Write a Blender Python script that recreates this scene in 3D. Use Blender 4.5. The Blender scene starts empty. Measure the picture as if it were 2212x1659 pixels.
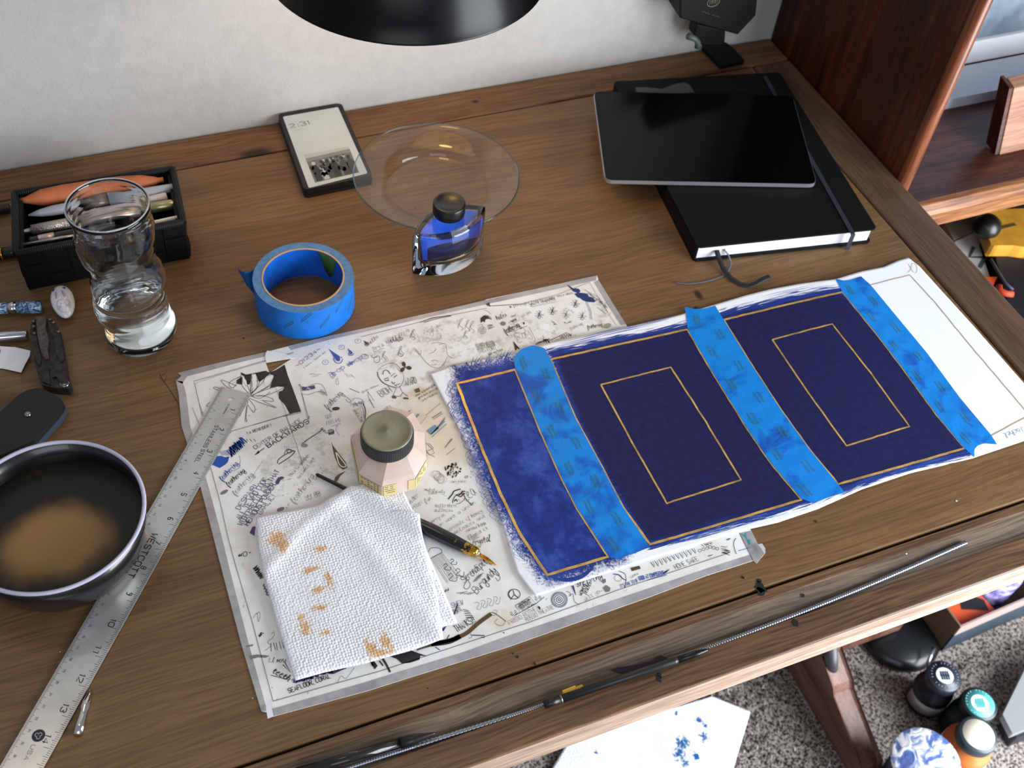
import bpy, math, random
import numpy as np
from mathutils import Vector, Matrix, noise
from mathutils.geometry import tessellate_polygon
random.seed(7)
sc = bpy.context.scene
COL = sc.collection

# ------------------------------------------------------------------ camera
CX, CY, FPX = 1106.0, 829.5, 2419.3
CR = Vector((0.925807, -0.36984, 0.0781)); CU = Vector((0.237786, 0.730442, 0.640244)); CD = Vector((0.293835, 0.574171, -0.764191))
CP = Vector((0, 0, 0.8288))
cam_d = bpy.data.cameras.new('camera'); cam = bpy.data.objects.new('camera', cam_d); COL.objects.link(cam)
cam_d.sensor_width = 36; cam_d.lens = FPX / 2212 * 36; cam_d.clip_start = 0.02
cam.matrix_world = Matrix(((CR.x, CU.x, -CD.x, CP.x), (CR.y, CU.y, -CD.y, CP.y), (CR.z, CU.z, -CD.z, CP.z), (0, 0, 0, 1)))
cam_d.dof.use_dof = True; cam_d.dof.focus_distance = 0.96; cam_d.dof.aperture_fstop = 11
sc.camera = cam

# ------------------------------------------------------------------ light and exposure
w = bpy.data.worlds.new('world'); sc.world = w; w.use_nodes = True
w.node_tree.nodes['Background'].inputs[0].default_value = (0.80, 0.86, 1.0, 1)
w.node_tree.nodes['Background'].inputs[1].default_value = 0.25

def area_light(name, loc, target, sx, sy, power, color):
    d = bpy.data.lights.new(name, 'AREA'); d.shape = 'RECTANGLE'; d.size = sx; d.size_y = sy; d.energy = power; d.color = color
    o = bpy.data.objects.new(name, d); COL.objects.link(o); o.location = loc
    o.rotation_euler = (Vector(target) - Vector(loc)).to_track_quat('-Z', 'Y').to_euler()
    return o
area_light('window_daylight', (1.40, -0.42, 0.00), (0.65, 0.40, -0.1), 1.0, 1.6, 66, (0.88, 0.94, 1.0))
area_light('fill_light_far', (-0.9, -2.2, 1.6), (0.1, 0.7, 0.1), 2.0, 1.4, 20, (0.90, 0.95, 1.0))  # added soft fill from the front left, stands for no real window
area_light('ceiling_light', (-0.3, 1.2, 2.1), (0.3, 0.7, 0), 0.6, 0.6, 3, (1.0, 0.85, 0.65))
sc.view_settings.view_transform = 'Standard'; sc.view_settings.look = 'None'
sc.view_settings.gamma = 1.0; sc.view_settings.use_curve_mapping = False
sc.view_settings.exposure = 0.35
try:
    sc.cycles.use_denoising = True
    sc.cycles.max_bounces = 14; sc.cycles.transmission_bounces = 12; sc.cycles.transparent_max_bounces = 16
    sc.cycles.sample_clamp_indirect = 3.0
except Exception:
    pass

# ------------------------------------------------------------------ helpers
def ray(px, py):
    return CR * ((px - CX) / FPX) - CU * ((py - CY) / FPX) + CD
def at(px, py, z=0.0, ax=2):
    """point of the photograph on the plane <axis ax> = z"""
    r = ray(px, py); return CP + r * ((z - CP[ax]) / r[ax])
def pxof(p):
    v = Vector(p) - CP; d = v.dot(CD); return (CX + FPX * v.dot(CR) / d, CY - FPX * v.dot(CU) / d)
def crop(x0, y0, s):
    return lambda pts: [(x0 + a / s, y0 + b / s) for a, b in pts]

def lin(c):
    return tuple((v / 255 / 12.92) if v / 255 <= 0.04045 else ((v / 255 + 0.055) / 1.055) ** 2.4 for v in c) + (1.0,)

class MB:
    def __init__(s): s.v = []; s.f = []; s.m = []; s.sm = []
    def add(s, vs, fs, mi=0, smooth=False):
        b = len(s.v); s.v += [tuple(v) for v in vs]
        for f in fs: s.f.append([b + i for i in f]); s.m.append(mi); s.sm.append(smooth)
    def box(s, a, b, mi=0):
        x0, y0, z0 = a; x1, y1, z1 = b
        s.add([(x0, y0, z0), (x1, y0, z0), (x1, y1, z0), (x0, y1, z0), (x0, y0, z1), (x1, y0, z1), (x1, y1, z1), (x0, y1, z1)],
              [(0, 3, 2, 1), (4, 5, 6, 7), (0, 1, 5, 4), (1, 2, 6, 5), (2, 3, 7, 6), (3, 0, 4, 7)], mi)
    def prism(s, pts, z0, z1, mi=0, smooth=False):
        """pts: world xy, extruded z0..z1"""
        n = len(pts); A = sum(pts[i][0] * pts[(i + 1) % n][1] - pts[(i + 1) % n][0] * pts[i][1] for i in range(n))
        if A < 0: pts = pts[::-1]
        vs = [(p[0], p[1], z0) for p in pts] + [(p[0], p[1], z1) for p in pts]
        tris = tessellate_polygon([[Vector((p[0], p[1], 0)) for p in pts]])
        def up(t):
            a, b, c = [pts[i] for i in t]
            return t if (b[0] - a[0]) * (c[1] - a[1]) - (b[1] - a[1]) * (c[0] - a[0]) > 0 else (t[0], t[2], t[1])
        if n <= 5:
            fs = [tuple(range(n - 1, -1, -1)), tuple(range(n, 2 * n))]
        else:
            fs = [tuple(i + n for i in up(t)) for t in tris] + [tuple(reversed(up(t))) for t in tris]
        s.add(vs, fs, mi)
        s.add(vs, [(i, (i + 1) % n, n + (i + 1) % n, n + i) for i in range(n)], mi, smooth)
    def flat(s, loops, z, mi=0, zf=None):
        """flat polygon (first loop outer, others holes); zf gives z for each xy"""
        P = [Vector((p[0], p[1], 0)) for l in loops for p in l]
        tris = tessellate_polygon([[Vector((p[0], p[1], 0)) for p in l] for l in loops])
        vs = [(p.x, p.y, zf(p.x, p.y) + z if zf else z) for p in P]
        out = []
        for t in tris:
            a, b, c = [P[i] for i in t]
            out.append(t if (b - a).cross(c - a).z > 0 else (t[0], t[2], t[1]))
        s.add(vs, out, mi)
    def lathe(s, prof, c, ax=(0, 0, 1), n=48, mi=0, smooth=True, ell=None):
        """prof: (radius, distance along axis)"""
        ax = Vector(ax).normalized(); u = ax.orthogonal().normalized(); v = ax.cross(u); c = Vector(c)
        vs = []; rings = []
        for r, h in prof:
            if r < 1e-7: rings.append([len(vs)]); vs.append(c + ax * h)
            else:
                rings.append(list(range(len(vs), len(vs) + n)))
                for i in range(n):
                    a = 2 * math.pi * i / n; vs.append(c + ax * h + (u * math.cos(a) + v * math.sin(a)) * r)
        fs = []
        for A, B in zip(rings, rings[1:]):
            for i in range(n):
                j = (i + 1) % n
                if len(A) == 1 and len(B) == 1: continue
                if len(A) == 1: fs.append((A[0], B[j], B[i]))
                elif len(B) == 1: fs.append((A[i], A[j], B[0]))
                else: fs.append((A[i], A[j], B[j], B[i]))
        s.add(vs, fs, mi, smooth)
    def rod(s, p0, p1, prof, n=24, mi=0, smooth=True):
        """prof: (t along 0..1, radius) closed ends"""
        p0 = Vector(p0); p1 = Vector(p1); L = (p1 - p0).length
        pr = [(r, t * L) for t, r in prof]
        if pr[0][0] > 1e-7: pr = [(0, pr[0][1])] + pr
        if pr[-1][0] > 1e-7: pr = pr + [(0, pr[-1][1])]
        s.lathe(pr, p0, p1 - p0, n, mi, smooth)
    def tube(s, pts, r, n=10, mi=0):
        pts = [Vector(p) for p in pts]; vs = []; fs = []
        for k, p in enumerate(pts):
            d = (pts[min(k + 1, len(pts) - 1)] - pts[max(k - 1, 0)]).normalized()
            u = d.cross(Vector((0.3, 0.2, 0.93))).normalized(); v = d.cross(u)
            rr = r[k] if isinstance(r, (list, tuple)) else r
            for i in range(n):
                a = 2 * math.pi * i / n; vs.append(p + (u * math.cos(a) + v * math.sin(a)) * rr)
        for k in range(len(pts) - 1):
            for i in range(n):
                j = (i + 1) % n; fs.append((k * n + i, k * n + j, k * n + n + j, k * n + n + i))
        fs.append(tuple(range(n - 1, -1, -1))); fs.append(tuple(range((len(pts) - 1) * n, len(pts) * n)))
        s.add(vs, fs, mi, True)
    def ribbon(s, pts, wd, z=0.0, mi=0, zf=None, taper=False, closed=False):
        """flat stroke lying on a surface; pts world xy"""
        P = [Vector((p[0], p[1])) for p in pts]
        Q = [P[0]]
        for p in P[1:]:
            if (p - Q[-1]).length > 1e-6: Q.append(p)
        P = Q; n = len(P)
        if n < 2: return
        vs = []
        for i, p in enumerate(P):
            if closed: a = P[i - 1]; b = P[(i + 1) % n]
            else: a = P[max(i - 1, 0)]; b = P[min(i + 1, n - 1)]
            d = (b - a)
            if d.length < 1e-9: d = Vector((1, 0))
            d.normalize(); nn = Vector((-d.y, d.x))
            h = wd / 2
            if taper: h *= max(0.12, math.sin(math.pi * (i + 0.3) / (n - 0.4)))
            for q in (p + nn * h, p - nn * h):
                vs.append((q.x, q.y, (zf(q.x, q.y) + z) if zf else z))
        fs = [(2 * i, 2 * i + 1, 2 * i + 3, 2 * i + 2) for i in range(n - 1)]
        if closed: fs.append((2 * n - 2, 2 * n - 1, 1, 0))
        s.add(vs, fs, mi)
    def grid(s, nu, nv, fn, mi=0, smooth=True, skip=None):
        vs = [fn(i / (nu - 1), j / (nv - 1)) for j in range(nv) for i in range(nu)]
        fs = [(j * nu + i, (j + 1) * nu + i, (j + 1) * nu + i + 1, j * nu + i + 1) for j in range(nv - 1) for i in range(nu - 1)]
        s.add(vs, fs, mi, smooth)
    def build(s, name, mats, parent=None, loc=None, bevel=0, seg=2, solid=0, kind=None):
        me = bpy.data.meshes.new(name)
        if parent is not None: o0 = wloc(parent)
        elif loc is not None: o0 = Vector(loc)
        else: o0 = Vector((0, 0, 0))
        me.from_pydata([tuple(Vector(v) - o0) for v in s.v], [], s.f)
        me.polygons.foreach_set('material_index', s.m); me.polygons.foreach_set('use_smooth', s.sm)
        if not isinstance(mats, (list, tuple)): mats = [mats]
        for m in mats: me.materials.append(m)
        o = bpy.data.objects.new(name, me); COL.objects.link(o)
        if parent is not None: o.parent = parent
        else: o.location = o0
        if solid:
            md = o.modifiers.new('solid', 'SOLIDIFY'); md.thickness = abs(solid); md.offset = -1 if solid > 0 else 1
        if bevel:
            md = o.modifiers.new('bevel', 'BEVEL'); md.width = bevel; md.segments = seg; md.limit_method = 'ANGLE'; md.angle_limit = math.radians(40)
        if kind: o['kind'] = kind
        return o

def wloc(o):
    v = Vector(o.location)
    while o.parent: o = o.parent; v += Vector(o.location)
    return v
def tag(o, label, cat, group=None):
    o['label'] = label; o['category'] = cat
    if group: o['group'] = group
    return o
def thing(name, label, cat, loc, group=None):
    o = bpy.data.objects.new(name, None); COL.objects.link(o); o.location = loc; o.empty_display_size = 0.02
    return tag(o, label, cat, group)
def structure(o): o['kind'] = 'structure'; return o

# ------------------------------------------------------------------ materials
class NT:
    def __init__(s, name):
        s.mat = bpy.data.materials.new(name); s.mat.use_nodes = True; s.t = s.mat.node_tree
        s.b = s.t.nodes['Principled BSDF']
    def n(s, typ, **k):
        nd = s.t.nodes.new(typ)
        for a, v in k.items():
            if a.startswith('i_'): nd.inputs[int(a[2:])].default_value = v
            else: setattr(nd, a, v)
        return nd
    def l(s, a, b): s.t.links.new(a, b)
    def obj(s): return s.n('ShaderNodeTexCoord').outputs['Object']
    def uv(s): return s.n('ShaderNodeTexCoord').outputs['UV']
    def mapv(s, vec, scale=(1, 1, 1), loc=(0, 0, 0), rot=(0, 0, 0)):
        m = s.n('ShaderNodeMapping'); s.l(vec, m.inputs[0]); m.inputs[1].default_value = loc; m.inputs[2].default_value = rot; m.inputs[3].default_value = scale
        return m.outputs[0]
    def noise(s, vec, scale, detail=4, rough=.55, dist=0):
        m = s.n('ShaderNodeTexNoise'); s.l(vec, m.inputs['Vector']); m.inputs['Scale'].default_value = scale
        m.inputs['Detail'].default_value = detail; m.inputs['Roughness'].default_value = rough; m.inputs['Distortion'].default_value = dist
        return m.outputs['Fac']
    def math(s, op, a, b=None, clamp=False):
        m = s.n('ShaderNodeMath', operation=op); m.use_clamp = clamp
        for i, x in enumerate((a, b)):
            if x is None: continue
            if isinstance(x, (int, float)): m.inputs[i].default_value = x
            else: s.l(x, m.inputs[i])
        return m.outputs[0]
    def ramp(s, fac, stops):
        r = s.n('ShaderNodeValToRGB'); s.l(fac, r.inputs[0]); e = r.color_ramp.elements
        while len(e) < len(stops): e.new(0.5)
        for k, (p, c) in enumerate(stops):
            e[k].position = p; e[k].color = c if len(c) == 4 else lin(c)
        return r.outputs[0]
    def fade(s, fac, a, b):
        m = s.n('ShaderNodeMapRange'); s.l(fac, m.inputs[0]); m.inputs[1].default_value = a; m.inputs[2].default_value = b
        m.interpolation_type = 'SMOOTHSTEP'; return m.outputs[0]
    def mix(s, fac, a, b):
        m = s.n('ShaderNodeMix', data_type='RGBA')
        if isinstance(fac, (int, float)): m.inputs[0].default_value = fac
        else: s.l(fac, m.inputs[0])
        for i, x in ((6, a), (7, b)):
            if isinstance(x, tuple): m.inputs[i].default_value = x if len(x) == 4 else lin(x)
            else: s.l(x, m.inputs[i])
        return m.outputs[2]
    def attr(s, name): return s.n('ShaderNodeAttribute', attribute_name=name).outputs['Fac']
    def spots(s, vec, lst):
        """soft spots: (x, y, rx, ry) in object space -> 0..1"""
        out = None
        for x, y, rx, ry in lst:
            v = s.mapv(vec, (1 / rx, 1 / ry, 0), (-x / rx, -y / ry, 0))
            ln = s.n('ShaderNodeVectorMath', operation='LENGTH'); s.l(v, ln.inputs[0])
            f = s.math('SUBTRACT', 1.0, ln.outputs['Value'], True)
            out = f if out is None else s.math('MAXIMUM', out, f)
        return out
    def color(s, c):
        if isinstance(c, tuple): s.b.inputs['Base Color'].default_value = c if len(c) == 4 else lin(c)
        else: s.l(c, s.b.inputs['Base Color'])
    def set(s, **k):
        names = dict(rough='Roughness', metal='Metallic', spec='Specular IOR Level', trans='Transmission Weight', ior='IOR', coat='Coat Weight', sheen='Sheen Weight', alpha='Alpha', sss='Subsurface Weight')
        for a, v in k.items():
            if isinstance(v, (int, float)): s.b.inputs[names[a]].default_value = v
            else: s.l(v, s.b.inputs[names[a]])
        return s
    def bump(s, h, strength=.3, dist=.001):
        b = s.n('ShaderNodeBump'); s.l(h, b.inputs['Height']); b.inputs['Strength'].default_value = strength; b.inputs['Distance'].default_value = dist
        s.l(b.outputs[0], s.b.inputs['Normal'])

def plain(name, c, rough=.5, metal=0.0, var=0.0, vscale=40, bump=0.0, bscale=300, **k):
    t = NT(name)
    if var:
        f = t.noise(t.obj(), vscale, 4); hi = tuple(min(255, v * (1 + var)) for v in c); lo = tuple(v * (1 - var) for v in c)
        t.color(t.ramp(f, [(.3, lo), (.7, hi)]))
    else: t.color(c)
    t.set(rough=rough, metal=metal, **k)
    if bump: t.bump(t.noise(t.obj(), bscale, 3), bump, .0005)
    return t.mat

def wood(name, dark, mid, light, axis='X', sc_=1.0, rough=.45, knots=(), gloss=.4, fine=.35):
    t = NT(name); o = t.obj()
    st = {'X': (1.0, 14, 14), 'Y': (14, 1.0, 14), 'Z': (14, 14, 1.0)}[axis]; st = tuple(v * sc_ for v in st)
    wv = t.n('ShaderNodeVectorMath', operation='ADD')
    d = t.n('ShaderNodeVectorMath', operation='SCALE'); nz = t.n('ShaderNodeTexNoise'); t.l(t.mapv(o, (2.5, 2.5, 2.5)), nz.inputs['Vector']); nz.inputs['Scale'].default_value = 2.0
    t.l(nz.outputs['Color'], d.inputs[0]); d.inputs['Scale'].default_value = 0.022
    t.l(o, wv.inputs[0]); t.l(d.outputs[0], wv.inputs[1]); vec = wv.outputs[0]
    a = t.noise(t.mapv(vec, st), 1.6, 9, .62, 1.1)
    base = t.ramp(a, [(.30, dark), (.48, mid), (.70, light)])
    st2 = {'X': (14, 420, 420), 'Y': (420, 14, 420), 'Z': (420, 420, 14)}[axis]
    g = t.noise(t.mapv(vec, st2), 1.0, 3, .6)
    gr = t.ramp(g, [(.36, tuple(v * (1 - fine) for v in (255, 250, 245))), (.60, (255, 255, 255))])
    m = t.n('ShaderNodeMix', data_type='RGBA', blend_type='MULTIPLY'); m.inputs[0].default_value = 1.0
    t.l(base, m.inputs[6]); t.l(gr, m.inputs[7]); c = m.outputs[2]
    if knots:
        dv = t.n('ShaderNodeVectorMath', operation='SCALE'); t.l(nz.outputs['Color'], dv.inputs[0]); dv.inputs['Scale'].default_value = 0.012
        ad = t.n('ShaderNodeVectorMath', operation='ADD'); t.l(o, ad.inputs[0]); t.l(dv.outputs[0], ad.inputs[1])
        k = t.spots(ad.outputs[0], knots); c = t.mix(t.fade(k, 0.05, .75), c, tuple(v * .45 for v in dark))
    t.color(c); t.set(rough=rough, spec=gloss)
    t.bump(g, .12, .0004)
    return t.mat

def glass(name, c=(255, 255, 255), rough=0.0, ior=1.48):
    t = NT(name); t.color(c); t.set(rough=rough, trans=1.0, ior=ior); return t.mat

M = {}
M['desk_x'] = wood('desk_wood', (100, 71, 44), (120, 87, 56), (134, 99, 65), 'X', .9, .42, fine=.2)
M['desk_front'] = wood('desk_wood_worn', (92, 62, 42), (114, 82, 56), (138, 103, 72), 'X', 1.5, .45, fine=.3)
M['desk_y'] = wood('desk_wood_rail', (84, 62, 46), (98, 74, 56), (110, 84, 64), 'Y', 1.0, .5, gloss=.3, fine=.18)
M['desk_face'] = wood('desk_wood_edge', (150, 122, 104), (178, 150, 130), (205, 180, 160), 'X', 1.6, .35, fine=.2)
M['desk_dark'] = plain('groove_dark', (34, 25, 20), .8)  # dark brown backing strips under the panel gaps
M['trough'] = wood('trough_wood', (92, 76, 62), (116, 98, 80), (136, 114, 90), 'X', 1.2, .55, fine=.3)
M['cab'] = wood('cabinet_veneer', (34, 14, 7), (62, 27, 12), (90, 42, 18), 'Z', 1.3, .45, gloss=.25, fine=.25)
M['cab_edge'] = wood('cabinet_edge', (92, 48, 26), (124, 70, 42), (150, 92, 58), 'Z', 1.3, .3, fine=.25)
M['cab_shelf'] = wood('cabinet_shelf', (46, 22, 16), (82, 42, 30), (110, 62, 44), 'X', 1.3, .3, fine=.3)
M['cab_mould'] = wood('cabinet_moulding', (104, 62, 36), (142, 92, 56), (168, 118, 76), 'X', 1.5, .28, fine=.3)

# ------------------------------------------------------------------ room
FZ = -0.74
wl = NT('painted_wall'); wo = wl.obj()
wl.color(wl.ramp(wl.noise(wo, 60, 3), [(.3, (170, 167, 163)), (.7, (177, 174, 170))])); wl.set(rough=.85)
wl.bump(wl.noise(wo, 420, 2, .5), .45, .0009)
b = MB(); b.box((-1.6, 1.082, FZ), (2.4, 1.18, 1.5)); structure(b.build('wall_back', wl.mat))
cp = NT('carpet'); co = cp.obj()
v = cp.n('ShaderNodeTexVoronoi'); cp.l(cp.mapv(co, (1, 1, 1)), v.inputs['Vector']); v.inputs['Scale'].default_value = 210; v.inputs['Randomness'].default_value = 1
cn = cp.noise(co, 260, 4, .7); cl = cp.noise(co, 9, 3)
mixf = cp.math('ADD', cp.math('MULTIPLY', cn, .75), cp.math('MULTIPLY', v.outputs['Distance'], .35))
cp.color(cp.ramp(mixf, [(.36, (40, 34, 32)), (.50, (112, 102, 97)), (.62, (178, 168, 162))])); cp.set(rough=1.0, spec=.1)
cp.bump(mixf, 1.0, .006)
b = MB(); b.box((-1.6, -1.2, FZ - .05), (2.4, 1.18, FZ)); structure(b.build('floor', cp.mat))
# carpet tufts near the visible corner: short leaning fibres, one object nobody could count
b = MB()
for i in range(9000):
    x = random.uniform(.45, 1.35); y = random.uniform(.12, .72)
    if (.785 < x < .845 and y > .31) or (x > 1.0 and y < .41) or (x > .90 and y > .43) or (.8 < x < 1.03 and y < .43): continue
    h = random.uniform(.004, .011); a = random.uniform(0, 6.28); s_ = random.uniform(.0012, .0026)
    lx, ly = random.uniform(-.004, .004), random.uniform(-.004, .004); ca, sa = math.cos(a) * s_, math.sin(a) * s_
    b.add([(x - ca, y - sa, FZ), (x + ca, y + sa, FZ), (x + sa, y - ca, FZ), (x + lx, y + ly, FZ + h)], [(0, 1, 3), (1, 2, 3), (2, 0, 3)], random.choice((0, 0, 1, 2)))
o = b.build('carpet_pile', [plain('pile_mid', (128, 118, 112), 1, spec=.05), plain('pile_light', (182, 172, 166), 1, spec=.05), plain('pile_dark', (60, 52, 49), 1, spec=.05)], kind='stuff')
tag(o, 'mottled grey brown carpet pile under the desk', 'carpet')

# ------------------------------------------------------------------ desk
XL, XR = -0.75, 0.877; YB, YBG, YG, Y2, YL, YF = 1.079, 1.028, 0.3432, 0.333, 0.3105, 0.2850
TH = 0.038; XI = 0.8205
desk = thing('drafting_desk', 'brown wooden drafting desk with raised rails and a pencil trough along its front', 'desk', (0.3, 0.65, FZ))
kn = [(at(560, 322).x, at(560, 322).y, .03, .011), (at(1035, 213).x, at(1035, 213).y, .007, .005), (at(20, 440).x, at(20, 440).y, .04, .008)]
kn = [(x - .3, y - .65, rx, ry) for x, y, rx, ry in kn]
M['desk_back'] = wood('desk_wood_back', (94, 64, 40), (116, 82, 52), (134, 98, 64), 'X', 1.1, .5, knots=kn, gloss=.3, fine=.22)
kp = [(at(1509, 653), .0045, .003), (at(1515, 625), .006, .012), (at(260, 620), .002, .001)]
kp = [(p.x - .3, p.y - .65, rx, ry) for p, rx, ry in kp]
M['desk_main'] = wood('desk_wood_panel', (108, 79, 49), (120, 89, 57), (131, 98, 63), 'X', .8, .45, knots=kp, gloss=.35, fine=.16)
g = .0015
b = MB(); b.box((XL, YG + g, -.018), (XI - g, YBG - g, 0)); b.build('tabletop_panel', M['desk_main'], desk, bevel=.0012)
b = MB(); b.box((XL, YBG + g, -TH), (XI + .0565, YB, .0004)); b.build('back_rail', M['desk_back'], desk, bevel=.0025)
b = MB(); b.box((XI + g, YF, -TH), (XR, YBG - .0003, .0006)); b.build('side_rail', M['desk_y'], desk, bevel=.003)
b = MB(); b.box((XL, Y2, -.016), (XI - g, YG - g, -.0002)); b.build('front_strip', M['desk_front'], desk, bevel=.0008)
b = MB(); prof = [(Y2, -.001), (.326, -.0025), (YL + .004, -.0058), (YL + .0008, -.0058), (YL + .0008, -.016), (Y2, -.016)]
n = len(prof)
b.add([(x, y, z) for x in (XL, XI - g) for y, z in prof], [(i, (i + 1) % n, n + (i + 1) % n, n + i) for i in range(n)] + [tuple(range(n)), tuple(range(2 * n - 1, n - 1, -1))])
b.build('pencil_trough', M['trough'], desk)
b = MB(); b.box((XL, YF, -.0045), (XI - .0003, YL, 0)); b.build('front_lip', M['desk_front'], desk, bevel=.0012)
b = MB(); b.box((XL, YF + .0008, -TH), (XI - .0003, YF + .03, -.0047)); b.build('front_edge', M['desk_face'], desk, bevel=.001)
b = MB(); b.box((XL, YG - .004, -.022), (XI + .004, YG + .004, -.0182)); b.box((XI - .004, YG, -.022), (XI + .004, YBG, -.0182)); b.box((XL, YBG - .004, -.022), (XI, YBG + .004, -.0182))
b.build('groove_backing', M['desk_dark'], desk)
b = MB(); b.box((XL + .05, .34, -.09), (XI, .36, -.0225)); b.box((XL + .05, 1.0, -.09), (XI, 1.02, -.0225)); b.build('apron', M['desk_y'], desk, bevel=.002)
# dried ink on the desk
ink_p = plain('dried_purple_ink', (44, 20, 40), .35); ink_g = plain('dried_dark_ink', (22, 30, 28), .4)
b = MB(); c2 = crop(1160, 1380, 3.687)
def zt(x, y): return -.001 - max(0, (Y2 - y)) / (Y2 - YL) * .0048 if y < Y2 else .0
b.flat([[at(*p, -.003)[:2] for p in c2([(585, 245), (640, 228), (740, 212), (850, 190), (915, 170), (960, 140), (985, 128), (1015, 138), (1050, 146), (1000, 168), (930, 195), (860, 222), (790, 250), (710, 272), (650, 262)])]], .0006, 0, zt)
for (x, y, r) in ((1643, 1271, 11), (1643, 1280, 9), (1605, 1248, 3), (1423, 1466, 5), (1425, 1459, 4), (1735, 1284, 4), (1717, 1345, 6), (1640, 1255, 4), (1118, 1419, 3), (1155, 1435, 3)):
    P = at(x, y); b.flat([[(P.x + r / 2400 * random.uniform(.6, 1.3) * math.cos(a * .7), P.y + r / 2400 * random.uniform(.7, 1.9) * math.sin(a * .7)) for a in range(9)]], .0004 if P.y > Y2 or P.y < YL else .0007, 1, None if P.y > Y2 or P.y < YL else zt)
b.build('ink_blots', [ink_p, ink_g], desk, kind='stuff')
b = MB()   # scratches and specks on the panel
for pts in ([(345, 808), (352, 822), (360, 832), (372, 850), (388, 876)], [(349, 812), (356, 808)], [(352, 818), (344, 818)], [(356, 825), (360, 812)]):
    b.ribbon([at(*p)[:2] for p in pts], .0005, .0004)
for (x, y, r) in ((526, 731, 2.5), (884, 287, 2), (897, 449, 3), (864, 418, 1.2), (1035, 213, 2), (1108, 1412, 2), (1762, 1127, 3), (856, 287, 1.5), (924, 1487, 1.5), (965, 1497, 1)):
    P = at(x, y); b.flat([[(P.x + r / 2200 * math.cos(a), P.y + r / 2200 * math.sin(a)) for a in range(6)]], .0005)
b.build('specks', plain('speck_dark', (30, 24, 22), .7), desk, kind='stuff')
b = MB()
for (x, y, r) in ((2066, 1083, 2.6), (1958, 1197, 2.4), (130, 1409, 1), (546, 1509, 1.2), (624, 341, 1.2)):
    P = at(x, y); b.flat([[(P.x + r / 2200 * math.cos(a), P.y + r / 2200 * math.sin(a) * .7) for a in range(6)]], .0006)
b.build('paint_flecks', plain('speck_white', (225, 225, 225), .7), desk, kind='stuff')
# trestle foot on the carpet, seen under the front edge
legw = wood('trestle_wood', (74, 44, 34), (110, 72, 58), (138, 96, 80), 'Y', 1.2, .4, fine=.2)
b = MB()
xa, xb = .797, .833
profl = [(.334, FZ), (.326, FZ + .018), (.334, FZ + .040), (.430, FZ + .078), (.438, FZ + .090), (.52, FZ + .13), (.80, FZ + .14), (.80, FZ)]
n = len(profl)
b.add([(x, y, z) for x in (xa, xb) for y, z in profl], [(i, (i + 1) % n, n + (i + 1) % n, n + i) for i in range(n)] + [tuple(range(n)), tuple(range(2 * n - 1, n - 1, -1))])
b.build('foot', legw, desk, bevel=.005)
b = MB(); b.box((xa - .004, .475, FZ + .112), (xb - .006, .56, -.09)); b.build('leg', legw, desk, bevel=.004)
b = MB(); p0 = at(1797, 1405, -.60); b.rod(at(1797, 1462, -.665), at(1793, 1388, -.59), [(0, .0085), (.02, .0098), (1, .0098)]); b.build('bolt', plain('grey_steel', (70, 70, 74), .45, .6), desk)
b = MB(); b.box((.834, .50, FZ + .030), (.985, .53, FZ + .060)); b.build('stretcher', legw, desk, bevel=.003)

# ------------------------------------------------------------------ bookcase on the right
YC = .7619
case = thing('bookcase', 'dark red-brown veneer bookcase with moulded edges right of the desk', 'bookcase', (1.2, .92, FZ))
b = MB(); b.box((.8795, YC + .012, FZ), (.894, 1.08, 1.1)); b.build('side_panel', M['cab'], case, bevel=.001)
b = MB(); b.lathe([(0, 0), (.0085, 0), (.0085, 1.84), (0, 1.84)], (.8864, YC + .012, FZ), n=20); b.build('side_edge', M['cab_edge'], case)
b = MB(); b.box((.8945, YC + .01, -.062), (1.75, 1.08, -.045)); b.build('shelf', M['cab_shelf'], case)
b = MB(); pr = [(YC + .012, -.0445), (YC + .004, -.0455), (YC - .002, -.052), (YC - .003, -.060), (YC + .001, -.066), (YC + .001, -.086), (YC + .012, -.087)]
n = len(pr); b.add([(x, y, z) for x in (.8945, 1.75) for y, z in pr], [(i, (i + 1) % n, n + (i + 1) % n, n + i) for i in range(n)] + [tuple(range(n)), tuple(range(2 * n - 1, n - 1, -1))])
b.build('shelf_moulding', M['cab_mould'], case, bevel=.001)
b = MB(); b.box((.8945, 1.066, FZ), (1.75, 1.0795, 1.1)); b.build('back_panel', M['cab_shelf'], case)
b = MB(); b.box((.8945, YC + .01, FZ + .02), (1.75, 1.065, FZ + .04)); b.build('bottom_board', M['cab_shelf'], case)

# grey tray frame with curved white base on the shelf
ZS = -.045
fr = thing('display_screen', 'blue-grey screen on a curved white base inside the bookcase', 'screen', (1.25, .95, ZS))
b = MB(); pts = []
for k in range(17):
    t = k / 16; pts.append((1.03 + .5 * t, .925 + .012 * t - .006 * math.sin(t * 3.14)))
pts += [(1.53, .985), (1.03, .985)]
b.prism(pts, ZS, ZS + .016); b.build('base', plain('white_plastic', (205, 212, 226), .35), fr, bevel=.003)
b = MB(); b.box((1.04, .985, ZS + .012), (1.085, .999, ZS + .38)); b.build('frame', plain('slate_plastic', (62, 72, 88), .6), fr, bevel=.004)
sm = NT('screen_surface'); sm.color(sm.ramp(sm.noise(sm.obj(), 14, 6, .65), [(.3, (96, 110, 126)), (.7, (146, 160, 174))])); sm.set(rough=.5)
b = MB(); b.box((1.086, .99, ZS + .055), (1.5, 1.0, ZS + .38)); b.build('panel', sm.mat, fr)
b = MB(); b.box((1.086, .988, ZS + .0165), (1.5, 1.0, ZS + .052)); b.build('label', plain('white_label', (245, 248, 250), .5), fr)
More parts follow.
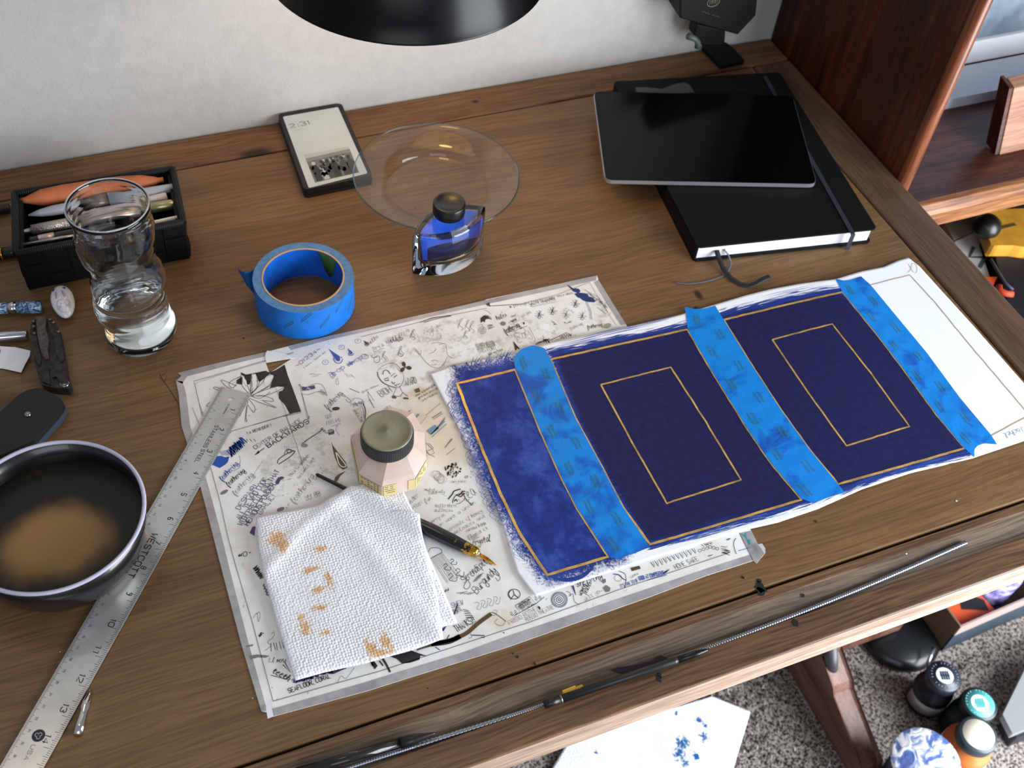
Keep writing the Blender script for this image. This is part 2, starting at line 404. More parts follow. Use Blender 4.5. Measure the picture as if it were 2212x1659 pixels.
# light wooden box at the frame edge
blk = wood('maple_grain', (136, 92, 70), (164, 118, 92), (188, 144, 116), 'X', 1.0, .35, fine=.15)
box = thing('wood_block', 'pale figured wood block with dark side leaning at the right edge of the bookcase shelf', 'wood block', (1.16, .86, ZS))
pb = at(2158, 335, ZS); ptp = at(2190, 190, pb.y + .030, 1)
def leanslab(x0, x1, y_, th_, nm, m):
    dx, dy, dz = ptp.x - pb.x, ptp.y - pb.y, ptp.z - pb.z; F0 = [(x0, y_, ZS), (x1, y_, ZS), (x1 + dx, y_ + dy, ZS + dz), (x0 + dx, y_ + dy, ZS + dz)]
    b = MB(); b.add(F0 + [(x, y + th_, z + .004) for x, y, z in F0], [(0, 1, 2, 3), (7, 6, 5, 4), (0, 4, 5, 1), (3, 2, 6, 7), (0, 3, 7, 4), (1, 5, 6, 2)]); b.build(nm, m, box, bevel=.001)
leanslab(pb.x + .001, 1.34, pb.y, .018, 'front', blk); leanslab(pb.x - .006, pb.x + .0005, pb.y + .001, .022, 'side', M['cab_shelf'])

# things below the shelf
zz = -.30
def slab(name, label, cat, px, z1, z0, m, bevel=.003, group=None):
    P = [at(x, y, z1) for x, y in px]; c = sum(P, Vector()) / len(P)
    b = MB(); b.prism([(p.x, p.y) for p in P], z0, z1); o = b.build(name, m, loc=(c.x, c.y, z0), bevel=bevel)
    return tag(o, label, cat, group)
crate = thing('storage_crate', 'dark lower shelf unit under the bookcase shelf', 'shelf', (1.35, .88, FZ))
b = MB(); b.box((1.02, .80, -.36), (1.74, 1.06, -.34)); b.build('board', plain('black_board', (26, 24, 26), .5), crate)
bb2 = plain('black_board2', (26, 24, 26), .5)
for x_ in (1.02, 1.72): b = MB(); b.box((x_, .80, FZ + .041), (x_ + .02, 1.06, -.36)); b.build('support', bb2, crate)
slab('paper_box', 'beige cardboard box under the moulded shelf edge, behind the white box', 'box', [(2040, 478), (2106, 458), (2106, 499), (2060, 518)], -.20, -.34, plain('beige_card', (150, 142, 126), .8), .002)
wb = thing('white_box', 'white printed box with grey angular lines and an orange end below the shelf', 'box', (*at(2110, 560, -.2)[:2], -.34))
P = [at(x, y, -.2) for x, y in [(2062, 522), (2106, 502), (2146, 622), (2110, 632)]]
b = MB(); b.prism([(p.x, p.y) for p in P], -.34, -.2); b.build('body', plain('white_card', (214, 210, 206), .6), wb, bevel=.0015)
b = MB()
for pts in ([(2104, 533), (2094, 555), (2128, 556), (2133, 545)], [(2131, 550), (2116, 578)]):
    b.ribbon([at(*p, -.1995)[:2] for p in pts], .0055, -.1995)
b.build('printed_lines', plain('grey_print', (72, 88, 92), .6), wb)
slab('orange_pouch', 'small bright orange pouch below the white box beside the desk rail', 'pouch', [(2118, 598), (2154, 598), (2146, 616), (2126, 606)], -.19, -.2, plain('orange_cloth', (226, 84, 30), .6), .001)
bag = thing('black_bag', 'black fabric tool bag with an orange strap under the bookcase shelf', 'bag', (*at(2190, 600, -.24)[:2], -.34))
b = MB(); P = [at(x, y, -.186) for x, y in [(2152, 560), (2138, 478), (2290, 470), (2330, 560), (2330, 800), (2230, 730), (2178, 650)]]
b.prism([(p.x, p.y) for p in P], -.34, -.186); b.build('body', plain('black_nylon', (13, 15, 24), .6, bump=.4, bscale=120), bag, bevel=.008, seg=3)
b = MB(); b.tube([at(*p, -.181) for p in [(2158, 618), (2160, 628), (2172, 634), (2188, 636)]], .0045, 8); b.build('strap', plain('orange_strap', (196, 66, 34), .6), bag)
b = MB(); b.tube([at(*p, -.183) for p in [(2140, 560), (2158, 590), (2172, 612), (2188, 626)]], .002, 6); b.build('piping', plain('grey_piping', (70, 74, 90), .5), bag)
yt = thing('yellow_tool', 'yellow power tool with round black knob under the bookcase shelf', 'tool', (*at(2165, 500, -.17)[:2], -.1855))
P = [at(x, y, -.165) for x, y in [(2120, 468), (2150, 452), (2220, 450), (2260, 480), (2225, 535), (2190, 530), (2142, 530)]]
b = MB(); b.prism([(p.x, p.y) for p in P], -.1855, -.165); yb = b.build('housing', plain('yellow_plastic', (196, 142, 44), .45, var=.08), yt, bevel=.01, seg=3)
p = at(2131, 490, -.158); b = MB(); b.lathe([(0, -.012), (.0125, -.012), (.0185, -.004), (.019, .003), (.016, .011), (.009, .0165), (0, .018)], p, n=28); b.build('knob', plain('black_knob', (14, 14, 15), .35), yt)
b = MB(); b.box((at(2178, 488, -.165).x - .02, at(2178, 488, -.165).y - .003, -.1655), (at(2178, 488, -.165).x + .012, at(2178, 488, -.165).y + .002, -.1642)); b.build('vent', plain('vent_dark', (90, 62, 22), .6), yt)

# ------------------------------------------------------------------ pen strokes and lettering
def G(s): return [[(int(p[0]), int(p[1]) - 3) for p in st.split()] for st in s.split('|')]
CAPS = {k: G(v) for k, v in {
 'A': '03 29 43|15 35', 'B': '03 09 39 48 47 36 06|36 45 44 33 03', 'C': '48 39 19 08 04 13 33 44', 'D': '03 09 29 47 45 23 03', 'E': '43 03 09 49|06 36', 'F': '03 09 49|06 36',
 'G': '48 39 19 08 04 13 33 44 46 26', 'H': '03 09|43 49|06 46', 'I': '23 29', 'J': '39 34 23 13 04', 'K': '03 09|49 06 43', 'L': '09 03 43', 'M': '03 09 25 49 43', 'N': '03 09 43 49',
 'O': '19 08 04 13 33 44 48 39 19', 'P': '03 09 39 48 47 36 06', 'Q': '19 08 04 13 33 44 48 39 19|25 43', 'R': '03 09 39 48 47 36 06|26 43', 'S': '48 39 19 08 07 16 36 45 44 33 13 04',
 'T': '09 49|29 23', 'U': '09 04 13 33 44 49', 'V': '09 23 49', 'W': '09 13 27 33 49', 'X': '03 49|09 43', 'Y': '09 26 49|26 23', 'Z': '09 49 03 43',
 '0': '19 08 04 13 33 44 48 39 19', '1': '18 29 23', '2': '08 19 39 48 47 03 43', '3': '08 19 39 48 47 26|36 45 44 33 13 04', '4': '33 39 05 45', '5': '49 09 06 36 45 44 33 13 04',
 '6': '39 19 07 04 13 33 44 45 36 16 05', '7': '09 49 13', '8': '16 07 08 19 39 48 47 36 16 05 04 13 33 44 45 36', '9': '46 17 08 19 39 48 45 33 13',
 '!': '29 25|24 23', '.': '13 14', ',': '14 02', '-': '16 36', ':': '17 16|14 13', '~': '06 17 26 35 46', '*': '15 39|19 35|07 47', '#': '14 28|34 48|06 46|05 45', "'": '29 27', ' ': '99', '(': '39 17 15 33', ')': '19 37 35 13'}.items()}
LOW = {k: G(v) for k, v in {
 'a': '36 27 17 05 04 13 23 36 34 43', 'b': '09 04 13 23 35 26 06', 'c': '36 27 17 05 04 13 33', 'd': '36 17 05 04 13 35 39 33 43', 'e': '05 26 27 17 05 04 13 33', 'f': '03 15 39 29 16 10 20 13 33',
 'g': '37 17 05 14 34 37 31 20 10 02 35', 'h': '03 19 09 03|05 27 36 33 43', 'i': '05 17 13 33|19 28', 'j': '17 11 00|19 28', 'k': '03 19 09 03|36 05 33', 'l': '03 29 19 13 33', 'm': '03 07 03 17 23 37 43',
 'n': '03 07 03 17 27 33 43', 'o': '27 07 04 23 35 27 46', 'p': '07 00|06 27 36 34 03', 'q': '36 17 05 14 36 30', 'r': '03 07 26 37', 's': '03 27 25 34 13', 't': '05 19 14 23 33|06 37', 'u': '07 04 23 36 33 43',
 'v': '07 13 37', 'w': '07 13 26 33 47', 'x': '07 33|03 37', 'y': '07 05 24 37 31 10 02', 'z': '07 37 03 33', ' ': '99'}.items()}
def smooth(P, k=3):
    P = [Vector(p) for p in P]
    if len(P) < 3: return P
    out = []
    for i in range(len(P) - 1):
        a = P[max(i - 1, 0)]; b_ = P[i]; c = P[i + 1]; d = P[min(i + 2, len(P) - 1)]
        for j in range(k):
            t = j / k; out.append(.5 * ((2 * b_) + (c - a) * t + (2 * a - 5 * b_ + 4 * c - d) * t * t + (3 * b_ - a - 3 * c + d) * t ** 3))
    out.append(P[-1]); return out
def write(b, s, A, B, hgt, wd, z, mi=0, zf=None, slant=0.0, jit=.25, zpl=0.0, caps_small=False):
    """letters along the world line from pixel A to pixel B on plane zpl; hgt = cap height in metres"""
    a = at(*A, zpl); e = at(*B, zpl); a = Vector((a.x, a.y)); e = Vector((e.x, e.y)); L = (e - a).length; d = (e - a).normalized(); u = Vector((-d.y, d.x))
    adv = [3.2 if c == ' ' else (2.6 if c in "I!.,'1:" else (4.0 if c.islower() and c in LOW else 5.4)) for c in s]; tot = sum(adv) - 1; x = 0; sx = L / tot; sy = hgt / 6
    for c, w_ in zip(s, adv):
        g_ = LOW[c] if (c.islower() and c in LOW) else CAPS.get(c.upper(), CAPS['-'])
        dy = random.uniform(-jit, jit) * .6
        if c != ' ':
            for st in g_:
                pts = [(px_ + random.uniform(-jit, jit) * .5, py_ + dy + random.uniform(-jit, jit) * .5) for px_, py_ in st]
                if c.islower(): pts = smooth(pts, 3)
                off = -1.2 if c in "I!'1" else 0
                b.ribbon([a + d * ((x + p[0] + off) * sx + p[1] * slant * sy) + u * (p[1] * sy) for p in pts], wd, z, mi, zf)
        x += w_
def W2(p, z=0.0): v = at(p[0], p[1], z); return (v.x, v.y)

def coons(top, right, bottom, left):
    """four lists of 2D points: top & bottom left->right, left & right top->bottom"""
    def par(P):
        P = [Vector(p) for p in P]; L = [0]
        for a, c in zip(P, P[1:]): L.append(L[-1] + (c - a).length)
        def f(t):
            t = t * L[-1]
            for k in range(len(P) - 1):
                if t <= L[k + 1] + 1e-12: return P[k].lerp(P[k + 1], (t - L[k]) / max(L[k + 1] - L[k], 1e-9))
            return P[-1]
        return f
    T, R_, B_, L_ = par(top), par(right), par(bottom), par(left)
    c00, c10, c01, c11 = T(0), T(1), B_(0), B_(1)
    def f(u, v):
        return T(u) * (1 - v) + B_(u) * v + L_(v) * (1 - u) + R_(v) * u - (c00 * (1 - u) * (1 - v) + c10 * u * (1 - v) + c01 * (1 - u) * v + c11 * u * v)
    return f

# ------------------------------------------------------------------ taped doodle sheet
ZM = .0007
cA = crop(380, 580, 4.878); cB = crop(780, 580, 3.687); cC = crop(400, 880, 4.6075); cD = crop(520, 1200, 3.687); cE = crop(1000, 1120, 3.253); cF = crop(1400, 1140, 7.9)
cG = crop(600, 700, 6.38); cH = crop(860, 900, 5.927); cI = crop(900, 1160, 6.38); cJ = crop(1100, 1180, 5.53); cK = crop(1000, 600, 6.144)
out = cA([(0, 1185), (60, 1130), (20, 1100), (300, 1030), (620, 955), (945, 880)]) + cA([(1255, 800), (1640, 705), (2049, 617)]) + cB([(340, 400), (700, 320), (980, 255), (1000, 245), (1440, 152), (1880, 55), (1890, 90), (2000, 270), (2110, 445)])
out += [(1500, 950)] + cF([(1760, 50), (1870, 270), (1890, 285), (1990, 440), (1850, 605), (1795, 560), (1000, 815), (0, 1190)]) + cE([(300, 908)]) + cD([(1800, 830), (1000, 1080), (250, 1283), (210, 1250), (165, 1240), (80, 960), (0, 690)]) + cC([(375, 1659), (255, 1190), (155, 800)]) + cA([(60, 1659), (30, 1330)])
ow = [W2(p, ZM) for p in out]; mc = (.24, .55)
sheet = thing('doodle_sheet', 'white practice sheet covered in ink doodles and lettering, edged with grey translucent tape', 'paper', (mc[0], mc[1], 0))
pm = NT('practice_paper'); po = pm.obj()
wr = pm.noise(po, 26, 5, .62, .4); fi = pm.noise(po, 120, 4, .7)
nv = pm.n('ShaderNodeTexNoise'); pm.l(po, nv.inputs['Vector']); nv.inputs['Scale'].default_value = 26; nv.inputs['Detail'].default_value = 5
sv = pm.n('ShaderNodeVectorMath', operation='SCALE'); pm.l(nv.outputs['Color'], sv.inputs[0]); sv.inputs['Scale'].default_value = .05
av = pm.n('ShaderNodeVectorMath', operation='ADD'); pm.l(po, av.inputs[0]); pm.l(sv.outputs[0], av.inputs[1])
def rel(lst, o, off=.025): return [(at(x, y).x - o[0] + off, at(x, y).y - o[1] + off, rx, ry) for x, y, rx, ry in lst]
sm1 = pm.spots(av.outputs[0], rel([(905, 740, .06, .03), (970, 720, .04, .03), (1010, 760, .05, .035), (830, 770, .03, .02), (1120, 710, .03, .02), (1180, 725, .03, .02), (660, 960, .03, .04), (620, 1020, .035, .03), (930, 830, .04, .03), (1300, 680, .02, .03), (690, 1010, .05, .03)], mc))
sm2 = pm.spots(av.outputs[0], rel([(905, 862, .035, .012), (960, 950, .04, .05), (930, 900, .05, .04), (1085, 1340, .02, .012)], mc))
c = pm.ramp(wr, [(.35, (224, 220, 212)), (.6, (240, 239, 236))])
blot = pm.fade(pm.math('MULTIPLY', pm.fade(sm1, 0, .5), pm.fade(pm.noise(po, 75, 6, .75), .42, .68)), .1, .9)
c = pm.mix(pm.math('MULTIPLY', blot, .42), c, (130, 124, 116))
c = pm.mix(pm.math('MULTIPLY', pm.fade(sm2, 0, .9), .55), c, (206, 178, 132))
sp = pm.math('MULTIPLY', pm.fade(pm.noise(po, 210, 2, .5), .66, .72), pm.fade(pm.noise(po, 14, 2), .48, .62))
c = pm.mix(pm.math('MULTIPLY', sp, .6), c, (120, 112, 104))
pm.color(c); pm.set(rough=.8, spec=.2); pm.bump(fi, .15, .0004)
hole = [W2(p, ZM) for p in cA([(945, 990), (1100, 962), (1235, 940), (1110, 1020), (1040, 1065), (985, 1098)])]
b = MB(); b.flat([ow, hole], ZM); b.build('paper', pm.mat, sheet, solid=.0006)
# grey tape border: four strips and torn ends
tp = NT('frosted_tape'); to = tp.obj()
tp.color(tp.ramp(tp.noise(to, 30, 6, .7), [(.3, (140, 136, 138)), (.5, (166, 161, 162)), (.7, (186, 182, 182))])); tp.set(rough=.35, spec=.5); tp.bump(tp.noise(to, 50, 4), .3, .0006)
def strip(outer, inner, name='border_tape'):
    b = MB(); P = [W2(p, ZM) for p in outer] + [W2(p, ZM) for p in inner[::-1]]; b.flat([P], ZM + .00016); b.build(name, tp.mat, sheet)
strip(cA([(0, 1185), (60, 1130), (20, 1100), (300, 1030), (620, 955), (945, 880)]), cA([(70, 1215), (110, 1150), (125, 1135), (320, 1085), (630, 1000), (945, 925)]))
strip(cA([(1180, 818), (1640, 705), (2049, 617)]) + cB([(340, 400), (700, 320), (980, 255), (1440, 152), (1880, 55)]), cA([(1215, 860), (1640, 745), (2049, 655)]) + cB([(340, 432), (700, 352), (1000, 285), (1440, 190), (1870, 95)]))
strip(cB([(1890, 90), (2000, 270), (2110, 445)]), cB([(1855, 110), (1965, 290), (2068, 452)]))
strip(cA([(0, 1185), (30, 1330), (60, 1659)]) + cC([(155, 800), (255, 1190), (375, 1659)]) + cD([(0, 690), (80, 960), (165, 1240)]), cA([(70, 1190), (110, 1330), (150, 1659)]) + cC([(235, 800), (340, 1190), (455, 1659)]) + cD([(60, 690), (135, 960), (210, 1235)]))
strip(cD([(250, 1283), (1000, 1080), (1800, 830)]) + cE([(300, 908)]) + cF([(0, 1190), (1000, 815), (1795, 560)]), cD([(240, 1225), (990, 1010), (1790, 765)]) + cE([(290, 835)]) + cF([(0, 1040), (1000, 700), (1740, 460)]))
strip(cF([(1760, 50), (1870, 270), (1990, 440), (1850, 605)]), cF([(1560, 95), (1640, 260), (1740, 450), (1810, 570)]))
b = MB(); P = [W2(p, .004) for p in cF([(1890, 280), (1945, 268), (2000, 350), (2003, 430), (1985, 450)])]; b.flat([P], .004); b.build('tape_curl', plain('tape_curl_grey', (196, 194, 200), .3), sheet)
b = MB(); P = [W2(p, .0025) for p in cA([(960, 858), (1060, 868), (1150, 892), (1250, 935), (1100, 960), (950, 985), (940, 905)])]; b.flat([P], .0016); b.build('folded_flap', plain('flap_paper', (236, 236, 234), .8), sheet, solid=.0004)
b = MB(); P = [W2(p, .003) for p in cD([(200, 1210), (215, 1180), (240, 1182), (262, 1280), (215, 1300)])]; b.flat([P], .0028); b.build('tape_corner', plain('tape_corner_white', (228, 230, 240), .25), sheet)

INK = [plain('ink_black', (34, 31, 33), .5), plain('ink_blue', (22, 76, 168), .45), plain('ink_violet', (72, 58, 112), .5), plain('ink_grey', (120, 116, 116), .6), plain('ink_brown', (88, 66, 40), .5), plain('ink_navy', (24, 46, 104), .4), plain('ink_teal', (26, 148, 158), .4), plain('ink_slate', (104, 138, 168), .5), plain('pencil_grey', (150, 146, 142), .7), plain('paper_white_paint', (240, 239, 236), .7)]
Z1 = ZM + .00032
b = MB()
def S(pts, wd=.0006, mi=0, closed=False, sm_=True, taper=False, lift=0.0):
    P = [W2(p, ZM) for p in pts]
    if sm_ and len(P) > 2: P = [tuple(q) for q in smooth(P + ([P[0]] if closed else []), 4)]
    b.ribbon(P, wd * (.8 if wd < .0015 else 1), Z1 + lift, mi, None, taper)
def F(pts, mi=0, lift=0.0): b.flat([[W2(p, ZM) for p in pts]], Z1 + lift, mi)
def L(pts, **k): S(pts, sm_=False, **k)
def Ec(c, rx, ry, n=14, rot=0): return [(c[0] + rx * math.cos(t) * math.cos(rot) - ry * math.sin(t) * math.sin(rot), c[1] + rx * math.cos(t) * math.sin(rot) + ry * math.sin(t) * math.cos(rot)) for t in [2 * math.pi * i / n for i in range(n)]]
def T(s, A, B, h=.004, wd=.00045, mi=0, sl=.1, j=.25): write(b, s, A, B, h * .74, max(.00024, wd * .72), Z1 + .00002, mi, None, sl, j, ZM)
def scrib(A, B, amp, n, wd=.0004, mi=0):
    (x0, y0), (x1, y1) = A, B; dx, dy = x1 - x0, y1 - y0; l_ = math.hypot(dx, dy); nx, ny = -dy / l_, dx / l_
    S([(x0 + dx * i / n + nx * amp * (1 if i % 2 else -1) * random.uniform(.4, 1), y0 + dy * i / n + ny * amp * (1 if i % 2 else -1) * random.uniform(.4, 1)) for i in range(n + 1)], wd, mi)
def hatch(A, B, C_, n, wd=.0004, mi=0):
    """n parallel strokes from A->B shifted towards C_"""
    for i in range(n):
        t = i / max(1, n - 1); ox, oy = (C_[0] - A[0]) * t, (C_[1] - A[1]) * t
        L([(A[0] + ox + random.uniform(-1, 1), A[1] + oy + random.uniform(-1, 1)), (B[0] + ox + random.uniform(-2, 2), B[1] + oy + random.uniform(-2, 2))], wd=wd, mi=mi)
def drop(top, bot, w_, mi=0):
    (x0, y0), (x1, y1) = top, bot; dx, dy = x1 - x0, y1 - y0; l_ = math.hypot(dx, dy); ux, uy = dx / l_, dy / l_; nx, ny = -uy, ux
    def q(t, s): return (x0 + dx * t + nx * w_ * s, y0 + dy * t + ny * w_ * s)
    F([q(0, 0), q(.3, -.25), q(.55, -.55), q(.78, -.8), q(.95, -.35), q(.97, .05), q(.85, .35), q(.6, .32), q(.3, .12)], mi)
    S([q(.62, .5), q(.85, .75), q(1.03, .45), q(1.1, -.2), q(1.0, -.95)], .0009, mi)
# pencil borders
L(cA([(1240, 885), (190, 1190), (280, 1560)]), wd=.0006, mi=3); L(cA([(1240, 895), (420, 1135), (200, 1215), (240, 1400), (295, 1560)]), wd=.0004, mi=8)
L(cC([(140, 170), (70, 0)]), wd=.0005, mi=3)
L(cC([(240, 560), (260, 620), (350, 950), (430, 1310), (510, 1600)]) + cD([(100, 560), (250, 1130), (258, 1160)]), wd=.0006, mi=3)
L(cD([(258, 1162), (700, 1035), (1100, 925), (1480, 800), (2212, 560)]) + cE([(440, 740), (1100, 500), (1880, 240)]), wd=.0007, mi=3)
L(cF([(1540, 400), (1740, 340)]), wd=.0006, mi=3); L(cF([(1560, 90), (1700, 390), (1790, 560)]), wd=.0005, mi=0)
S(cB([(0, 545), (300, 470), (500, 420), (560, 395), (700, 375), (860, 345), (1000, 318)]), .0006, 3); S(cB([(470, 430), (560, 400), (640, 385), (720, 378), (600, 402), (500, 432)]), .0009, 4)
L(cB([(1030, 300), (1270, 285)]), wd=.0008, mi=0); L(cB([(1270, 285), (1560, 210), (1820, 110)]), wd=.0005, mi=3); L(cB([(1820, 110), (1890, 235), (2030, 450)]), wd=.0005, mi=8)
F(cB([(990, 285), (1020, 270), (1032, 305), (1010, 300)]), 4)
# flower drawing on a black blotch, top left
F(cA([(680, 1095), (740, 1120), (850, 1100), (945, 1080), (985, 1098), (1060, 1070), (1145, 1015), (1180, 1130), (1240, 1290), (1320, 1510), (1260, 1520), (1200, 1535), (1150, 1440), (1085, 1370), (1085, 1300), (1120, 1290), (1150, 1250), (1060, 1245), (990, 1260), (1035, 1130), (990, 1110), (930, 1160), (880, 1200), (840, 1110), (800, 1110), (780, 1220), (740, 1230), (720, 1130), (700, 1130)]), 0)
F(cA([(640, 1180), (700, 1140), (700, 1225), (640, 1215)]), 0)
base = (700, 1270)
for pts in ([(780, 1330), (700, 1240), (680, 1150), (700, 1110), (730, 1160), (760, 1250), (790, 1310)], [(785, 1325), (790, 1180), (820, 1110), (850, 1115), (860, 1170), (850, 1260), (800, 1320)], [(800, 1310), (900, 1220), (950, 1140), (1020, 1118), (1030, 1150), (980, 1240), (900, 1290)], [(780, 1330), (850, 1270), (880, 1200), (870, 1150)], [(790, 1340), (920, 1290), (1080, 1240), (1160, 1225), (1150, 1250), (980, 1330), (850, 1350)],
            [(780, 1335), (560, 1260), (480, 1190), (500, 1180), (640, 1240)], [(640, 1220), (600, 1260), (560, 1230), (580, 1190), (680, 1140)], [(790, 1350), (900, 1340), (1010, 1370), (1020, 1400), (900, 1390)], [(780, 1370), (900, 1420), (1060, 1470), (920, 1400)], [(770, 1380), (830, 1460), (820, 1520), (760, 1440)], [(760, 1400), (740, 1560), (750, 1610), (730, 1600), (745, 1450)], [(740, 1430), (690, 1520), (670, 1560), (700, 1500)],
            [(460, 1290), (400, 1265), (410, 1250), (470, 1270)], [(360, 1410), (320, 1450), (380, 1450)], [(790, 1340), (840, 1200), (930, 1160)], [(800, 1345), (960, 1250), (990, 1230)], [(800, 1350), (880, 1370), (960, 1330), (990, 1300)], [(740, 1240), (780, 1180), (800, 1210), (790, 1290)]):
    S(cA(pts), .0005, 0)
for pts in ([(695, 1125), (740, 1180), (755, 1245), (715, 1200)], [(805, 1120), (845, 1120), (850, 1240), (810, 1260)], [(930, 1180), (1010, 1125), (1020, 1150), (940, 1240)]):
    F(cA(pts), 9, .00004)
L(cA([(1200, 1535), (820, 1650)]), wd=.0006, mi=3); L(cA([(1320, 1518), (1130, 1560)]), wd=.0006, mi=3); L(cA([(1050, 1260), (1150, 1500), (1200, 1659)]), wd=.0005, mi=8)
L(cC([(1000, 80), (1100, 350), (1190, 640)]), wd=.0004, mi=3); L(cC([(1070, 60), (460, 240), (430, 280)]), wd=.0006, mi=3)
# lettering, left part
T('~01234~', cG([(265, 600)])[0], cG([(600, 350)])[0], .0052, .0006, 0, .1, .3)
T('l learn - learnt one!', cG([(365, 615)])[0], cG([(670, 385)])[0], .0022, .0003, 3)
for (x, y, n_) in ((657, 530, '1'), (880, 322, '2'), (1105, 237, '3')):
    S(cG(Ec((x, y), 42, 32)), .0004, 1 if n_ != '3' else 3, closed=True); T(n_, cG([(x - 14, y + 12)])[0], cG([(x + 14, y + 2)])[0], .003, .0004, 1 if n_ != '3' else 3)
drop(*cG([(700, 340), (850, 520)]), 10, 1); drop(*cG([(965, 335), (1015, 425)]), 6.5, 1); drop(*cG([(1180, 225), (1235, 290)]), 5, 0)
S(cG([(820, 745), (800, 800), (815, 838), (840, 825), (832, 780), (820, 745)]), .0004, 3)
T('drop', cG([(740, 740)])[0], cG([(930, 610)])[0], .0075, .0005, 1, .1); S(cG([(690, 680), (760, 670), (800, 700), (760, 750), (740, 740)]), .0005, 1)
T('drops', cG([(980, 590)])[0], cG([(1240, 440)])[0], .0075, .0005, 1, .1); scrib(*cG([(960, 570), (1060, 520)]), 4, 10, .0005, 1); S(cG(Ec((1200, 450), 50, 32)), .0005, 1, closed=True)
S(cG([(440, 700), (480, 685), (520, 700), (560, 695), (600, 690)]), .0004, 3); L(cG([(485, 728), (565, 712)]), wd=.0004, mi=3)
hatch(*cG([(915, 680), (990, 735), (1010, 690)]), 4, .0003, 3); S(cG(Ec((878, 463), 8, 5)), .0008, 3, closed=True)
T('hello', cG([(1260, 290)])[0], cG([(1385, 190)])[0], .005, .0004, 0, .3)
T('Iris Wells', cG([(1340, 370)])[0], cG([(1700, 190)])[0], .0068, .00045, 0, .2, .5); S(cG([(1310, 320), (1330, 385), (1420, 350), (1470, 335)]), .0004, 0); scrib(*cG([(1560, 240), (1720, 215)]), 5, 10, .0004, 0); S(cG([(1620, 200), (1700, 190), (1725, 215), (1600, 240)]), .0004, 0)
for k in range(5): S(cG([(1660 + k * 32, 150 - k * 16), (1680 + k * 32, 130 - k * 10), (1672 + k * 34, 165 - k * 10)]), .00035, 3)
for (x, y, s_) in ((1850, 130, 1.0), (1690, 380, 1.2)):
    S(cG([(x - 10 * s_, y + 50 * s_ - 50), (x - 25 * s_, y + 40 * s_), (x + 10 * s_, y + 55 * s_), (x + 40 * s_, y + 30 * s_), (x + 5 * s_, y - 15 * s_), (x + 20 * s_, y - 35 * s_)]), .0005, 3)
for k in range(2): S(cG([(1290, 430 + k * 10), (1320, 470), (1400, 440 + k * 15), (1400, 520), (1340, 530), (1330, 470), (1380, 430)]), .0004, 3)
S(cG([(1430, 410), (1500, 460), (1520, 510), (1450, 530)]), .0004, 3)
# flag
S(cG([(310, 860), (400, 870), (500, 830), (590, 830), (640, 880), (680, 985)]), .0004, 2); S(cG([(320, 960), (420, 975), (540, 935), (620, 940), (680, 990)]), .0004, 2)
F(cG([(325, 870), (410, 872), (505, 845), (520, 890), (420, 915), (340, 920)]), 2); L(cG([(395, 905), (425, 880), (455, 900)]), wd=.0005, mi=9, lift=.00005); L(cG([(405, 875), (440, 905)]), wd=.0005, mi=9, lift=.00005)
L(cG([(310, 850), (330, 960), (405, 1290)]), wd=.0004, mi=2); L(cG([(335, 960), (420, 1270)]), wd=.0004, mi=2); S(cG(Ec((302, 842), 12, 10, 8)), .0005, 2, closed=True); hatch(*cG([(600, 900), (670, 960), (560, 930)]), 6, .00025, 2); scrib(*cG([(415, 1330), (430, 1270)]), 3, 8, .0004, 2)
# feathering + blot, gut feeling, hand
T('feathering', cG([(690, 1180)])[0], cG([(900, 970)])[0], .008, .00042, 0, .15, .15); S(cG([(880, 950), (940, 1000), (1000, 1050), (980, 1085), (940, 1040)]), .0004, 0); F(cG(Ec((802, 1168), 54, 24, 12, -.1)), 0); S(cG([(700, 1150), (730, 1215), (760, 1195)]), .0005, 0)
T('GUT', cG([(670, 1310)])[0], cG([(748, 1285)])[0], .006, .00035, 3); T('FEELING', cG([(680, 1395)])[0], cG([(870, 1340)])[0], .0056, .0004, 3); L(cG([(735, 1412), (862, 1372)]), wd=.0004, mi=3)
for k in range(4): S(cG([(690, 1470 + 14 * k), (740, 1450 + 14 * k), (775, 1480 + 10 * k), (700, 1510 + 6 * k)]), .0005, 0)
S(cG([(800, 1410), (830, 1400), (800, 1450), (850, 1540)]), .0004, 3); L(cG([(370, 1620), (430, 1580), (560, 1500), (620, 1440)]), wd=.0009, mi=3); L(cG([(390, 1610), (600, 1470)]), wd=.0004, mi=0); hatch(*cG([(580, 1450), (625, 1440), (650, 1500)]), 5, .0006, 0)
S(cG([(330, 1650), (370, 1630), (390, 1610)]), .001, 3)
# column of stamp lettering with pillar
S(cG([(1010, 1130), (1010, 1070), (1070, 1025), (1150, 1035), (1190, 1090), (1160, 1130), (1080, 1130), (1040, 1150)]), .0004, 2); scrib(*cG([(1030, 1120), (1180, 1080)]), 5, 16, .0004, 2); S(cG([(1180, 1100), (1210, 1200), (1200, 1320)]), .0012, 2); S(cG([(1140, 1130), (1180, 1180), (1190, 1300)]), .0005, 2)
T('BREATHE', cG([(1035, 1190)])[0], cG([(1150, 1370)])[0], .0042, .0004, 0); T('SINE', cG([(1090, 1160)])[0], cG([(1165, 1300)])[0], .0042, .0004, 3)
L(cG([(1240, 930), (1330, 1060), (1255, 1040), (1335, 1160), (1290, 1080), (1250, 1010), (1240, 930)]), wd=.0004, mi=0); L(cG([(990, 890), (1130, 950)]), wd=.0006, mi=0); T('gum done', cG([(1160, 950)])[0], cG([(1400, 850)])[0], .003, .0003, 3)
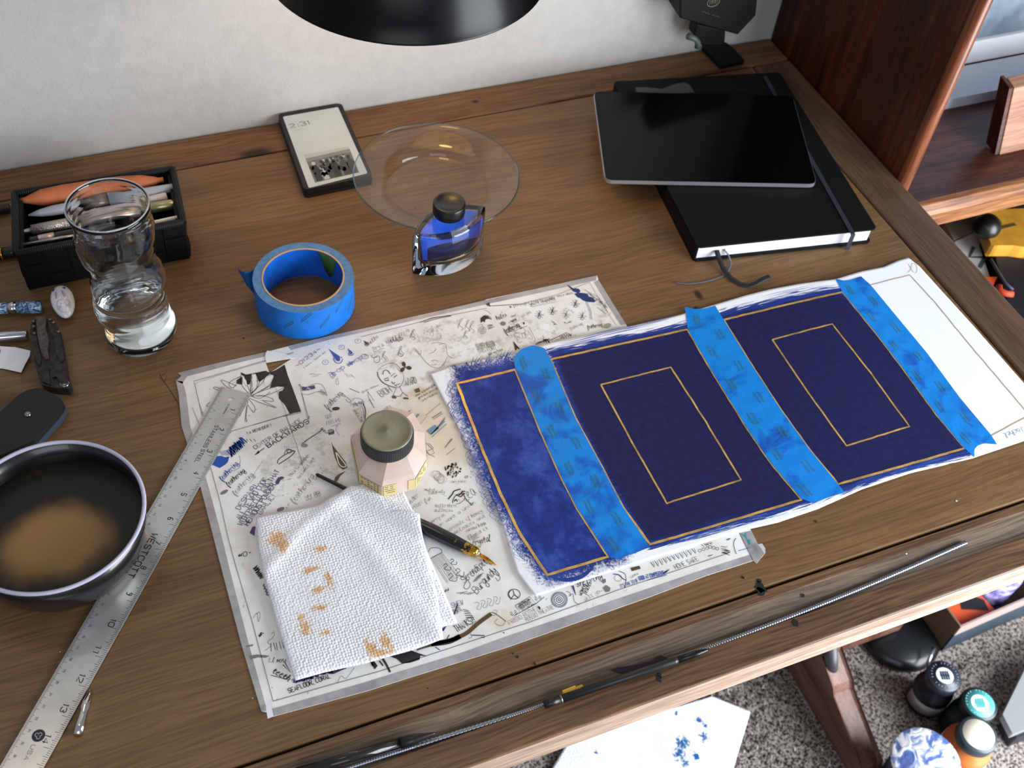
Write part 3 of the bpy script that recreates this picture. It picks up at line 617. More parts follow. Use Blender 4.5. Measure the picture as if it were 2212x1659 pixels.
# face, trefoil, BIOHAZARD
for pts, w_ in (([(1375, 660), (1385, 720), (1440, 800), (1530, 850), (1630, 880)], .0010), ([(1375, 650), (1430, 590), (1530, 545), (1620, 550), (1690, 620), (1730, 700), (1740, 760)], .0004), ([(1450, 700), (1460, 650), (1510, 640), (1550, 690)], .0009), ([(1465, 765), (1500, 750), (1530, 745)], .0008), ([(1475, 780), (1520, 780), (1525, 765)], .0011), ([(1560, 725), (1600, 690), (1620, 675)], .0005), ([(1600, 740), (1625, 720), (1645, 705)], .0009), ([(1570, 790), (1590, 825), (1615, 805)], .0008), ([(1605, 845), (1640, 840), (1690, 820)], .0006), ([(1625, 855), (1645, 858)], .0008), ([(1740, 760), (1700, 850), (1640, 880), (1620, 920), (1590, 985)], .0005), ([(1640, 600), (1690, 660), (1700, 690)], .0004), ([(1680, 860), (1720, 940), (1800, 1000)], .0005), ([(1590, 985), (1680, 1000), (1720, 950)], .0006)):
    S(cG(pts), w_, 0)
for a in (0.2, 2.3, 4.4):
    cx_, cy_ = 1755 + 55 * math.cos(a), 598 + 45 * math.sin(a); F(cG(Ec((cx_, cy_), 36, 26, 10, a)), 0)
S(cG(Ec((1757, 598), 12, 9, 8)), .0008, 0, closed=True)
T('BIOH', cG([(1430, 1010)])[0], cG([(1585, 935)])[0], .011, .0006, 0, 0); T('AZARD', cG([(1770, 850)])[0], (742 + 160, 828), .0115, .0006, 0, 0)
F(cG([(1570, 1000), (1600, 990), (1640, 1010), (1630, 1030), (1580, 1025)]), 4); F(cG([(1730, 1018), (1760, 1010), (1805, 1022), (1800, 1040), (1740, 1038)]), 4); F([(895, 842), (905, 838), (908, 846), (898, 849)], 4)
T('What a beautiful', (898, 858), (940, 832), .0026, .0003, 0); T('golden point', (904, 862), (946, 840), .0026, .0003, 0); T('stroke', (912, 868), (945, 850), .0026, .0003, 0)
# left lower lettering
T('! A REMINDER !', cC([(620, 275)])[0], cC([(860, 190)])[0], .0045, .0006, 0); hatch(*cC([(610, 315), (625, 340), (680, 315)]), 3, .0005, 0)
T('CENTER OF BALANCE', cC([(698, 420)])[0], cC([(1165, 140)])[0], .0056, .0006, 0, 0, .2); T('BACKWARDS', cC([(830, 405)])[0], cC([(1240, 150)])[0], .0066, .0008, 0, 0, .2); T('BACKWARDS', cC([(834, 402)])[0], cC([(1243, 147)])[0], .0066, .0004, 0, 0, .3)
L(cC([(790, 405), (695, 475)]), wd=.0008, mi=0); F(cC([(695, 477), (730, 432), (742, 452)]), 0)
for k in range(7): L(cC([(345 + 13 * k, 440 - 3 * k), (365 + 12 * k, 480)]), wd=.0004, mi=1)
F(cC([(270, 572), (300, 490), (360, 485), (400, 500), (440, 490), (425, 545), (400, 570), (345, 605)]), 1)
for k in range(15): L(cC([(440 + k * 7, 400 - k * 5), (460 + k * 9 + random.uniform(-8, 8), 500 - k * 8)]), wd=.0009, mi=1)
scrib(*cC([(440, 460), (590, 320)]), 12, 26, .0009, 1)
T('feathering', cC([(370, 735)])[0], cC([(530, 570)])[0], .0066, .0006, 1, .15, .15); S(cC([(530, 570), (550, 540), (540, 480)]), .0004, 1); S(cC([(480, 635), (540, 600), (545, 560)]), .0004, 1)
T('feathering', cC([(430, 790)])[0], cC([(600, 640)])[0], .0062, .0006, 0, .15, .15); T('feathering', cC([(500, 880)])[0], cC([(685, 680)])[0], .0066, .0004, 3, .15, .15); S(cC([(640, 760), (690, 700), (690, 660), (770, 540)]), .0003, 3)
T('DESPAIR!', cC([(545, 1022)])[0], cC([(725, 785)])[0], .0064, .0007, 2, 0, .2); T('ALL YE WHO COOK', cC([(550, 1120)])[0], cC([(825, 715)])[0], .0066, .0007, 2, 0, .2); T('WITH PRECUT AND THAT', cC([(565, 1180)])[0], cC([(945, 635)])[0], .0062, .0007, 2, 0, .2); T('HENIOUS POWDER', cC([(630, 1180)])[0], cC([(905, 770)])[0], .0066, .0009, 2, 0, .2); T('GARLIC!', cC([(755, 1070)])[0], cC([(905, 885)])[0], .0064, .0006, 2, 0, .2)
F(cC([(900, 745), (925, 700), (965, 690), (990, 700), (950, 725), (930, 765), (905, 770)]), 2); F(cC([(640, 1250), (670, 1190), (700, 1185), (690, 1280)]), 2)
for pts, w_ in (([(920, 560), (930, 520), (1000, 470), (1090, 435), (1060, 480), (990, 530), (930, 568)], .0009), ([(985, 470), (1010, 420), (1060, 425), (1090, 440)], .0006)): S(cC(pts), w_, 0)
S(cC(Ec((1035, 438), 22, 16, 10)), .0008, 0, closed=True)
for k in range(6): L(cC([(1000 + 18 * k, 415 - 3 * k), (985 + 24 * k, 385 + 2 * k)]), wd=.0003, mi=2)
F(cC([(1455, 340), (1470, 380), (1530, 460), (1600, 550), (1615, 600), (1570, 622), (1530, 590), (1490, 500), (1470, 420)]), 4); S(cC([(1500, 450), (1530, 560), (1570, 595), (1600, 580), (1540, 500), (1510, 455)]), .0012, 9, lift=.00006); F(cC([(1485, 735), (1490, 700), (1540, 660), (1600, 635), (1545, 680), (1520, 725), (1500, 740)]), 4)
T('This is another', cC([(1050, 700)])[0], cC([(1240, 480)])[0], .004, .00035, 3); T('seismic art', cC([(1135, 715)])[0], cC([(1295, 510)])[0], .004, .00035, 3); T('feathering', cC([(1085, 960)])[0], cC([(1290, 690)])[0], .007, .0004, 3, .15, .15); T('yy gg', cC([(1200, 910)])[0], cC([(1340, 860)])[0], .006, .0004, 3, .15, .15)
F(cC(Ec((1187, 380), 35, 18, 10)), 8); F(cC(Ec((390, 845), 45, 16, 8, -.5)), 3); F(cC(Ec((950, 1015), 42, 18, 8, -.4)), 3)
T('#O;', cC([(530, 1500)])[0], cC([(670, 1465)])[0], .0058, .0007, 0)
# left bottom strip
scrib(*cD([(110, 90), (170, 180)]), 8, 22, .0007, 0); scrib(*cD([(180, 230), (215, 320)]), 3, 8, .0009, 5); S(cD([(100, 500), (130, 460), (140, 530), (155, 490), (150, 450), (125, 470)]), .0004, 3); T('mn', cD([(155, 650)])[0], cD([(180, 622)])[0], .004, .0007, 0)
S(cD([(190, 760), (240, 720), (215, 690), (260, 650), (265, 610), (245, 625)]), .0004, 3); hatch(*cD([(240, 700), (250, 760), (330, 680)]), 5, .0005, 0); F(cD([(40, 722), (100, 708), (95, 722), (50, 730)]), 3); F(cD([(70, 800), (130, 790), (230, 800), (200, 815), (140, 812), (80, 828)]), 3)
T('Ll mens', cD([(225, 850)])[0], cD([(360, 850)])[0], .005, .0005, 3); T('teeth', cD([(250, 930)])[0], cD([(375, 1000)])[0], .0058, .0008, 0, .2); L(cD([(240, 955), (385, 990)]), wd=.0006, mi=0); L(cD([(335, 870), (395, 930), (350, 850)]), wd=.0008, mi=0)
T('SEAFLOOR, CORAL', cD([(385, 1098)])[0], cD([(720, 975)])[0], .0052, .0008, 0, 0, .25); S(cD([(770, 1015), (800, 960), (840, 980), (905, 895)]), .0004, 3)
for k in range(30): t = k / 29; L(cD([(440 + 560 * t, 990 - 165 * t - 12), (435 + 560 * t + random.uniform(-6, 6), 1020 - 150 * t - 25 * t + random.uniform(-10, 6))]), wd=.0030, mi=2)
F(cD([(690, 915), (860, 870), (1000, 820), (900, 870), (740, 945), (700, 945)]), 2)
F(cD([(1030, 840), (1060, 838), (1090, 880), (1075, 900), (1058, 880), (1045, 880)]), 0); S(cD([(1130, 820), (1160, 870), (1190, 930)]), .0016, 0); F(cD([(1190, 805), (1260, 770), (1360, 758), (1420, 780), (1480, 800), (1430, 800), (1425, 830), (1350, 855), (1285, 862), (1245, 825)]), 0)
for a, c_ in (((1040, 850), (1070, 905)), ((1105, 840), (1135, 880))): L(cD([a, c_]), wd=.0012, mi=0)
S(cI([(0, 1540), (250, 1470), (440, 1430), (560, 1390), (700, 1320), (850, 1190), (1030, 1060)]), .0034, 4); S(cI([(200, 1480), (440, 1445), (600, 1370)]), .0042, 0)
L(cI([(450, 1350), (400, 1440)]), wd=.0008, mi=0); L(cI([(255, 1515), (320, 1560)]), wd=.0007, mi=0); T('sss', cI([(0, 1580)])[0], cI([(130, 1520)])[0], .005, .0004, 3)
F(cD([(1596, 590), (1640, 560), (1618, 600), (1600, 608)]), 5)
# right of the towel
S(cI([(165, 210), (190, 160), (270, 150), (330, 170), (350, 210), (290, 245), (190, 300)]), .0005, 0)
for k in range(9): L(cI([(200 + 18 * k, 295 - 10 * k), (430 + 22 * k + random.uniform(-20, 20), 640 - 12 * k)]), wd=.0004, mi=3)
for (x, y, s_) in ((400, 400, 1), (490, 330, .9), (470, 540, 1.2), (570, 470, 1.2)):
    S(cI([(x - 30 * s_, y), (x, y - 30 * s_), (x + 25 * s_, y), (x - 20 * s_, y + 40 * s_), (x + 60 * s_, y + 60 * s_), (x + 70 * s_, y + 10 * s_)]), .0005, 0)
T('Serendipity', cI([(660, 640)])[0], cI([(1010, 330)])[0], .0085, .00055, 0, .2, .15); S(cI([(690, 600), (650, 690), (700, 720), (740, 650), (660, 560), (610, 560)]), .0005, 0)
T('Burgundy', cI([(830, 790)])[0], cI([(1110, 480)])[0], .0092, .0006, 0, .2, .15); S(cI([(1080, 480), (1150, 560), (1120, 610), (1090, 560)]), .0005, 0)
hatch(*cI([(780, 620), (850, 590), (850, 530)]), 8, .0005, 3); hatch(*cI([(550, 780), (650, 750), (700, 800)]), 4, .0006, 3); T('#', cI([(385, 780)])[0], cI([(465, 745)])[0], .0058, .0005, 2)
for k in range(4): x, y = 840 + 85 * k, 960 - 25 * k; S(cI([(x - 40, y - 50), (x, y - 60), (x + 20, y - 30), (x - 10, y + 30), (x + 40, y + 35), (x + 60, y - 60)]), .0004, 3)
T('THANKS!!', cI([(560, 1320)])[0], cI([(820, 1170)])[0], .0085, .0007, 0, 0, .25); T('SHEW', cI([(490, 980)])[0], cI([(650, 930)])[0], .006, .0005, 2); T('TURTL', cI([(525, 1075)])[0], cI([(640, 1010)])[0], .006, .0005, 2); L(cI([(515, 1070), (565, 930)]), wd=.0013, mi=0)
for k in range(5): L(cI([(640 + 10 * k, 1000 + 28 * k), (720 + 18 * k, 1020 + 22 * k)]), wd=.0006, mi=0)
for k in range(2): S(cI(Ec((1348 - 4 * k, 790), 78 + 5 * k, 68)), .0006, 0, closed=True)
L(cI([(1330, 735), (1345, 795), (1400, 840)]), wd=.0008, mi=0); L(cI([(1345, 795), (1290, 870)]), wd=.0006, mi=0)
L(cI([(1360, 950), (1560, 825), (1640, 920), (1430, 1040), (1360, 950)]), wd=.0005, mi=0); L(cI([(1395, 965), (1565, 865), (1585, 905), (1420, 1000), (1395, 965)]), wd=.0004, mi=0); T('ABSCISSAS', cI([(1425, 990)])[0], cI([(1570, 900)])[0], .0044, .0005, 0)
L(cI([(1340, 1090), (1640, 925), (1760, 830)]), wd=.0005, mi=0); hatch(*cI([(1400, 935), (1420, 930), (1540, 860)]), 7, .0006, 0); hatch(*cI([(1450, 1000), (1465, 990), (1600, 930)]), 7, .0006, 0)
for (x, y) in ((1305, 1060), (1360, 1040), (1640, 850), (1690, 830)): S(cI([(x - 15, y - 10), (x, y - 25), (x + 12, y - 5), (x - 5, y + 10), (x + 15, y + 25), (x + 30, y)]), .0004, 0)
F(cI([(1665, 965), (1690, 955), (1708, 980), (1700, 1010), (1680, 985)]), 0); T('FRISIO ROTHEN', cI([(1290, 1220)])[0], cI([(1700, 990)])[0], .0055, .0004, 3, 0, .3); T('RUSSIO THEATRE', cI([(1520, 1170)])[0], cI([(1905, 985)])[0], .0055, .0004, 3, 0, .3)
S(cI([(1030, 1040), (1090, 1060), (1230, 1165)]), .0006, 0); S(cI([(1060, 1010), (1110, 1020), (1080, 1080), (1040, 1080)]), .0004, 3); S(cI([(1220, 1165), (1190, 1220), (1110, 1210), (1080, 1170), (1120, 1130)]), .0004, 3)
L(cI([(760, 1355), (935, 1360), (930, 1390), (890, 1380)]), wd=.0009, mi=5); S(cI([(720, 1400), (760, 1380), (740, 1330)]), .0004, 5); F(cI([(1190, 1315), (1205, 1312), (1212, 1332), (1200, 1330)]), 0)
# bottom middle-right
for r in (95, 80, 60, 35, 14): S(cJ(Ec((598, 640), r, r * .95, 18)), .0006, 5, closed=True)
S(cJ([(680, 540), (730, 560), (720, 600), (760, 570), (780, 660), (840, 700)]), .0006, 3); F(cJ([(745, 480), (770, 470), (800, 590), (790, 580)]), 2); T('shelving', cJ([(815, 490)])[0], cJ([(1110, 380)])[0], .008, .0006, 2, .2); T('women', cJ([(865, 595)])[0], cJ([(920, 470)])[0], .005, .0005, 0); T('peaches', cJ([(920, 575)])[0], cJ([(985, 440)])[0], .005, .0005, 0)
F(cJ([(1110, 400), (1150, 390), (1155, 430), (1120, 450)]), 3); F(cJ([(1120, 500), (1160, 465), (1210, 500), (1200, 540), (1150, 550)]), 3); T('will you', cJ([(910, 660)])[0], cJ([(1110, 540)])[0], .004, .00035, 8); S(cJ([(1240, 335), (1300, 340), (1360, 390), (1400, 410)]), .0009, 2); S(cJ(Ec((1300, 380), 45, 40)), .0004, 3, closed=True); S(cJ([(1310, 300), (1380, 330), (1395, 400), (1380, 500)]), .0006, 0)
F(cJ([(1450, 260), (1555, 235), (1570, 270), (1465, 300)]), 4); T('uwu', cJ([(1455, 385)])[0], cJ([(1540, 335)])[0], .004, .0004, 3); T("IT'S TIME TO BE", cJ([(1335, 500)])[0], cJ([(1545, 425)])[0], .0042, .0005, 1); T('GOOD AT COMPOSITING', cJ([(1558, 410)])[0], cJ([(1860, 335)])[0], .005, .0007, 1, 0, .3); L(cJ([(1645, 410), (1880, 345)]), wd=.0006, mi=1); F(cJ([(1830, 320), (1920, 270), (1880, 315), (1840, 335)]), 5)
T('HOME SAFE', cF([(475, 715)])[0], cF([(870, 560)])[0], .006, .0005, 0, 0, .25)
for k in range(11): x = 60 + 70 * k; y = 590 - 23 * k; L(cF([(x - 20, y), (x + 50, y + 85 + 10 * math.sin(k))]), wd=.0006, mi=0); L(cF([(x + 20, y - 12), (x + 55, y + 65)]), wd=.0004, mi=0)
for (x, y) in ((880, 395), (945, 370), (1010, 350), (1060, 330), (1120, 345), (1180, 360)): S(cF(Ec((x, y), 26, 24, 10)), .0004, 0, closed=True)
hatch(*cF([(1240, 320), (1340, 340), (1260, 440)]), 5, .0006, 0); hatch(*cF([(1310, 370), (1400, 400), (1290, 430)]), 4, .0006, 0); hatch(*cF([(920, 290), (960, 310), (1060, 250)]), 6, .0006, 0); F(cF(Ec((1370, 200), 40, 14, 8, -.4)), 3); L(cF([(1020, 490), (1100, 465)]), wd=.0007, mi=0); S(cF([(1500, 180), (1460, 260), (1480, 380), (1510, 450)]), .0008, 3)
F(cF([(1590, 95), (1640, 130), (1670, 75), (1672, 150), (1700, 210), (1740, 200), (1735, 240), (1750, 280), (1720, 295), (1695, 240), (1680, 190), (1640, 150), (1600, 125)]), 6)
# middle right field of faint handwriting
T('mutely sly', cH([(340, 950)])[0], cH([(590, 985)])[0], .0045, .0003, 3); T('later', cH([(390, 1000)])[0], cH([(520, 990)])[0], .0045, .0003, 8); T('anyone', cH([(680, 850)])[0], cH([(870, 845)])[0], .004, .0003, 8)
T('wider', cH([(150, 1130)])[0], cH([(270, 1010)])[0], .0055, .0003, 3); T('vibe! fun', cH([(185, 1190)])[0], cH([(430, 1060)])[0], .0055, .0003, 3); T('hello there', cH([(480, 1165)])[0], cH([(750, 1160)])[0], .0045, .0003, 8); T('dullness', cH([(460, 1220)])[0], cH([(700, 1220)])[0], .0045, .0003, 8)
for (A, B, s_) in (((430, 1370), (600, 1270), 'worry in'), ((530, 1420), (990, 1110), 'or want a union'), ((640, 1480), (1080, 1220), 'scribble if honey'), ((730, 1510), (1110, 1290), 'melodies and'), ((880, 1480), (1130, 1380), 'curious kinds'), ((900, 1570), (1160, 1440), 'fluid it')): T(s_, cH([A])[0], cH([B])[0], .0042, .00032, 3)
T('crystal', cH([(960, 1659)])[0], cH([(1190, 1590)])[0], .008, .0005, 0, .3); hatch(*cH([(920, 1550), (990, 1510), (960, 1590)]), 4, .0004, 3)
# eye, little flask, round print, comb, blue brush marks
for pts, w_ in (([(640, 1060), (690, 1000), (720, 955), (800, 930)], .0013), ([(700, 1110), (710, 1050), (760, 1000), (830, 990), (860, 985)], .0008), ([(740, 1120), (790, 1110), (850, 1060), (850, 1010)], .0005), ([(720, 1090), (740, 1060), (760, 1090)], .0010), ([(780, 1010), (830, 960), (860, 960)], .0012), ([(800, 1030), (850, 985)], .0012), ([(740, 1000), (800, 1030)], .0010)): S(cH(pts), w_, 0)
T('fea', cH([(880, 1090)])[0], cH([(1000, 990)])[0], .014, .0005, 0, .2)
L(cH([(310, 345), (350, 330), (370, 350), (440, 420), (465, 470), (400, 495), (330, 385), (345, 370), (310, 345)]), wd=.0005, mi=2); L(cH([(380, 350), (400, 345), (450, 405), (440, 415)]), wd=.0005, mi=2); L(cH([(380, 440), (430, 420)]), wd=.0005, mi=2); L(cH([(310, 385), (380, 470), (470, 520)]), wd=.0004, mi=2); S(cH(Ec((300, 280), 24, 22, 10)), .0005, 2, closed=True); S(cH([(325, 290), (315, 325), (290, 330)]), .0005, 2)
for k in range(46): a, r = random.uniform(0, 6.28), 110 * math.sqrt(random.uniform(.02, 1)); x, y = 700 + r * math.cos(a), 685 + .85 * r * math.sin(a); F(cH(Ec((x, y), random.uniform(5, 15), random.uniform(8, 22), 6, .2)), 4 if k % 3 else 3)
for k in range(7): S(cH(Ec((480 + 14 * k, 740 + 12 * k), 60, 45, 9, k)), .0003, 8, closed=True)
S(cH([(850, 780), (870, 765), (895, 762), (880, 785), (855, 790)]), .0005, 4)
for (A, B, w_, m_) in (((170, 70), (265, -30), .002, 7), ((60, 20), (160, -80), .0012, 7), ((390, 210), (500, 130), .006, 7), ((430, 265), (620, 95), .0008, 7), ((420, 230), (600, 60), .0012, 7), ((440, 210), (600, 30), .0008, 3), ((470, 190), (600, 10), .0006, 3), ((435, 20), (560, -60), .0009, 3), ((450, 40), (570, -40), .0006, 3), ((350, -10), (540, -170), .0004, 3), ((240, 140), (370, 0), .0003, 3), ((600, 400), (690, 280), .0006, 4), ((615, 495), (735, 400), .0004, 4), ((620, 370), (700, 290), .0005, 3)): L(cH([A, B]), wd=w_, mi=m_)
# top band of doodles
T('Light', cB([(460, 560)])[0], cB([(640, 480)])[0], .010, .0004, 8, .2); T('Void', cB([(460, 600)])[0], cB([(640, 560)])[0], .008, .0004, 8, .2)
for (x, y, s_) in ((790, 450, 1), (845, 460, 1), (880, 470, 1), (830, 530, .7), (310, 665, .9), (410, 530, .9), (180, 700, .8)): S(cB([(x - 20 * s_, y + 30 * s_), (x, y - 40 * s_), (x + 18 * s_, y - 45 * s_), (x - 8 * s_, y), (x + 25 * s_, y + 30 * s_), (x + 5 * s_, y + 45 * s_)]), .0005, 3)
F(cK([(235, 600), (232, 545), (275, 505), (330, 510), (380, 560), (340, 545), (300, 555), (290, 595), (265, 580)]), 0); S(cK([(240, 540), (300, 500), (360, 520), (380, 555)]), .0006, 0); S(cK([(275, 430), (340, 450), (370, 490)]), .0004, 3)
for r in (55, 38, 22): S(cK(Ec((255, 700), r, r * .85, 12)), .0004, 3, closed=True)
hatch(*cK([(320, 640), (390, 610), (340, 690)]), 5, .0007, 3); S(cK([(200, 640), (250, 620), (270, 680), (230, 720)]), .0005, 3)
T('hales', cK([(460, 565)])[0], cK([(585, 510)])[0], .007, .0006, 0, .2); F(cK(Ec((533, 610), 38, 28, 10)), 3); L(cK([(605, 600), (690, 545), (735, 495), (755, 560), (640, 625), (605, 600)]), wd=.0004, mi=3); T('over', cK([(650, 530)])[0], cK([(720, 505)])[0], .004, .0004, 0); scrib(*cK([(640, 585), (710, 560)]), 4, 8, .0006, 0); T('uzi pie', cK([(780, 530)])[0], cK([(910, 465)])[0], .005, .0004, 3)
F(cK(Ec((808, 607), 13, 18, 8)), 4); T('feathering', cK([(570, 745)])[0], cK([(760, 650)])[0], .0085, .0007, 0, .15, .15); S(cK([(540, 720), (640, 720), (855, 640)]), .0004, 0); S(cK([(770, 650), (830, 700), (800, 740), (700, 730), (690, 770), (760, 790)]), .0005, 3); T('Ray', cK([(740, 850)])[0], cK([(900, 760)])[0], .013, .0004, 3, .2); S(cK([(880, 660), (910, 720), (960, 820), (930, 870), (880, 850)]), .0004, 3); S(cK([(720, 840), (740, 870), (790, 840)]), .0004, 3)
T('A few pages lead to bigger ones when', cK([(620, 400)])[0], cK([(1460, 215)])[0], .0042, .0004, 3); T("you're inspired", cK([(890, 370)])[0], cK([(1220, 290)])[0], .0042, .0005, 0); L(cK([(915, 392), (1265, 318)]), wd=.0003, mi=3); L(cK([(915, 380), (1240, 305)]), wd=.0003, mi=3); F(cK([(620, 400), (632, 372), (646, 398)]), 0)
for (x, y, m_) in ((1010, 490, 0), (1185, 440, 0), (1490, 345, 0), (1580, 510, 3), (1365, 490, 8)):
    S(cK([(x - 5, y - 50), (x + 15, y - 40), (x - 5, y), (x + 20, y + 35), (x + 5, y + 55), (x - 10, y + 35), (x + 15, y - 20)]), .0006, m_)
    for k in range(2): L(cK([(x - 60, y + 20 - 30 * k), (x + 65, y - 10 - 10 * k + 20)]), wd=.0004, mi=m_ if m_ else 0)
    L(cK([(x - 35, y - 45), (x + 50, y + 45)]), wd=.0004, mi=m_); L(cK([(x + 35, y - 50), (x - 30, y + 50)]), wd=.0004, mi=m_)
L(cK([(1180, 575), (1250, 630)]), wd=.0008, mi=3); F(cK(Ec((1213, 622), 8, 8, 6)), 0); F(cK(Ec((1352, 597), 10, 8, 6)), 0); L(cK([(1365, 615), (1445, 575)]), wd=.0005, mi=0); L(cK([(1400, 590), (1440, 600)]), wd=.0005, mi=0)
for k in range(14): S(cK(Ec((1640 + 5.5 * k - .05 * k * k + (12 if 3 < k < 10 else 0), 325 + 17 * k), 15, 11, 8)), .0003, 3, closed=True)
for (x, y) in ((1370, 410), (1405, 430), (1440, 440), (1460, 460), (1345, 430)): S(cK(Ec((x, y), 9, 8, 6)), .0003, 3, closed=True)
F(cK([(1380, 98), (1400, 100), (1470, 150), (1490, 142), (1540, 150), (1560, 180), (1540, 200), (1600, 205), (1650, 215), (1670, 250), (1720, 265), (1762, 310), (1740, 328), (1640, 320), (1590, 300), (1560, 275), (1520, 260), (1480, 215), (1520, 205), (1460, 180), (1450, 165)]), 5)
L(cK([(1610, 160), (1800, 260), (1920, 460), (1900, 480), (1780, 390)]), wd=.0005, mi=2); T('coming of the day', cK([(1650, 205)])[0], cK([(1900, 400)])[0], .004, .0004, 5); F(cK(Ec((1915, 640), 55, 32, 10, -.3)), 8); T('feathering', cK([(1655, 680)])[0], cK([(1850, 645)])[0], .006, .0005, 0, .15); T('feathering', cK([(1430, 700)])[0], cK([(1590, 625)])[0], .005, .0003, 8, .15)
F(cK([(665, 840), (690, 870), (755, 945), (735, 950), (720, 935), (700, 975), (690, 950)]), 0); T('TRAINER MONITOR', cK([(190, 960)])[0], cK([(440, 905)])[0], .010, .0004, 0, 0); T('THIS FORT', cK([(210, 1010)])[0], cK([(450, 950)])[0], .007, .0004, 0, 0); T('not my kind.', cK([(350, 1035)])[0], cK([(540, 960)])[0], .004, .0004, 3); hatch(*cK([(960, 880), (1020, 850), (1080, 840)]), 4, .001, 0); hatch(*cK([(1070, 810), (1090, 860), (1130, 830)]), 5, .0009, 0); L(cK([(1150, 835), (1380, 730), (1440, 770)]), wd=.0006, mi=0); scrib(*cK([(1290, 800), (1440, 760)]), 5, 10, .0006, 0); hatch(*cK([(965, 885), (1150, 800), (975, 895)]), 2, .0005, 0)
for pts in ([(430, 640), (450, 660), (480, 700), (510, 740), (560, 780), (620, 795), (660, 760), (690, 700)], [(540, 680), (580, 665), (600, 640)], [(620, 610), (670, 600), (680, 640), (690, 690), (745, 720)], [(560, 740), (590, 730), (610, 740)], [(660, 600), (600, 590), (560, 600)], [(560, 770), (600, 765)], [(430, 650), (470, 690), (480, 650)]): S(cB(pts), .0005, 3)
b.build('ink_doodles', INK, sheet, kind='stuff')

# ------------------------------------------------------------------ painting with three tape strips
c4 = crop(900, 700, 2.765); c5 = crop(1450, 540, 2.903); c8 = crop(1880, 380, 3.19)
def zs(x, y): return .0034 + .0007 * math.sin(9 * x + 5 * y) + .0005 * math.sin(23 * x - 13 * y + 1)
ZP = .0034
top = [(929, 805), (952, 797), (978, 787), (1040, 776), (1110, 764), (1189, 741), (1300, 719), (1400, 697), (1479, 676), (1553, 656), (1610, 640), (1664, 626), (1730, 614), (1805, 602), (1860, 585), (1910, 574), (1940, 561), (1963, 555)]
top = [(x, y + (random.uniform(-1.6, 1.6) if 1 < i < 17 else 0)) for i, (x, y) in enumerate(top)]
right = [(1963, 555), (1987, 574), (2100, 700), (2212, 829), (2292, 924)]
bottom = [(1157, 1288), (1369, 1218), (1593, 1148), (1680, 1129), (1767, 1100), (1863, 1057), (1967, 1022), (2101, 990), (2212, 953), (2292, 924)]
left = [(929, 805), (1005, 950), (1081, 1116), (1117, 1235), (1157, 1288)]
pf = coons(*[[W2(p, ZP) for p in e] for e in (top, right, bottom, left)])
pc = W2((1600, 900)); painting = thing('painting', 'long white sheet with dark blue panels outlined in gold and blue tape strips', 'painting', (pc[0], pc[1], 0))
def sdist(P, poly):
    P = np.asarray(P, float); Q = np.asarray(poly, float); d = np.full(len(P), 1e9); ins = np.zeros(len(P), bool)
    for i in range(len(Q)):
        a, c_ = Q[i - 1], Q[i]; e = c_ - a; w_ = P - a; t = np.clip((w_ @ e) / max(e @ e, 1e-9), 0, 1); d = np.minimum(d, np.hypot(*(w_ - t[:, None] * e).T))
        cnd = ((a[1] <= P[:, 1]) != (c_[1] <= P[:, 1])); xx = a[0] + (P[:, 1] - a[1]) / (np.where(abs(c_[1] - a[1]) < 1e-9, 1e-9, c_[1] - a[1])) * (c_[0] - a[0]); ins ^= cnd & (P[:, 0] < xx)
    return np.where(ins, d, -d)
pan1 = c4([(212, 240), (228, 330), (225, 480), (305, 650), (370, 850), (430, 1030), (550, 1200), (640, 1370), (735, 1520), (800, 1552), (980, 1500), (1110, 1440), (1170, 1436), (1235, 1420), (1300, 1300), (900, 400), (760, 170), (580, 190), (400, 230)])
pan2 = [(1180, 757), (1300, 733), (1480, 697), (1553, 673), (1640, 652), (1800, 618), (1830, 625), (1900, 700), (2095, 965), (2098, 986), (1950, 1020), (1835, 1062), (1790, 1075), (1740, 1096), (1560, 1140), (1404, 1188), (1390, 1180), (1300, 1030), (1240, 910)]
NU, NV = 300, 110; b = MB(); b.grid(NU, NV, lambda u, v: (lambda q: (q.x, q.y, zs(q.x, q.y)))(pf(u, v)))
px_ = [pxof(v) for v in b.v]; d1, d2 = sdist(px_, pan1), sdist(px_, pan2)
me_uv = [(i / (NU - 1), j / (NV - 1)) for j in range(NV) for i in range(NU)]
pt = NT('painted_paper')
uvn = pt.n('ShaderNodeAttribute', attribute_name='uvp').outputs['Vector']
cloud = pt.noise(pt.mapv(uvn, (9, 4, 1)), 1.6, 8, .62, .6); cl2 = pt.noise(pt.mapv(uvn, (40, 16, 1)), 2.5, 6, .7)
scr = pt.noise(pt.mapv(uvn, (60, 20, 1), rot=(0, 0, .5)), 2.2, 5, .7, 2.2); strk = pt.noise(pt.mapv(uvn, (7, 62, 1), rot=(0, 0, .03)), 2.4, 5, .62, .5)
royal = pt.ramp(pt.math('ADD', pt.math('MULTIPLY', cloud, .7), pt.math('MULTIPLY', cl2, .3)), [(.34, (16, 28, 92)), (.5, (26, 52, 134)), (.68, (62, 92, 178))])
navy = pt.ramp(cl2, [(.3, (18, 18, 62)), (.7, (27, 28, 84))])
s1 = pt.math('ADD', pt.attr('d1'), pt.math('MULTIPLY', pt.math('SUBTRACT', scr, .5), 80)); m1 = pt.fade(s1, -16, 12)
s2 = pt.math('ADD', pt.attr('d2'), pt.math('MULTIPLY', pt.math('SUBTRACT', strk, .5), 46)); m2 = pt.fade(s2, -2, 3)
deep = pt.fade(pt.math('ADD', pt.attr('d2'), pt.math('MULTIPLY', pt.math('SUBTRACT', strk, .5), 40)), 8, 20)
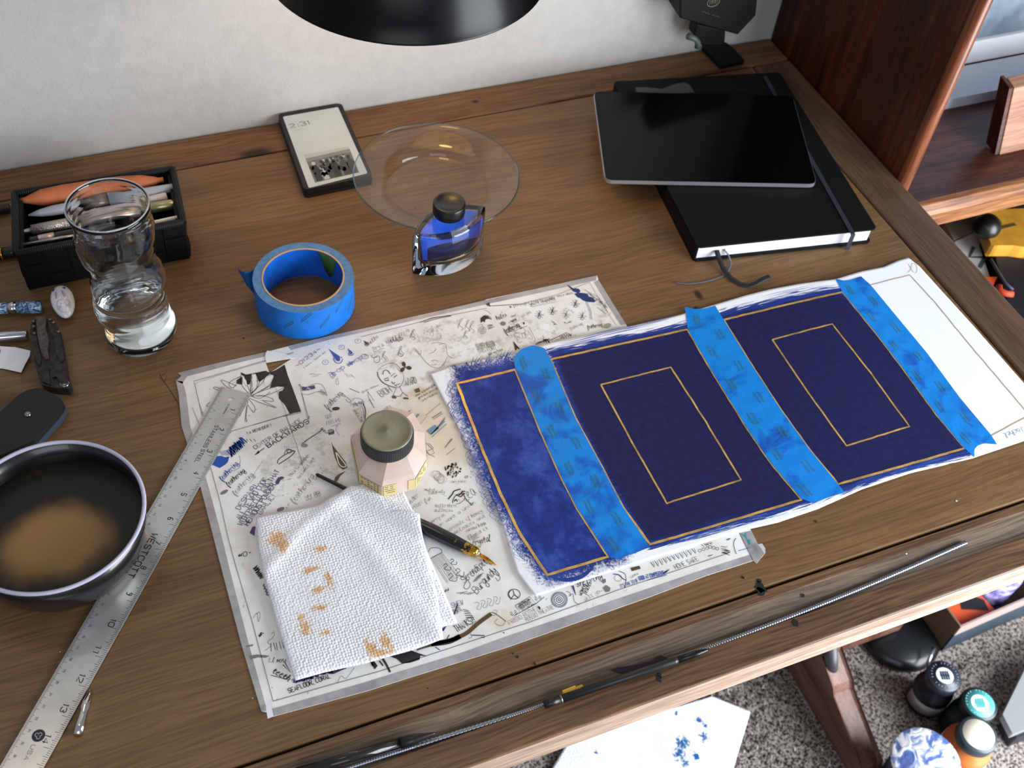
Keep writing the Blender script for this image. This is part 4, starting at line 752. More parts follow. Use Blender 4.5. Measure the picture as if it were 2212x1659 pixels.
c = pt.mix(m1, (241, 243, 247), royal); c = pt.mix(m2, c, pt.mix(deep, (30, 52, 132), navy)); pt.color(c); pt.set(rough=.6, spec=.3); pt.bump(pt.noise(pt.obj(), 500, 3), .2, .0003)
po_ = b.build('paper', pt.mat, painting, solid=.0005)
for nm, arr in (('d1', d1), ('d2', d2)):
    a_ = po_.data.attributes.new(nm, 'FLOAT', 'POINT'); a_.data.foreach_set('value', np.asarray(arr, np.float32))
a_ = po_.data.attributes.new('uvp', 'FLOAT_VECTOR', 'POINT'); a_.data.foreach_set('vector', np.array([(u, v, 0) for u, v in me_uv], np.float32).ravel())
# brush marks in the margins
b = MB()
def brush(px, wd, mi): b.ribbon([tuple(q) for q in smooth([W2(p, ZP) for p in px], 5)], wd, .00012, mi, zs, True)
for k in range(70):
    t = random.random(); x = 1200 + 590 * t; y = 752 - (x - 1200) * .2245 + random.uniform(-11, 6); l_ = random.uniform(40, 150); brush([(x, y), (x + l_ / 2, y - l_ * .115 + random.uniform(-2, 2)), (x + l_, y - l_ * .235)], random.uniform(.0002, .0007), random.choice((0, 0, 0, 1))) if x + l_ < 1480 or (x > 1560 and x + l_ < 1800) else None
for k in range(60):
    x = random.uniform(1420, 1660); y = 1188 - (x - 1404) * .282 + random.uniform(-7, 5); l_ = random.uniform(30, 100)
    if x + l_ < 1715: brush([(x, y), (x + l_ / 2, y - l_ * .15 + random.uniform(-2, 2)), (x + l_, y - l_ * .29)], random.uniform(.0002, .0006), random.choice((0, 0, 2)))
    x = random.uniform(1830, 2010); y = 1054 - (x - 1824) * .285 + random.uniform(-8, 4); l_ = random.uniform(20, 70)
    if x + l_ < 2070: brush([(x, y), (x + l_ / 2, y - l_ * .145), (x + l_, y - l_ * .29)], random.uniform(.0002, .0006), random.choice((0, 0, 2)))
lp = c4([(228, 330), (228, 480), (305, 650), (370, 850), (430, 1030), (550, 1200), (640, 1370)])
for k in range(150):
    t = random.uniform(0, len(lp) - 1.01); i = int(t); f_ = t - i; x = lp[i][0] * (1 - f_) + lp[i + 1][0] * f_; y = lp[i][1] * (1 - f_) + lp[i + 1][1] * f_; s_ = random.uniform(6, 20)
    x += random.uniform(-4, 8); brush([(x + s_ * .8, y - s_ * .5), (x - s_ * .3, y - s_ * .4), (x - s_ * .9, y + s_ * .3), (x - s_ * .2, y + s_ * .9), (x + s_ * .8, y + s_)], random.uniform(.00015, .0004), 0)
for k in range(34):
    x = random.uniform(985, 1100); y = 800 - (x - 985) * .25 - random.uniform(0, 8); l_ = random.uniform(12, 34); brush([(x, y + 12), (x + 5, y + 12 - l_ * .5), (x + random.uniform(8, 20), y + 12 - l_)], random.uniform(.0002, .0008), random.choice((0, 2)))
for A_, w_ in (([(470, 350), (560, 385), (700, 400), (850, 365), (960, 290), (1020, 210)], .0040), ([(600, 365), (720, 385), (850, 345), (930, 290)], .0012), ([(760, 300), (850, 260), (930, 230)], .0012), ([(610, 340), (760, 300)], .0014), ([(900, 330), (980, 280)], .0014)): brush(cJ(A_), w_, 3)
b.build('brush_marks', [plain('paint_blue_stroke', (52, 84, 168), .5), plain('paint_white_stroke', (226, 232, 244), .5), plain('paint_midblue_stroke', (32, 70, 150), .5), plain('paint_royal_stroke', (30, 58, 142), .5)], painting, kind='stuff')
# gold outlines
gold = NT('gold_ink'); gold.color(gold.ramp(gold.noise(gold.obj(), 70, 5, .7), [(.3, (150, 128, 78)), (.5, (214, 168, 92)), (.7, (240, 200, 104))])); gold.set(rough=.38, metal=.35)
def outline(px, wd, name='gold_outline', z=.00022, m=None, label=None):
    b = MB(); P = []
    for (a, c_) in zip(px, px[1:]):
        n_ = max(2, int(math.hypot(c_[0] - a[0], c_[1] - a[1]) / 14))
        for k in range(n_): t = k / n_; P.append((a[0] + (c_[0] - a[0]) * t + random.uniform(-.45, .45), a[1] + (c_[1] - a[1]) * t + random.uniform(-.45, .45)))
    P.append(px[-1]); b.ribbon([W2(p, ZP) for p in P], wd, z, 0, zs); o = b.build(name, m or gold.mat, painting)
    if label: o['label'] = label
outline([(1113.4, 798.4), (987.9, 827.3), (1033.8, 949.5), (1080.8, 1065), (1120.6, 1148.5), (1182, 1241.8), (1314, 1202), (1247, 1098), (1214.7, 1036), (1167.6, 931.5), (1113.4, 798.4)], .0026)
outline([(1189.3, 777.8), (1485.2, 712), (1536, 800), (1615.3, 929), (1663.6, 1000), (1730.7, 1080.8), (1404.5, 1174.9), (1344.8, 1094), (1301.4, 1011), (1241.8, 902.5), (1189.3, 777.8)], .0024)
outline([(1563, 691.6), (1819.3, 631.3), (1894.4, 722.6), (1949.5, 795), (2021.8, 894.8), (2083, 968.9), (1810, 1047.4), (1749.7, 975.8), (1684.2, 884.5), (1615.3, 777.7), (1563, 691.6)], .0024)
outline([(1297.8, 832), (1449, 793.3), (1525, 912), (1600.5, 1036.7), (1440.7, 1086.3), (1368, 960), (1297.8, 832)], .0018)
outline([(1667.7, 735.3), (1796.9, 700.9), (1880, 806), (1964, 921.7), (1827.9, 964.4), (1745, 850), (1667.7, 735.3)], .0018)
tan = plain('dull_gold_line', (186, 160, 130), .5, .2)
outline([(1880.6, 615), (1965.7, 592.4), (2018, 649.6), (2099.4, 750), (2212, 884.7), (2222, 898), (2140.7, 941.3)], .0013, m=tan, label='thin dull gold outline on the bare white end')
b = MB(); 
def zs2(x, y): return zs(x, y)
write(b, 'er-Jachel', (2232, 915), (2166, 938), .0052, .0004, .0002, 0, zs, .1, .2, ZP)
S_ = [W2(p, ZP) for p in c8([(262, 600), (300, 660), (322, 655), (318, 610), (290, 600), (280, 640), (258, 660)])]; b.ribbon([tuple(q) for q in smooth(S_, 4)], .0005, .0002, 1, zs)
b.build('pencil_notes', [plain('note_blue_grey', (120, 136, 170), .6), plain('note_tan', (172, 150, 132), .6)], painting, kind='stuff')
# masking tape strips
mt = NT('painters_tape'); mo = mt.obj()
mt.color(mt.mix(mt.fade(mt.noise(mo, 22, 4, .6, .8), .48, .66), (0, 128, 214), (10, 80, 176))); mt.set(rough=.5, spec=.4); mt.bump(mt.noise(mt.mapv(mo, (1, 1, 1)), 240, 3), .4, .0006)
olive = plain('olive_print', (66, 112, 70), .6)
def tape(lft, rgt, tops, bots, marks):
    P = [W2(p, ZP) for p in tops] ; f_ = coons(P, [W2(p, ZP) for p in rgt], [W2(p, ZP) for p in bots], [W2(p, ZP) for p in lft])
    b = MB(); b.grid(14, 70, lambda u, v: (lambda q: (q.x, q.y, zs(q.x, q.y) + .00042 + .0002 * math.sin(v * 60 + 3 * u) * (1 if .1 < u < .9 else 0)))(f_(u, v))); o = b.build('masking_tape', mt.mat, painting)
    b = MB()
    for (u, v0, v1) in marks:
        for r_ in (0, 1):
            pts = [f_(u + .10 * r_ + (.045 if k % 2 else 0), v0 + (v1 - v0) * k / 12) for k in range(13)]; b.ribbon(pts, .0008, .00075, 0, zs)
    b.build('tape_print', olive, o)
mk = [(.22 + .42 * (k % 2), .035 + .088 * k, .035 + .088 * k + .055) for k in range(11)]
T1L = [(1109, 774), (1113.4, 798.4), (1167.6, 931.5), (1214.7, 1036), (1247, 1098), (1316, 1203)]; T1R = [(1176.7, 754), (1189.3, 777.8), (1241.8, 902.5), (1301.4, 1011), (1344.8, 1094), (1404.5, 1181)]
tape(T1L, T1R, [(1109, 774), (1124, 756), (1149.5, 747), (1162, 749), (1176.7, 754)], [(1316, 1203), (1328, 1206), (1341, 1208), (1352, 1199), (1368, 1196), (1386, 1188), (1404.5, 1181)], mk)
tape([(1479.3, 664), (1485.2, 712), (1536, 800), (1615.3, 929), (1663.6, 1000), (1730.7, 1079)], [(1544.7, 661), (1563, 691.6), (1615.3, 777.7), (1684.2, 884.5), (1749.7, 975.8), (1823.8, 1065)], [(1479.3, 664), (1501.7, 669), (1525, 667), (1544.7, 661)], [(1730.7, 1079), (1745, 1084), (1756.6, 1088.7), (1785, 1077), (1823.8, 1065)], mk)
tape([(1804, 602), (1819.3, 631.3), (1894.4, 722.6), (1949.5, 795), (2021.8, 894.8), (2083, 968.9), (2104, 989)], [(1860, 597), (1880.6, 615), (2001, 760.5), (2073.5, 860), (2140.7, 941.3), (2152.7, 961)], [(1804, 602), (1822, 607), (1835.8, 605.4), (1860, 597)], [(2104, 989), (2104.5, 970.6), (2112, 963), (2125, 958.5), (2152.7, 961)], mk)

# ------------------------------------------------------------------ steel ruler
rm = NT('brushed_steel'); ro = rm.obj(); rm.color(rm.ramp(rm.noise(ro, 30, 5), [(.3, (186, 184, 180)), (.7, (204, 202, 198))])); rm.set(rough=rm.ramp(rm.noise(rm.mapv(ro, (3, 3, 3)), 4, 5), [(.3, (95, 95, 95)), (.7, (125, 125, 125))]), metal=.55)
ZR = .0021; ruA = at(478.4, 834.2, ZR); ruB = at(5.4, 1645.8, ZR); ruC = at(544, 848.5, ZR)
rd = (ruB - ruA); rd.z = 0; rd.normalize(); rn = Vector((-rd.y, rd.x, 0));  # rn: towards +x side
wd_ = abs((ruC - ruA).dot(rn)); RLEN = .0254 * 15.32
ruler = thing('steel_ruler', 'stainless steel ruler with engraved inch marks running diagonally past the bowl', 'ruler', (ruA.x, ruA.y, 0))
def RP(s, t): return ruA + rd * s + rn * t      # s along, t across
b = MB(); hl = [(RP(.0118, wd_ * .5) + Vector((math.cos(a) * .0029, math.sin(a) * .0029, 0)))[:2] for a in [k * math.pi / 10 for k in range(20)]]
loop = [RP(.001, 0)[:2], RP(0, .001)[:2], RP(0, wd_ - .001)[:2], RP(.001, wd_)[:2], RP(RLEN, wd_)[:2], RP(RLEN, 0)[:2]]
b.flat([loop, hl], ZR); b.build('blade', rm.mat, ruler, solid=.0009)
eng = plain('engraved_black', (40, 38, 40), .6); engl = plain('engraved_light', (92, 90, 92), .6)
b = MB(); s0 = .0254 * .0
numpx = [(502.6, 885.5), (478, 927.7), (452.7, 974.8), (423.9, 1022.2), (397.3, 1068.7), (368, 1121), (341.2, 1173), (310, 1226.8), (279.4, 1283), (242.2, 1346.7), (209.7, 1404.4), (174.4, 1466), (138.9, 1530.5), (100.4, 1597.5), (60, 1666)]
s1_ = (at(*numpx[0], ZR) - ruA).dot(rd)
for k in range(0, 15 * 16):
    s = s1_ - .0254 + k * .0254 / 16 + .0035; 
    if s < .002 or s > RLEN - .001: continue
    ln = .0075 if k % 16 == 0 else (.0058 if k % 8 == 0 else (.0046 if k % 4 == 0 else .0032))
    b.ribbon([RP(s, wd_ - .0004)[:2], RP(s, wd_ - ln)[:2]], .00028, ZR + .00012, 0)
for k in range(0, 380):
    s = .002 + k * .001
    if s > RLEN - .001: break
    b.ribbon([RP(s, .0004)[:2], RP(s, .0044 if k % 10 == 0 else (.0034 if k % 5 == 0 else .0024))[:2]], .00024, ZR + .00012, 0)
b.build('graduations', [eng, engl], ruler, kind='stuff')
b = MB()
def rtext(s, A, hgt, wd, length, mi=0, tpos=0):
    a = at(*A, ZR); ss = (a - ruA).dot(rd); tt = (a - ruA).dot(rn)
    p0, p1 = RP(ss - length / 2, tt - hgt / 2), RP(ss + length / 2, tt - hgt / 2)
    write(b, s, pxof(p0), pxof(p1), hgt, wd, ZR + .00013, mi, None, 0, .0, ZR)
for k, p in enumerate(numpx[:14]): rtext(str(k + 1), p, .0044, .0007, .0026 if k < 9 else .0068)
rtext('STAINLESS STEEL', (446.5, 959), .0034, .0005, .044); rtext('WESTCOTT', (308.5, 1200), .0050, .0009, .0445); rtext('USA', (64, 1626), .0030, .0003, .012); rtext('NI-CHROME 1', (488, 885), .0014, .0003, .014, 1)
for k in range(1, 37): 
    s = .0085 + k * .01; rtext(str(k), pxof(RP(s, .0062)), .0017, .00028, .0012 if k < 10 else .0026, 1)
b.build('numerals', [eng, engl], ruler, kind='stuff')
pl = at(83.2, 1589, ZR); b = MB(); b.flat([[(pl.x + .0048 * math.cos(a), pl.y + .0048 * math.sin(a)) for a in [k * .35 for k in range(18)]]], ZR + .00012, 0)
for a in (.3, 2.4, 4.5): b.ribbon([(pl.x + .0014 * math.cos(a) + .0013 * math.cos(t), pl.y + .0014 * math.sin(a) + .0013 * math.sin(t)) for t in [k * .7 for k in range(10)]], .0005, ZR + .0002, 1)
b.build('round_emblem', [plain('emblem_navy', (30, 30, 48), .5), plain('emblem_steel', (170, 170, 172), .4)], ruler)

# ------------------------------------------------------------------ paper towel on the sheet
pen_a, pen_b = at(683, 1027.5, .0022), at(1077, 1225, .0035)
def pen_h(x, y):
    a = Vector((pen_a.x, pen_a.y)); e = Vector((pen_b.x, pen_b.y)) - a; t = (Vector((x, y)) - a).dot(e) / e.dot(e); d = abs((Vector((x, y)) - a).cross(e.normalized()))
    tt = min(max(t, 0), .9); r = .0022 + .0042 * min(1, tt / .65)
    return 2.1 * r * math.exp(-(d / .012) ** 2)
def towel_mat(name, spots_=(), blue=()):
    t = NT(name); o = t.obj()
    vo = t.n('ShaderNodeTexVoronoi'); t.l(t.mapv(o, (1, 1, 1)), vo.inputs['Vector']); vo.inputs['Scale'].default_value = 420; vo.inputs['Randomness'].default_value = .45
    big = t.noise(o, 60, 4); hgt = t.math('ADD', t.math('MULTIPLY', vo.outputs['Distance'], 1.0), t.math('MULTIPLY', big, .7))
    c = (240, 241, 246)
    nn = t.noise(o, 150, 6, .75, 1.5)
    if spots_:
        f = t.fade(t.math('ADD', t.spots(o, spots_), t.math('MULTIPLY', t.math('SUBTRACT', nn, .5), 2.2)), .42, .75)
        f2 = t.fade(t.spots(o, [(x, y, rx * 1.7, ry * 1.7) for x, y, rx, ry in spots_]), 0, 1)
        c = t.mix(t.math('MULTIPLY', f2, .22), c, (222, 204, 176)); c = t.mix(t.math('MULTIPLY', f, .8), c, (216, 158, 84))
    if blue:
        f = t.fade(t.math('ADD', t.spots(o, blue), t.math('MULTIPLY', t.math('SUBTRACT', nn, .5), 3.2)), .5, .72); c = t.mix(f, c, (32, 92, 150))
    t.color(c); t.set(rough=.9, spec=.1); t.bump(hgt, .85, .0011); return t.mat
tc = W2((770, 1260)); towel = thing('paper_towel', 'folded white paper towel with gold ink stains lying over the dip pen', 'paper towel', (tc[0], tc[1], 0))
st = [(at(x, y).x - tc[0], at(x, y).y - tc[1], rx * 1.45, ry * 1.45) for x, y, rx, ry in [(600, 1172, .012, .010), (612, 1190, .006, .012), (692, 1196, .008, .005), (672, 1240, .010, .004), (712, 1262, .004, .012), (690, 1282, .010, .004), (650, 1342, .005, .005), (662, 1366, .007, .010), (690, 1322, .008, .004), (705, 1375, .006, .003), (803, 1412, .006, .012), (835, 1400, .006, .014), (820, 1418, .012, .005)]]
tm = towel_mat('towel_paper', st)
def fold(z0, amp, seed):
    def h(x, y):
        n1 = noise.noise(Vector((x * 14 + seed, y * 14, 0))); n2 = noise.noise(Vector((x * 38, y * 38 + seed, 3)))
        cr = abs((x - at(640, 1180).x) * .55 - (y - at(640, 1180).y) * .9 + .01 * n1); cr2 = abs((x - at(760, 1150).x) * .8 + (y - at(760, 1150).y) * .25)
        return z0 + amp * (n1 + .5 * n2) + .0016 * math.exp(-(cr / .006) ** 2) + .0018 * math.exp(-(cr2 / .008) ** 2)
    return h
def layer(top, right, bottom, left, hf, nm, zc):
    f_ = coons(*[[W2(p, zc) for p in e] for e in (top, right, bottom, left)]); b = MB()
    def P(u, v):
        q = f_(u, v); e = min(u, 1 - u, v, 1 - v); return (q.x, q.y, max(hf(q.x, q.y), pen_h(q.x, q.y) + .0016 + (hf(q.x, q.y) - .0045) * .3) - .0016 * math.exp(-e / .02))
    b.grid(80, 80, P); return b.build(nm, tm, towel, solid=-.0007)
layer([(800, 1064), (867, 1053)], [(867, 1053), (877, 1072), (894, 1110), (913, 1168), (952, 1260), (987, 1343)], [(700, 1428), (850, 1384), (987, 1343)], [(800, 1064), (760, 1200), (700, 1428)], fold(.0032, .0004, 4), 'lower_fold', .004)
layer([(553, 1116), (600, 1107), (640, 1099), (691, 1090), (721, 1071), (758, 1051), (782, 1045), (806, 1039)], [(806, 1039), (829, 1077), (845, 1108), (905, 1111), (908, 1140), (925, 1200), (945, 1290), (957, 1380)], [(637, 1468), (700, 1450), (790, 1430), (880, 1405), (957, 1380)], [(553, 1116), (558, 1180), (575, 1260), (594, 1330), (612, 1390), (637, 1468)], fold(.0066, .0009, 0), 'upper_fold', .0075)

# ------------------------------------------------------------------ dip pen
pen = thing('dip_pen', 'black tapered dip pen with gold-smeared grip and nib under the paper towel', 'pen', (pen_a.x, pen_a.y, .001))
gp = NT('gold_smeared_black'); go = gp.obj(); gv = gp.n('ShaderNodeSeparateXYZ'); gp.l(go, gv.inputs[0])
gl = at(985, 1165, .006); gd = (pen_b - pen_a).normalized(); ds = (gl - pen_a).dot(gd)
dt = gp.n('ShaderNodeVectorMath', operation='DOT_PRODUCT'); gp.l(go, dt.inputs[0]); dt.inputs[1].default_value = gd
gf = gp.fade(gp.math('ADD', gp.math('MULTIPLY', gp.math('SUBTRACT', dt.outputs['Value'], ds + .012), 45), gp.math('MULTIPLY', gp.math('SUBTRACT', gp.noise(go, 170, 5, .7), .5), 4)), -.1, .25)
gp.color(gp.mix(gf, (12, 11, 12), (214, 160, 50))); gp.set(rough=.22, metal=gf, coat=.3)
p_end = at(1032, 1196, .0062); L_ = (p_end - pen_a).length
b = MB(); b.rod(pen_a + Vector((0, 0, .0022)), p_end + Vector((0, 0, .0005)), [(0, .0010), (.01, .0017), (.3, .0022), (.5, .0036), (.62, .0056), (.72, .0064), (.86, .0060), (.95, .0050), (.985, .0049), (1, .0042)], 32); b.build('holder', gp.mat, pen)
b = MB(); b.rod(p_end - gd * .004, p_end + gd * .0015, [(0, .0030), (.7, .0030), (1, .0026)], 20); b.build('ferrule', plain('chrome', (210, 208, 205), .15, 1), pen)
nb = MB(); q0 = at(1032, 1196, .0052); q1 = at(1075, 1223, .0016); ax = (q1 - q0); l_ = ax.length; axn = ax.normalized(); sx = axn.cross(Vector((0, 0, 1))).normalized(); up = sx.cross(axn)
vs = []; prn = [(0, .0017), (.25, .0020), (.45, .0022), (.7, .0014), (.88, .0005), (1, .00015)]
for t, r in prn:
    for k in range(7): a = math.pi * (k / 6 - .5) * .9; vs.append(q0 + axn * (t * l_) + sx * (math.sin(a) * r) + up * (math.cos(a) * r * .8))
nb.add(vs, [(i * 7 + k, i * 7 + k + 1, i * 7 + 7 + k + 1, i * 7 + 7 + k) for i in range(5) for k in range(6)], 0, True)
nib = nb.build('nib', plain('gold_inked_nib', (196, 138, 52), .3, .8, var=.3, vscale=200), pen, solid=.0003)

# ------------------------------------------------------------------ ink jar
jx, jy = W2((836, 1003)); ZJ = .0016
P0, P1 = W2((773, 1035)), W2((894, 1046)); 
jar = thing('ink_jar', 'squat pink ink jar with cut corners and ribbed black and olive lid', 'jar', (jx, jy, ZJ))
jb = [W2(p, .012) for p in [(758, 955), (775, 1035), (826, 1063), (897, 1046), (921, 1004), (917, 950), (893, 905), (836, 890)]]
JH, JT = .0215, .0335
jbc = (sum(p[0] for p in jb) / 8, sum(p[1] for p in jb) / 8)
b = MB(); rings = [(.93, ZJ), (1.0, ZJ + .002), (1.0, JH), (.93, JH + .003), (.62, JT), (.54, JT + .0015), (.52, JT + .002)]
vs = [(jbc[0] + (p[0] - jbc[0]) * s_, jbc[1] + (p[1] - jbc[1]) * s_, z) for s_, z in rings for p in jb]
fs = [(r * 8 + i, r * 8 + i + 8, r * 8 + (i + 1) % 8 + 8, r * 8 + (i + 1) % 8) for r in range(len(rings) - 1) for i in range(8)] + [tuple(range(8)), tuple(range(len(vs) - 1, len(vs) - 9, -1))]
b.add(vs, fs); jm = NT('pink_ink_plastic'); jm.color(jm.ramp(jm.noise(jm.obj(), 40, 3), [(.3, (206, 178, 162)), (.7, (216, 192, 182))])); jm.set(rough=.22, spec=.5, sss=.1, coat=.3)
b.build('bottle', jm.mat, jar, bevel=.0022, seg=3)
lc = at(836, 929.5, .051); lx, ly = lc.x, lc.y
lid = NT('ribbed_black'); lid.color((22, 24, 30)); lid.set(rough=.42)
b = MB(); n = 144; vs = []
for z in (JT + .0012, JT + .0022, .0478, .0502):
    for i in range(n):
        a = 2 * math.pi * i / n; r = (.0226 if z > .05 else .0231) + (.00035 if i % 2 else 0) * (0 if z > .05 or z < JT + .002 else 1); vs.append((lx + r * math.cos(a), ly + r * math.sin(a), z))
b.add(vs, [(k * n + i, k * n + (i + 1) % n, k * n + n + (i + 1) % n, k * n + n + i) for k in range(3) for i in range(n)] + [tuple(range(n - 1, -1, -1)), tuple(range(3 * n, 4 * n))])
ld = b.build('lid', lid.mat, jar)
b = MB(); b.lathe([(.0224, .0490), (.0223, .0510), (.0212, .0514), (.0196, .0512), (.0190, .0508), (.0012, .0508), (.0009, .0512), (0, .0512)], (lx, ly, 0), n=72); ltp = b.build('lid_top', plain('olive_lid', (124, 122, 98), .42, var=.04, vscale=300), ld); 
lab = plain('kraft_label', (206, 186, 132), .6, var=.03); prt = plain('label_print', (112, 100, 64), .7)
def jl(i, t0, t1, z0, z1):
    a, c_ = Vector(jb[i]), Vector(jb[(i + 1) % 8]); ctr = Vector(jbc); q = [a.lerp(c_, t0), a.lerp(c_, t1)]; nn = Vector(((c_ - a).y, -(c_ - a).x)).normalized(); nn = nn if nn.dot((a + c_) / 2 - ctr) > 0 else -nn
    return [p + nn * .0003 for p in q], nn
b = MB()
for (i, t0, t1, z0, z1) in ((0, .02, .98, .006, .0195), (1, .02, .98, .006, .0195), (2, .04, .42, .0045, .0205), (2, .78, 1.0, .006, .0205), (3, 0, .98, .006, .0205), (4, .1, .9, .006, .0205)):
    q, nn = jl(i, t0, t1, z0, z1); b.add([(q[0].x, q[0].y, z0), (q[1].x, q[1].y, z0), (q[1].x, q[1].y, z1), (q[0].x, q[0].y, z1)], [(0, 1, 2, 3)])
b.build('label', lab, jar, solid=-.0002)
b = MB()
for (i, t0, t1) in ((1, .1, .9), (3, .1, .9), (2, .08, .38)):
    q, nn = jl(i, t0, t1, 0, 0)
    for k in range(4):
        z = .009 + k * .003
        for m_ in range(6):
            if random.random() < .25: continue
            a, c_ = q[0].lerp(q[1], m_ / 6 + .02) + nn * .0004, q[0].lerp(q[1], m_ / 6 + .13) + nn * .0004; b.add([(a.x, a.y, z), (c_.x, c_.y, z), (c_.x, c_.y, z + .0011), (a.x, a.y, z + .0011)], [(0, 1, 2, 3)])
b.build('label_print', prt, jar, kind='stuff')

# ------------------------------------------------------------------ painter's tape roll
ct = at(655, 597, .038); tr = thing('tape_roll', 'roll of blue painter\'s tape with torn end standing on the desk', 'tape', (ct.x, ct.y, 0))
RO, RI = .0490, .0405
side = NT('tape_edge'); side.color(side.ramp(side.noise(side.mapv(side.obj(), (1, 1, 1)), 200, 3), [(.3, (60, 108, 160)), (.7, (86, 134, 180))])); side.set(rough=.7)
tb = plain('tape_blue', (0, 108, 200), .5, var=.06, vscale=90)
b = MB(); b.lathe([(RI, .0004), (RO, .0004)], (ct.x, ct.y, 0), n=96, mi=1, smooth=False); b.lathe([(RO, .0004), (RO, .0376)], (ct.x, ct.y, 0), n=96); b.lathe([(RO, .0376), (RI, .0376), (RI, .0004)], (ct.x, ct.y, 0), n=96, mi=1, smooth=False); wound = b.build('wound_tape', [tb, side.mat], tr)
b = MB(); b.lathe([(RI - .0002, .0001), (RI - .0002, .038), (RI - .0018, .038), (RI - .0018, .0001), (RI - .0002, .0001)], (ct.x, ct.y, 0), n=96, smooth=False); b.build('card_core', plain('kraft_core', (196, 156, 118), .8), tr)
b = MB(); b.lathe([(RI - .0020, .0375), (RI - .0020, .0006)], (ct.x, ct.y, 0), n=96); b.build('inner_liner', [plain('liner_blue', (8, 92, 190), .45, var=.12, vscale=60)], tr)
b = MB(); vs = []
for k in range(13):
    a = math.radians(18 + 34 * k / 12); wz = .0372 - .033 * math.sin(math.pi * min(1, k / 9) * .5) ** 1.2 if k < 10 else .004
    for z in (.0372, max(.0372 - .030 * math.sin(math.pi * k / 12), .004)): vs.append((ct.x + (RI - .0024) * math.cos(a), ct.y + (RI - .0024) * math.sin(a), z))
b.add(vs, [(2 * k, 2 * k + 1, 2 * k + 3, 2 * k + 2) for k in range(12)], 0, True); b.build('green_patch', plain('liner_green', (52, 92, 34), .5), tr, solid=-.0002)
b = MB(); vs = []
rows = [((558, 585), (560, 650)), ((552, 582), (554, 641)), ((544, 584), (544, 639)), ((536, 587), (537, 627)), ((528, 588), (531, 616)), ((523, 586), (526, 602)), ((514, 581), (516, 585))]
pT = [at(*r[0], .0375) for r in rows]
for r, p in zip(rows, pT):
    lo = .0375; 
    for z in np.linspace(.0375, 0, 76):
        if pxof((p.x, p.y, z))[1] >= r[1][1]: break
        lo = z
    lo = max(lo, .0008); vs += [(p.x, p.y, .0375), (p.x, p.y, lo)]
b.add(vs, [(2 * k, 2 * k + 1, 2 * k + 3, 2 * k + 2) for k in range(len(rows) - 1)], 0, False); b.build('torn_end', plain('tape_dark_blue', (0, 78, 136), .6), tr, solid=.0002)
b = MB(); pr_o = plain('olive_tape_print', (66, 120, 110), .6)
for k in range(9):
    a0 = -2.6 + k * .36; 
    for r_ in range(2):
        pts = []
        for m_ in range(15):
            a = a0 + m_ * .016; z = .012 + .012 * ((k + 1) % 2) + m_ * .0008 + .003 * r_ + (.0011 if m_ % 2 else 0); pts.append(Vector((ct.x + (RO + .0002) * math.cos(a), ct.y + (RO + .0002) * math.sin(a), z)))
        b.tube(pts, .00022, 4)
b.build('olive_print', pr_o, wound, kind='stuff')

# ------------------------------------------------------------------ e-reader
er = [at(*p, .0125) for p in [(599, 245), (738, 221), (806, 380), (657, 411)]]
ereader = thing('e_reader', 'small black e-reader showing the time above a crowd photograph, against the wall', 'e-reader', (sum(p.x for p in er) / 4, sum(p.y for p in er) / 4, 0))
ctr = sum(er, Vector()) / 4; dyw = min(0, 1.0775 - max(p.y for p in er)) 
blk = plain('black_case', (16, 17, 18), .45, bump=.15)
def rr(P, r, n=5):
    out = []; m_ = len(P)
    for i in range(m_):
        p, a, c_ = Vector(P[i][:2]), Vector(P[i - 1][:2]), Vector(P[(i + 1) % m_][:2]); u, v = (a - p).normalized() * r, (c_ - p).normalized() * r
        for k in range(n + 1): t = k / n; out.append(p + u * (1 - t) ** 2 + v * t ** 2)
    return [(q.x, q.y) for q in out]
b = MB(); b.prism(rr(er, .006), .0004, .0048); b.build('case_back', blk, ereader, bevel=.0012)
b = MB(); b.prism(rr([p + (ctr - p) * .012 for p in er], .006), .0052, .0121); b.build('case', blk, ereader, bevel=.0018, seg=3)
es = [W2(p, .0123) for p in [(611, 252), (730, 231), (794, 374), (667, 406)]]
scn = plain('e_ink_screen', (190, 200, 200), .5, var=.02); b = MB(); b.prism(rr(es, .002), .0120, .01225); b.build('screen', scn, ereader)
b = MB(); write(b, '2:31', (627, 277), (671, 268), .0072, .0009, .01235, 0, None, 0, .05, .0123); write(b, 'Tuesday', (629, 284), (652, 280), .0018, .0002, .01235, 1, None, 0, .1, .0123); b.build('clock_digits', [plain('digit_grey', (62, 72, 76), .6), plain('digit_faint', (150, 160, 162), .6)], ereader)
pi = [W2(p, .0123) for p in [(657, 334.5), (753, 316.3), (775.8, 372.4), (680.5, 394.8)]]
b = MB(); b.flat([pi], .01235); gq = coons([pi[0], pi[1]], [pi[1], pi[2]], [pi[3], pi[2]], [pi[0], pi[3]])
def IM(pts, mi): b.flat([[tuple(gq(*p)) for p in pts]], .01240 + .00003 * mi, mi)
IM([(0, 0), (1, 0), (1, .12), (0, .16)], 1); IM([(0, .14), (1, .10), (1, .22), (0, .26)], 4)
for k in range(40):
    u, v = random.uniform(.05, .92), random.uniform(.25, .8); r = random.uniform(.02, .06); m_ = random.choice((2, 3, 2, 0, 1)); IM([(min(1, max(0, u + r * math.cos(a))), min(1, v + r * 1.5 * math.sin(a))) for a in [q * .9 for q in range(7)]], m_)
for (u, m_) in ((.3, 1), (.55, 3), (.75, 2), (.12, 3), (.9, 2), (.42, 2)):
    IM([(u - .07, .98), (u - .09, .55), (u - .03, .42), (u + .04, .42), (u + .09, .6), (u + .07, .98)], m_); IM([(u + .045 * math.cos(a), .36 + .07 * math.sin(a)) for a in [q * .8 for q in range(8)]], 3 if m_ != 3 else 1)
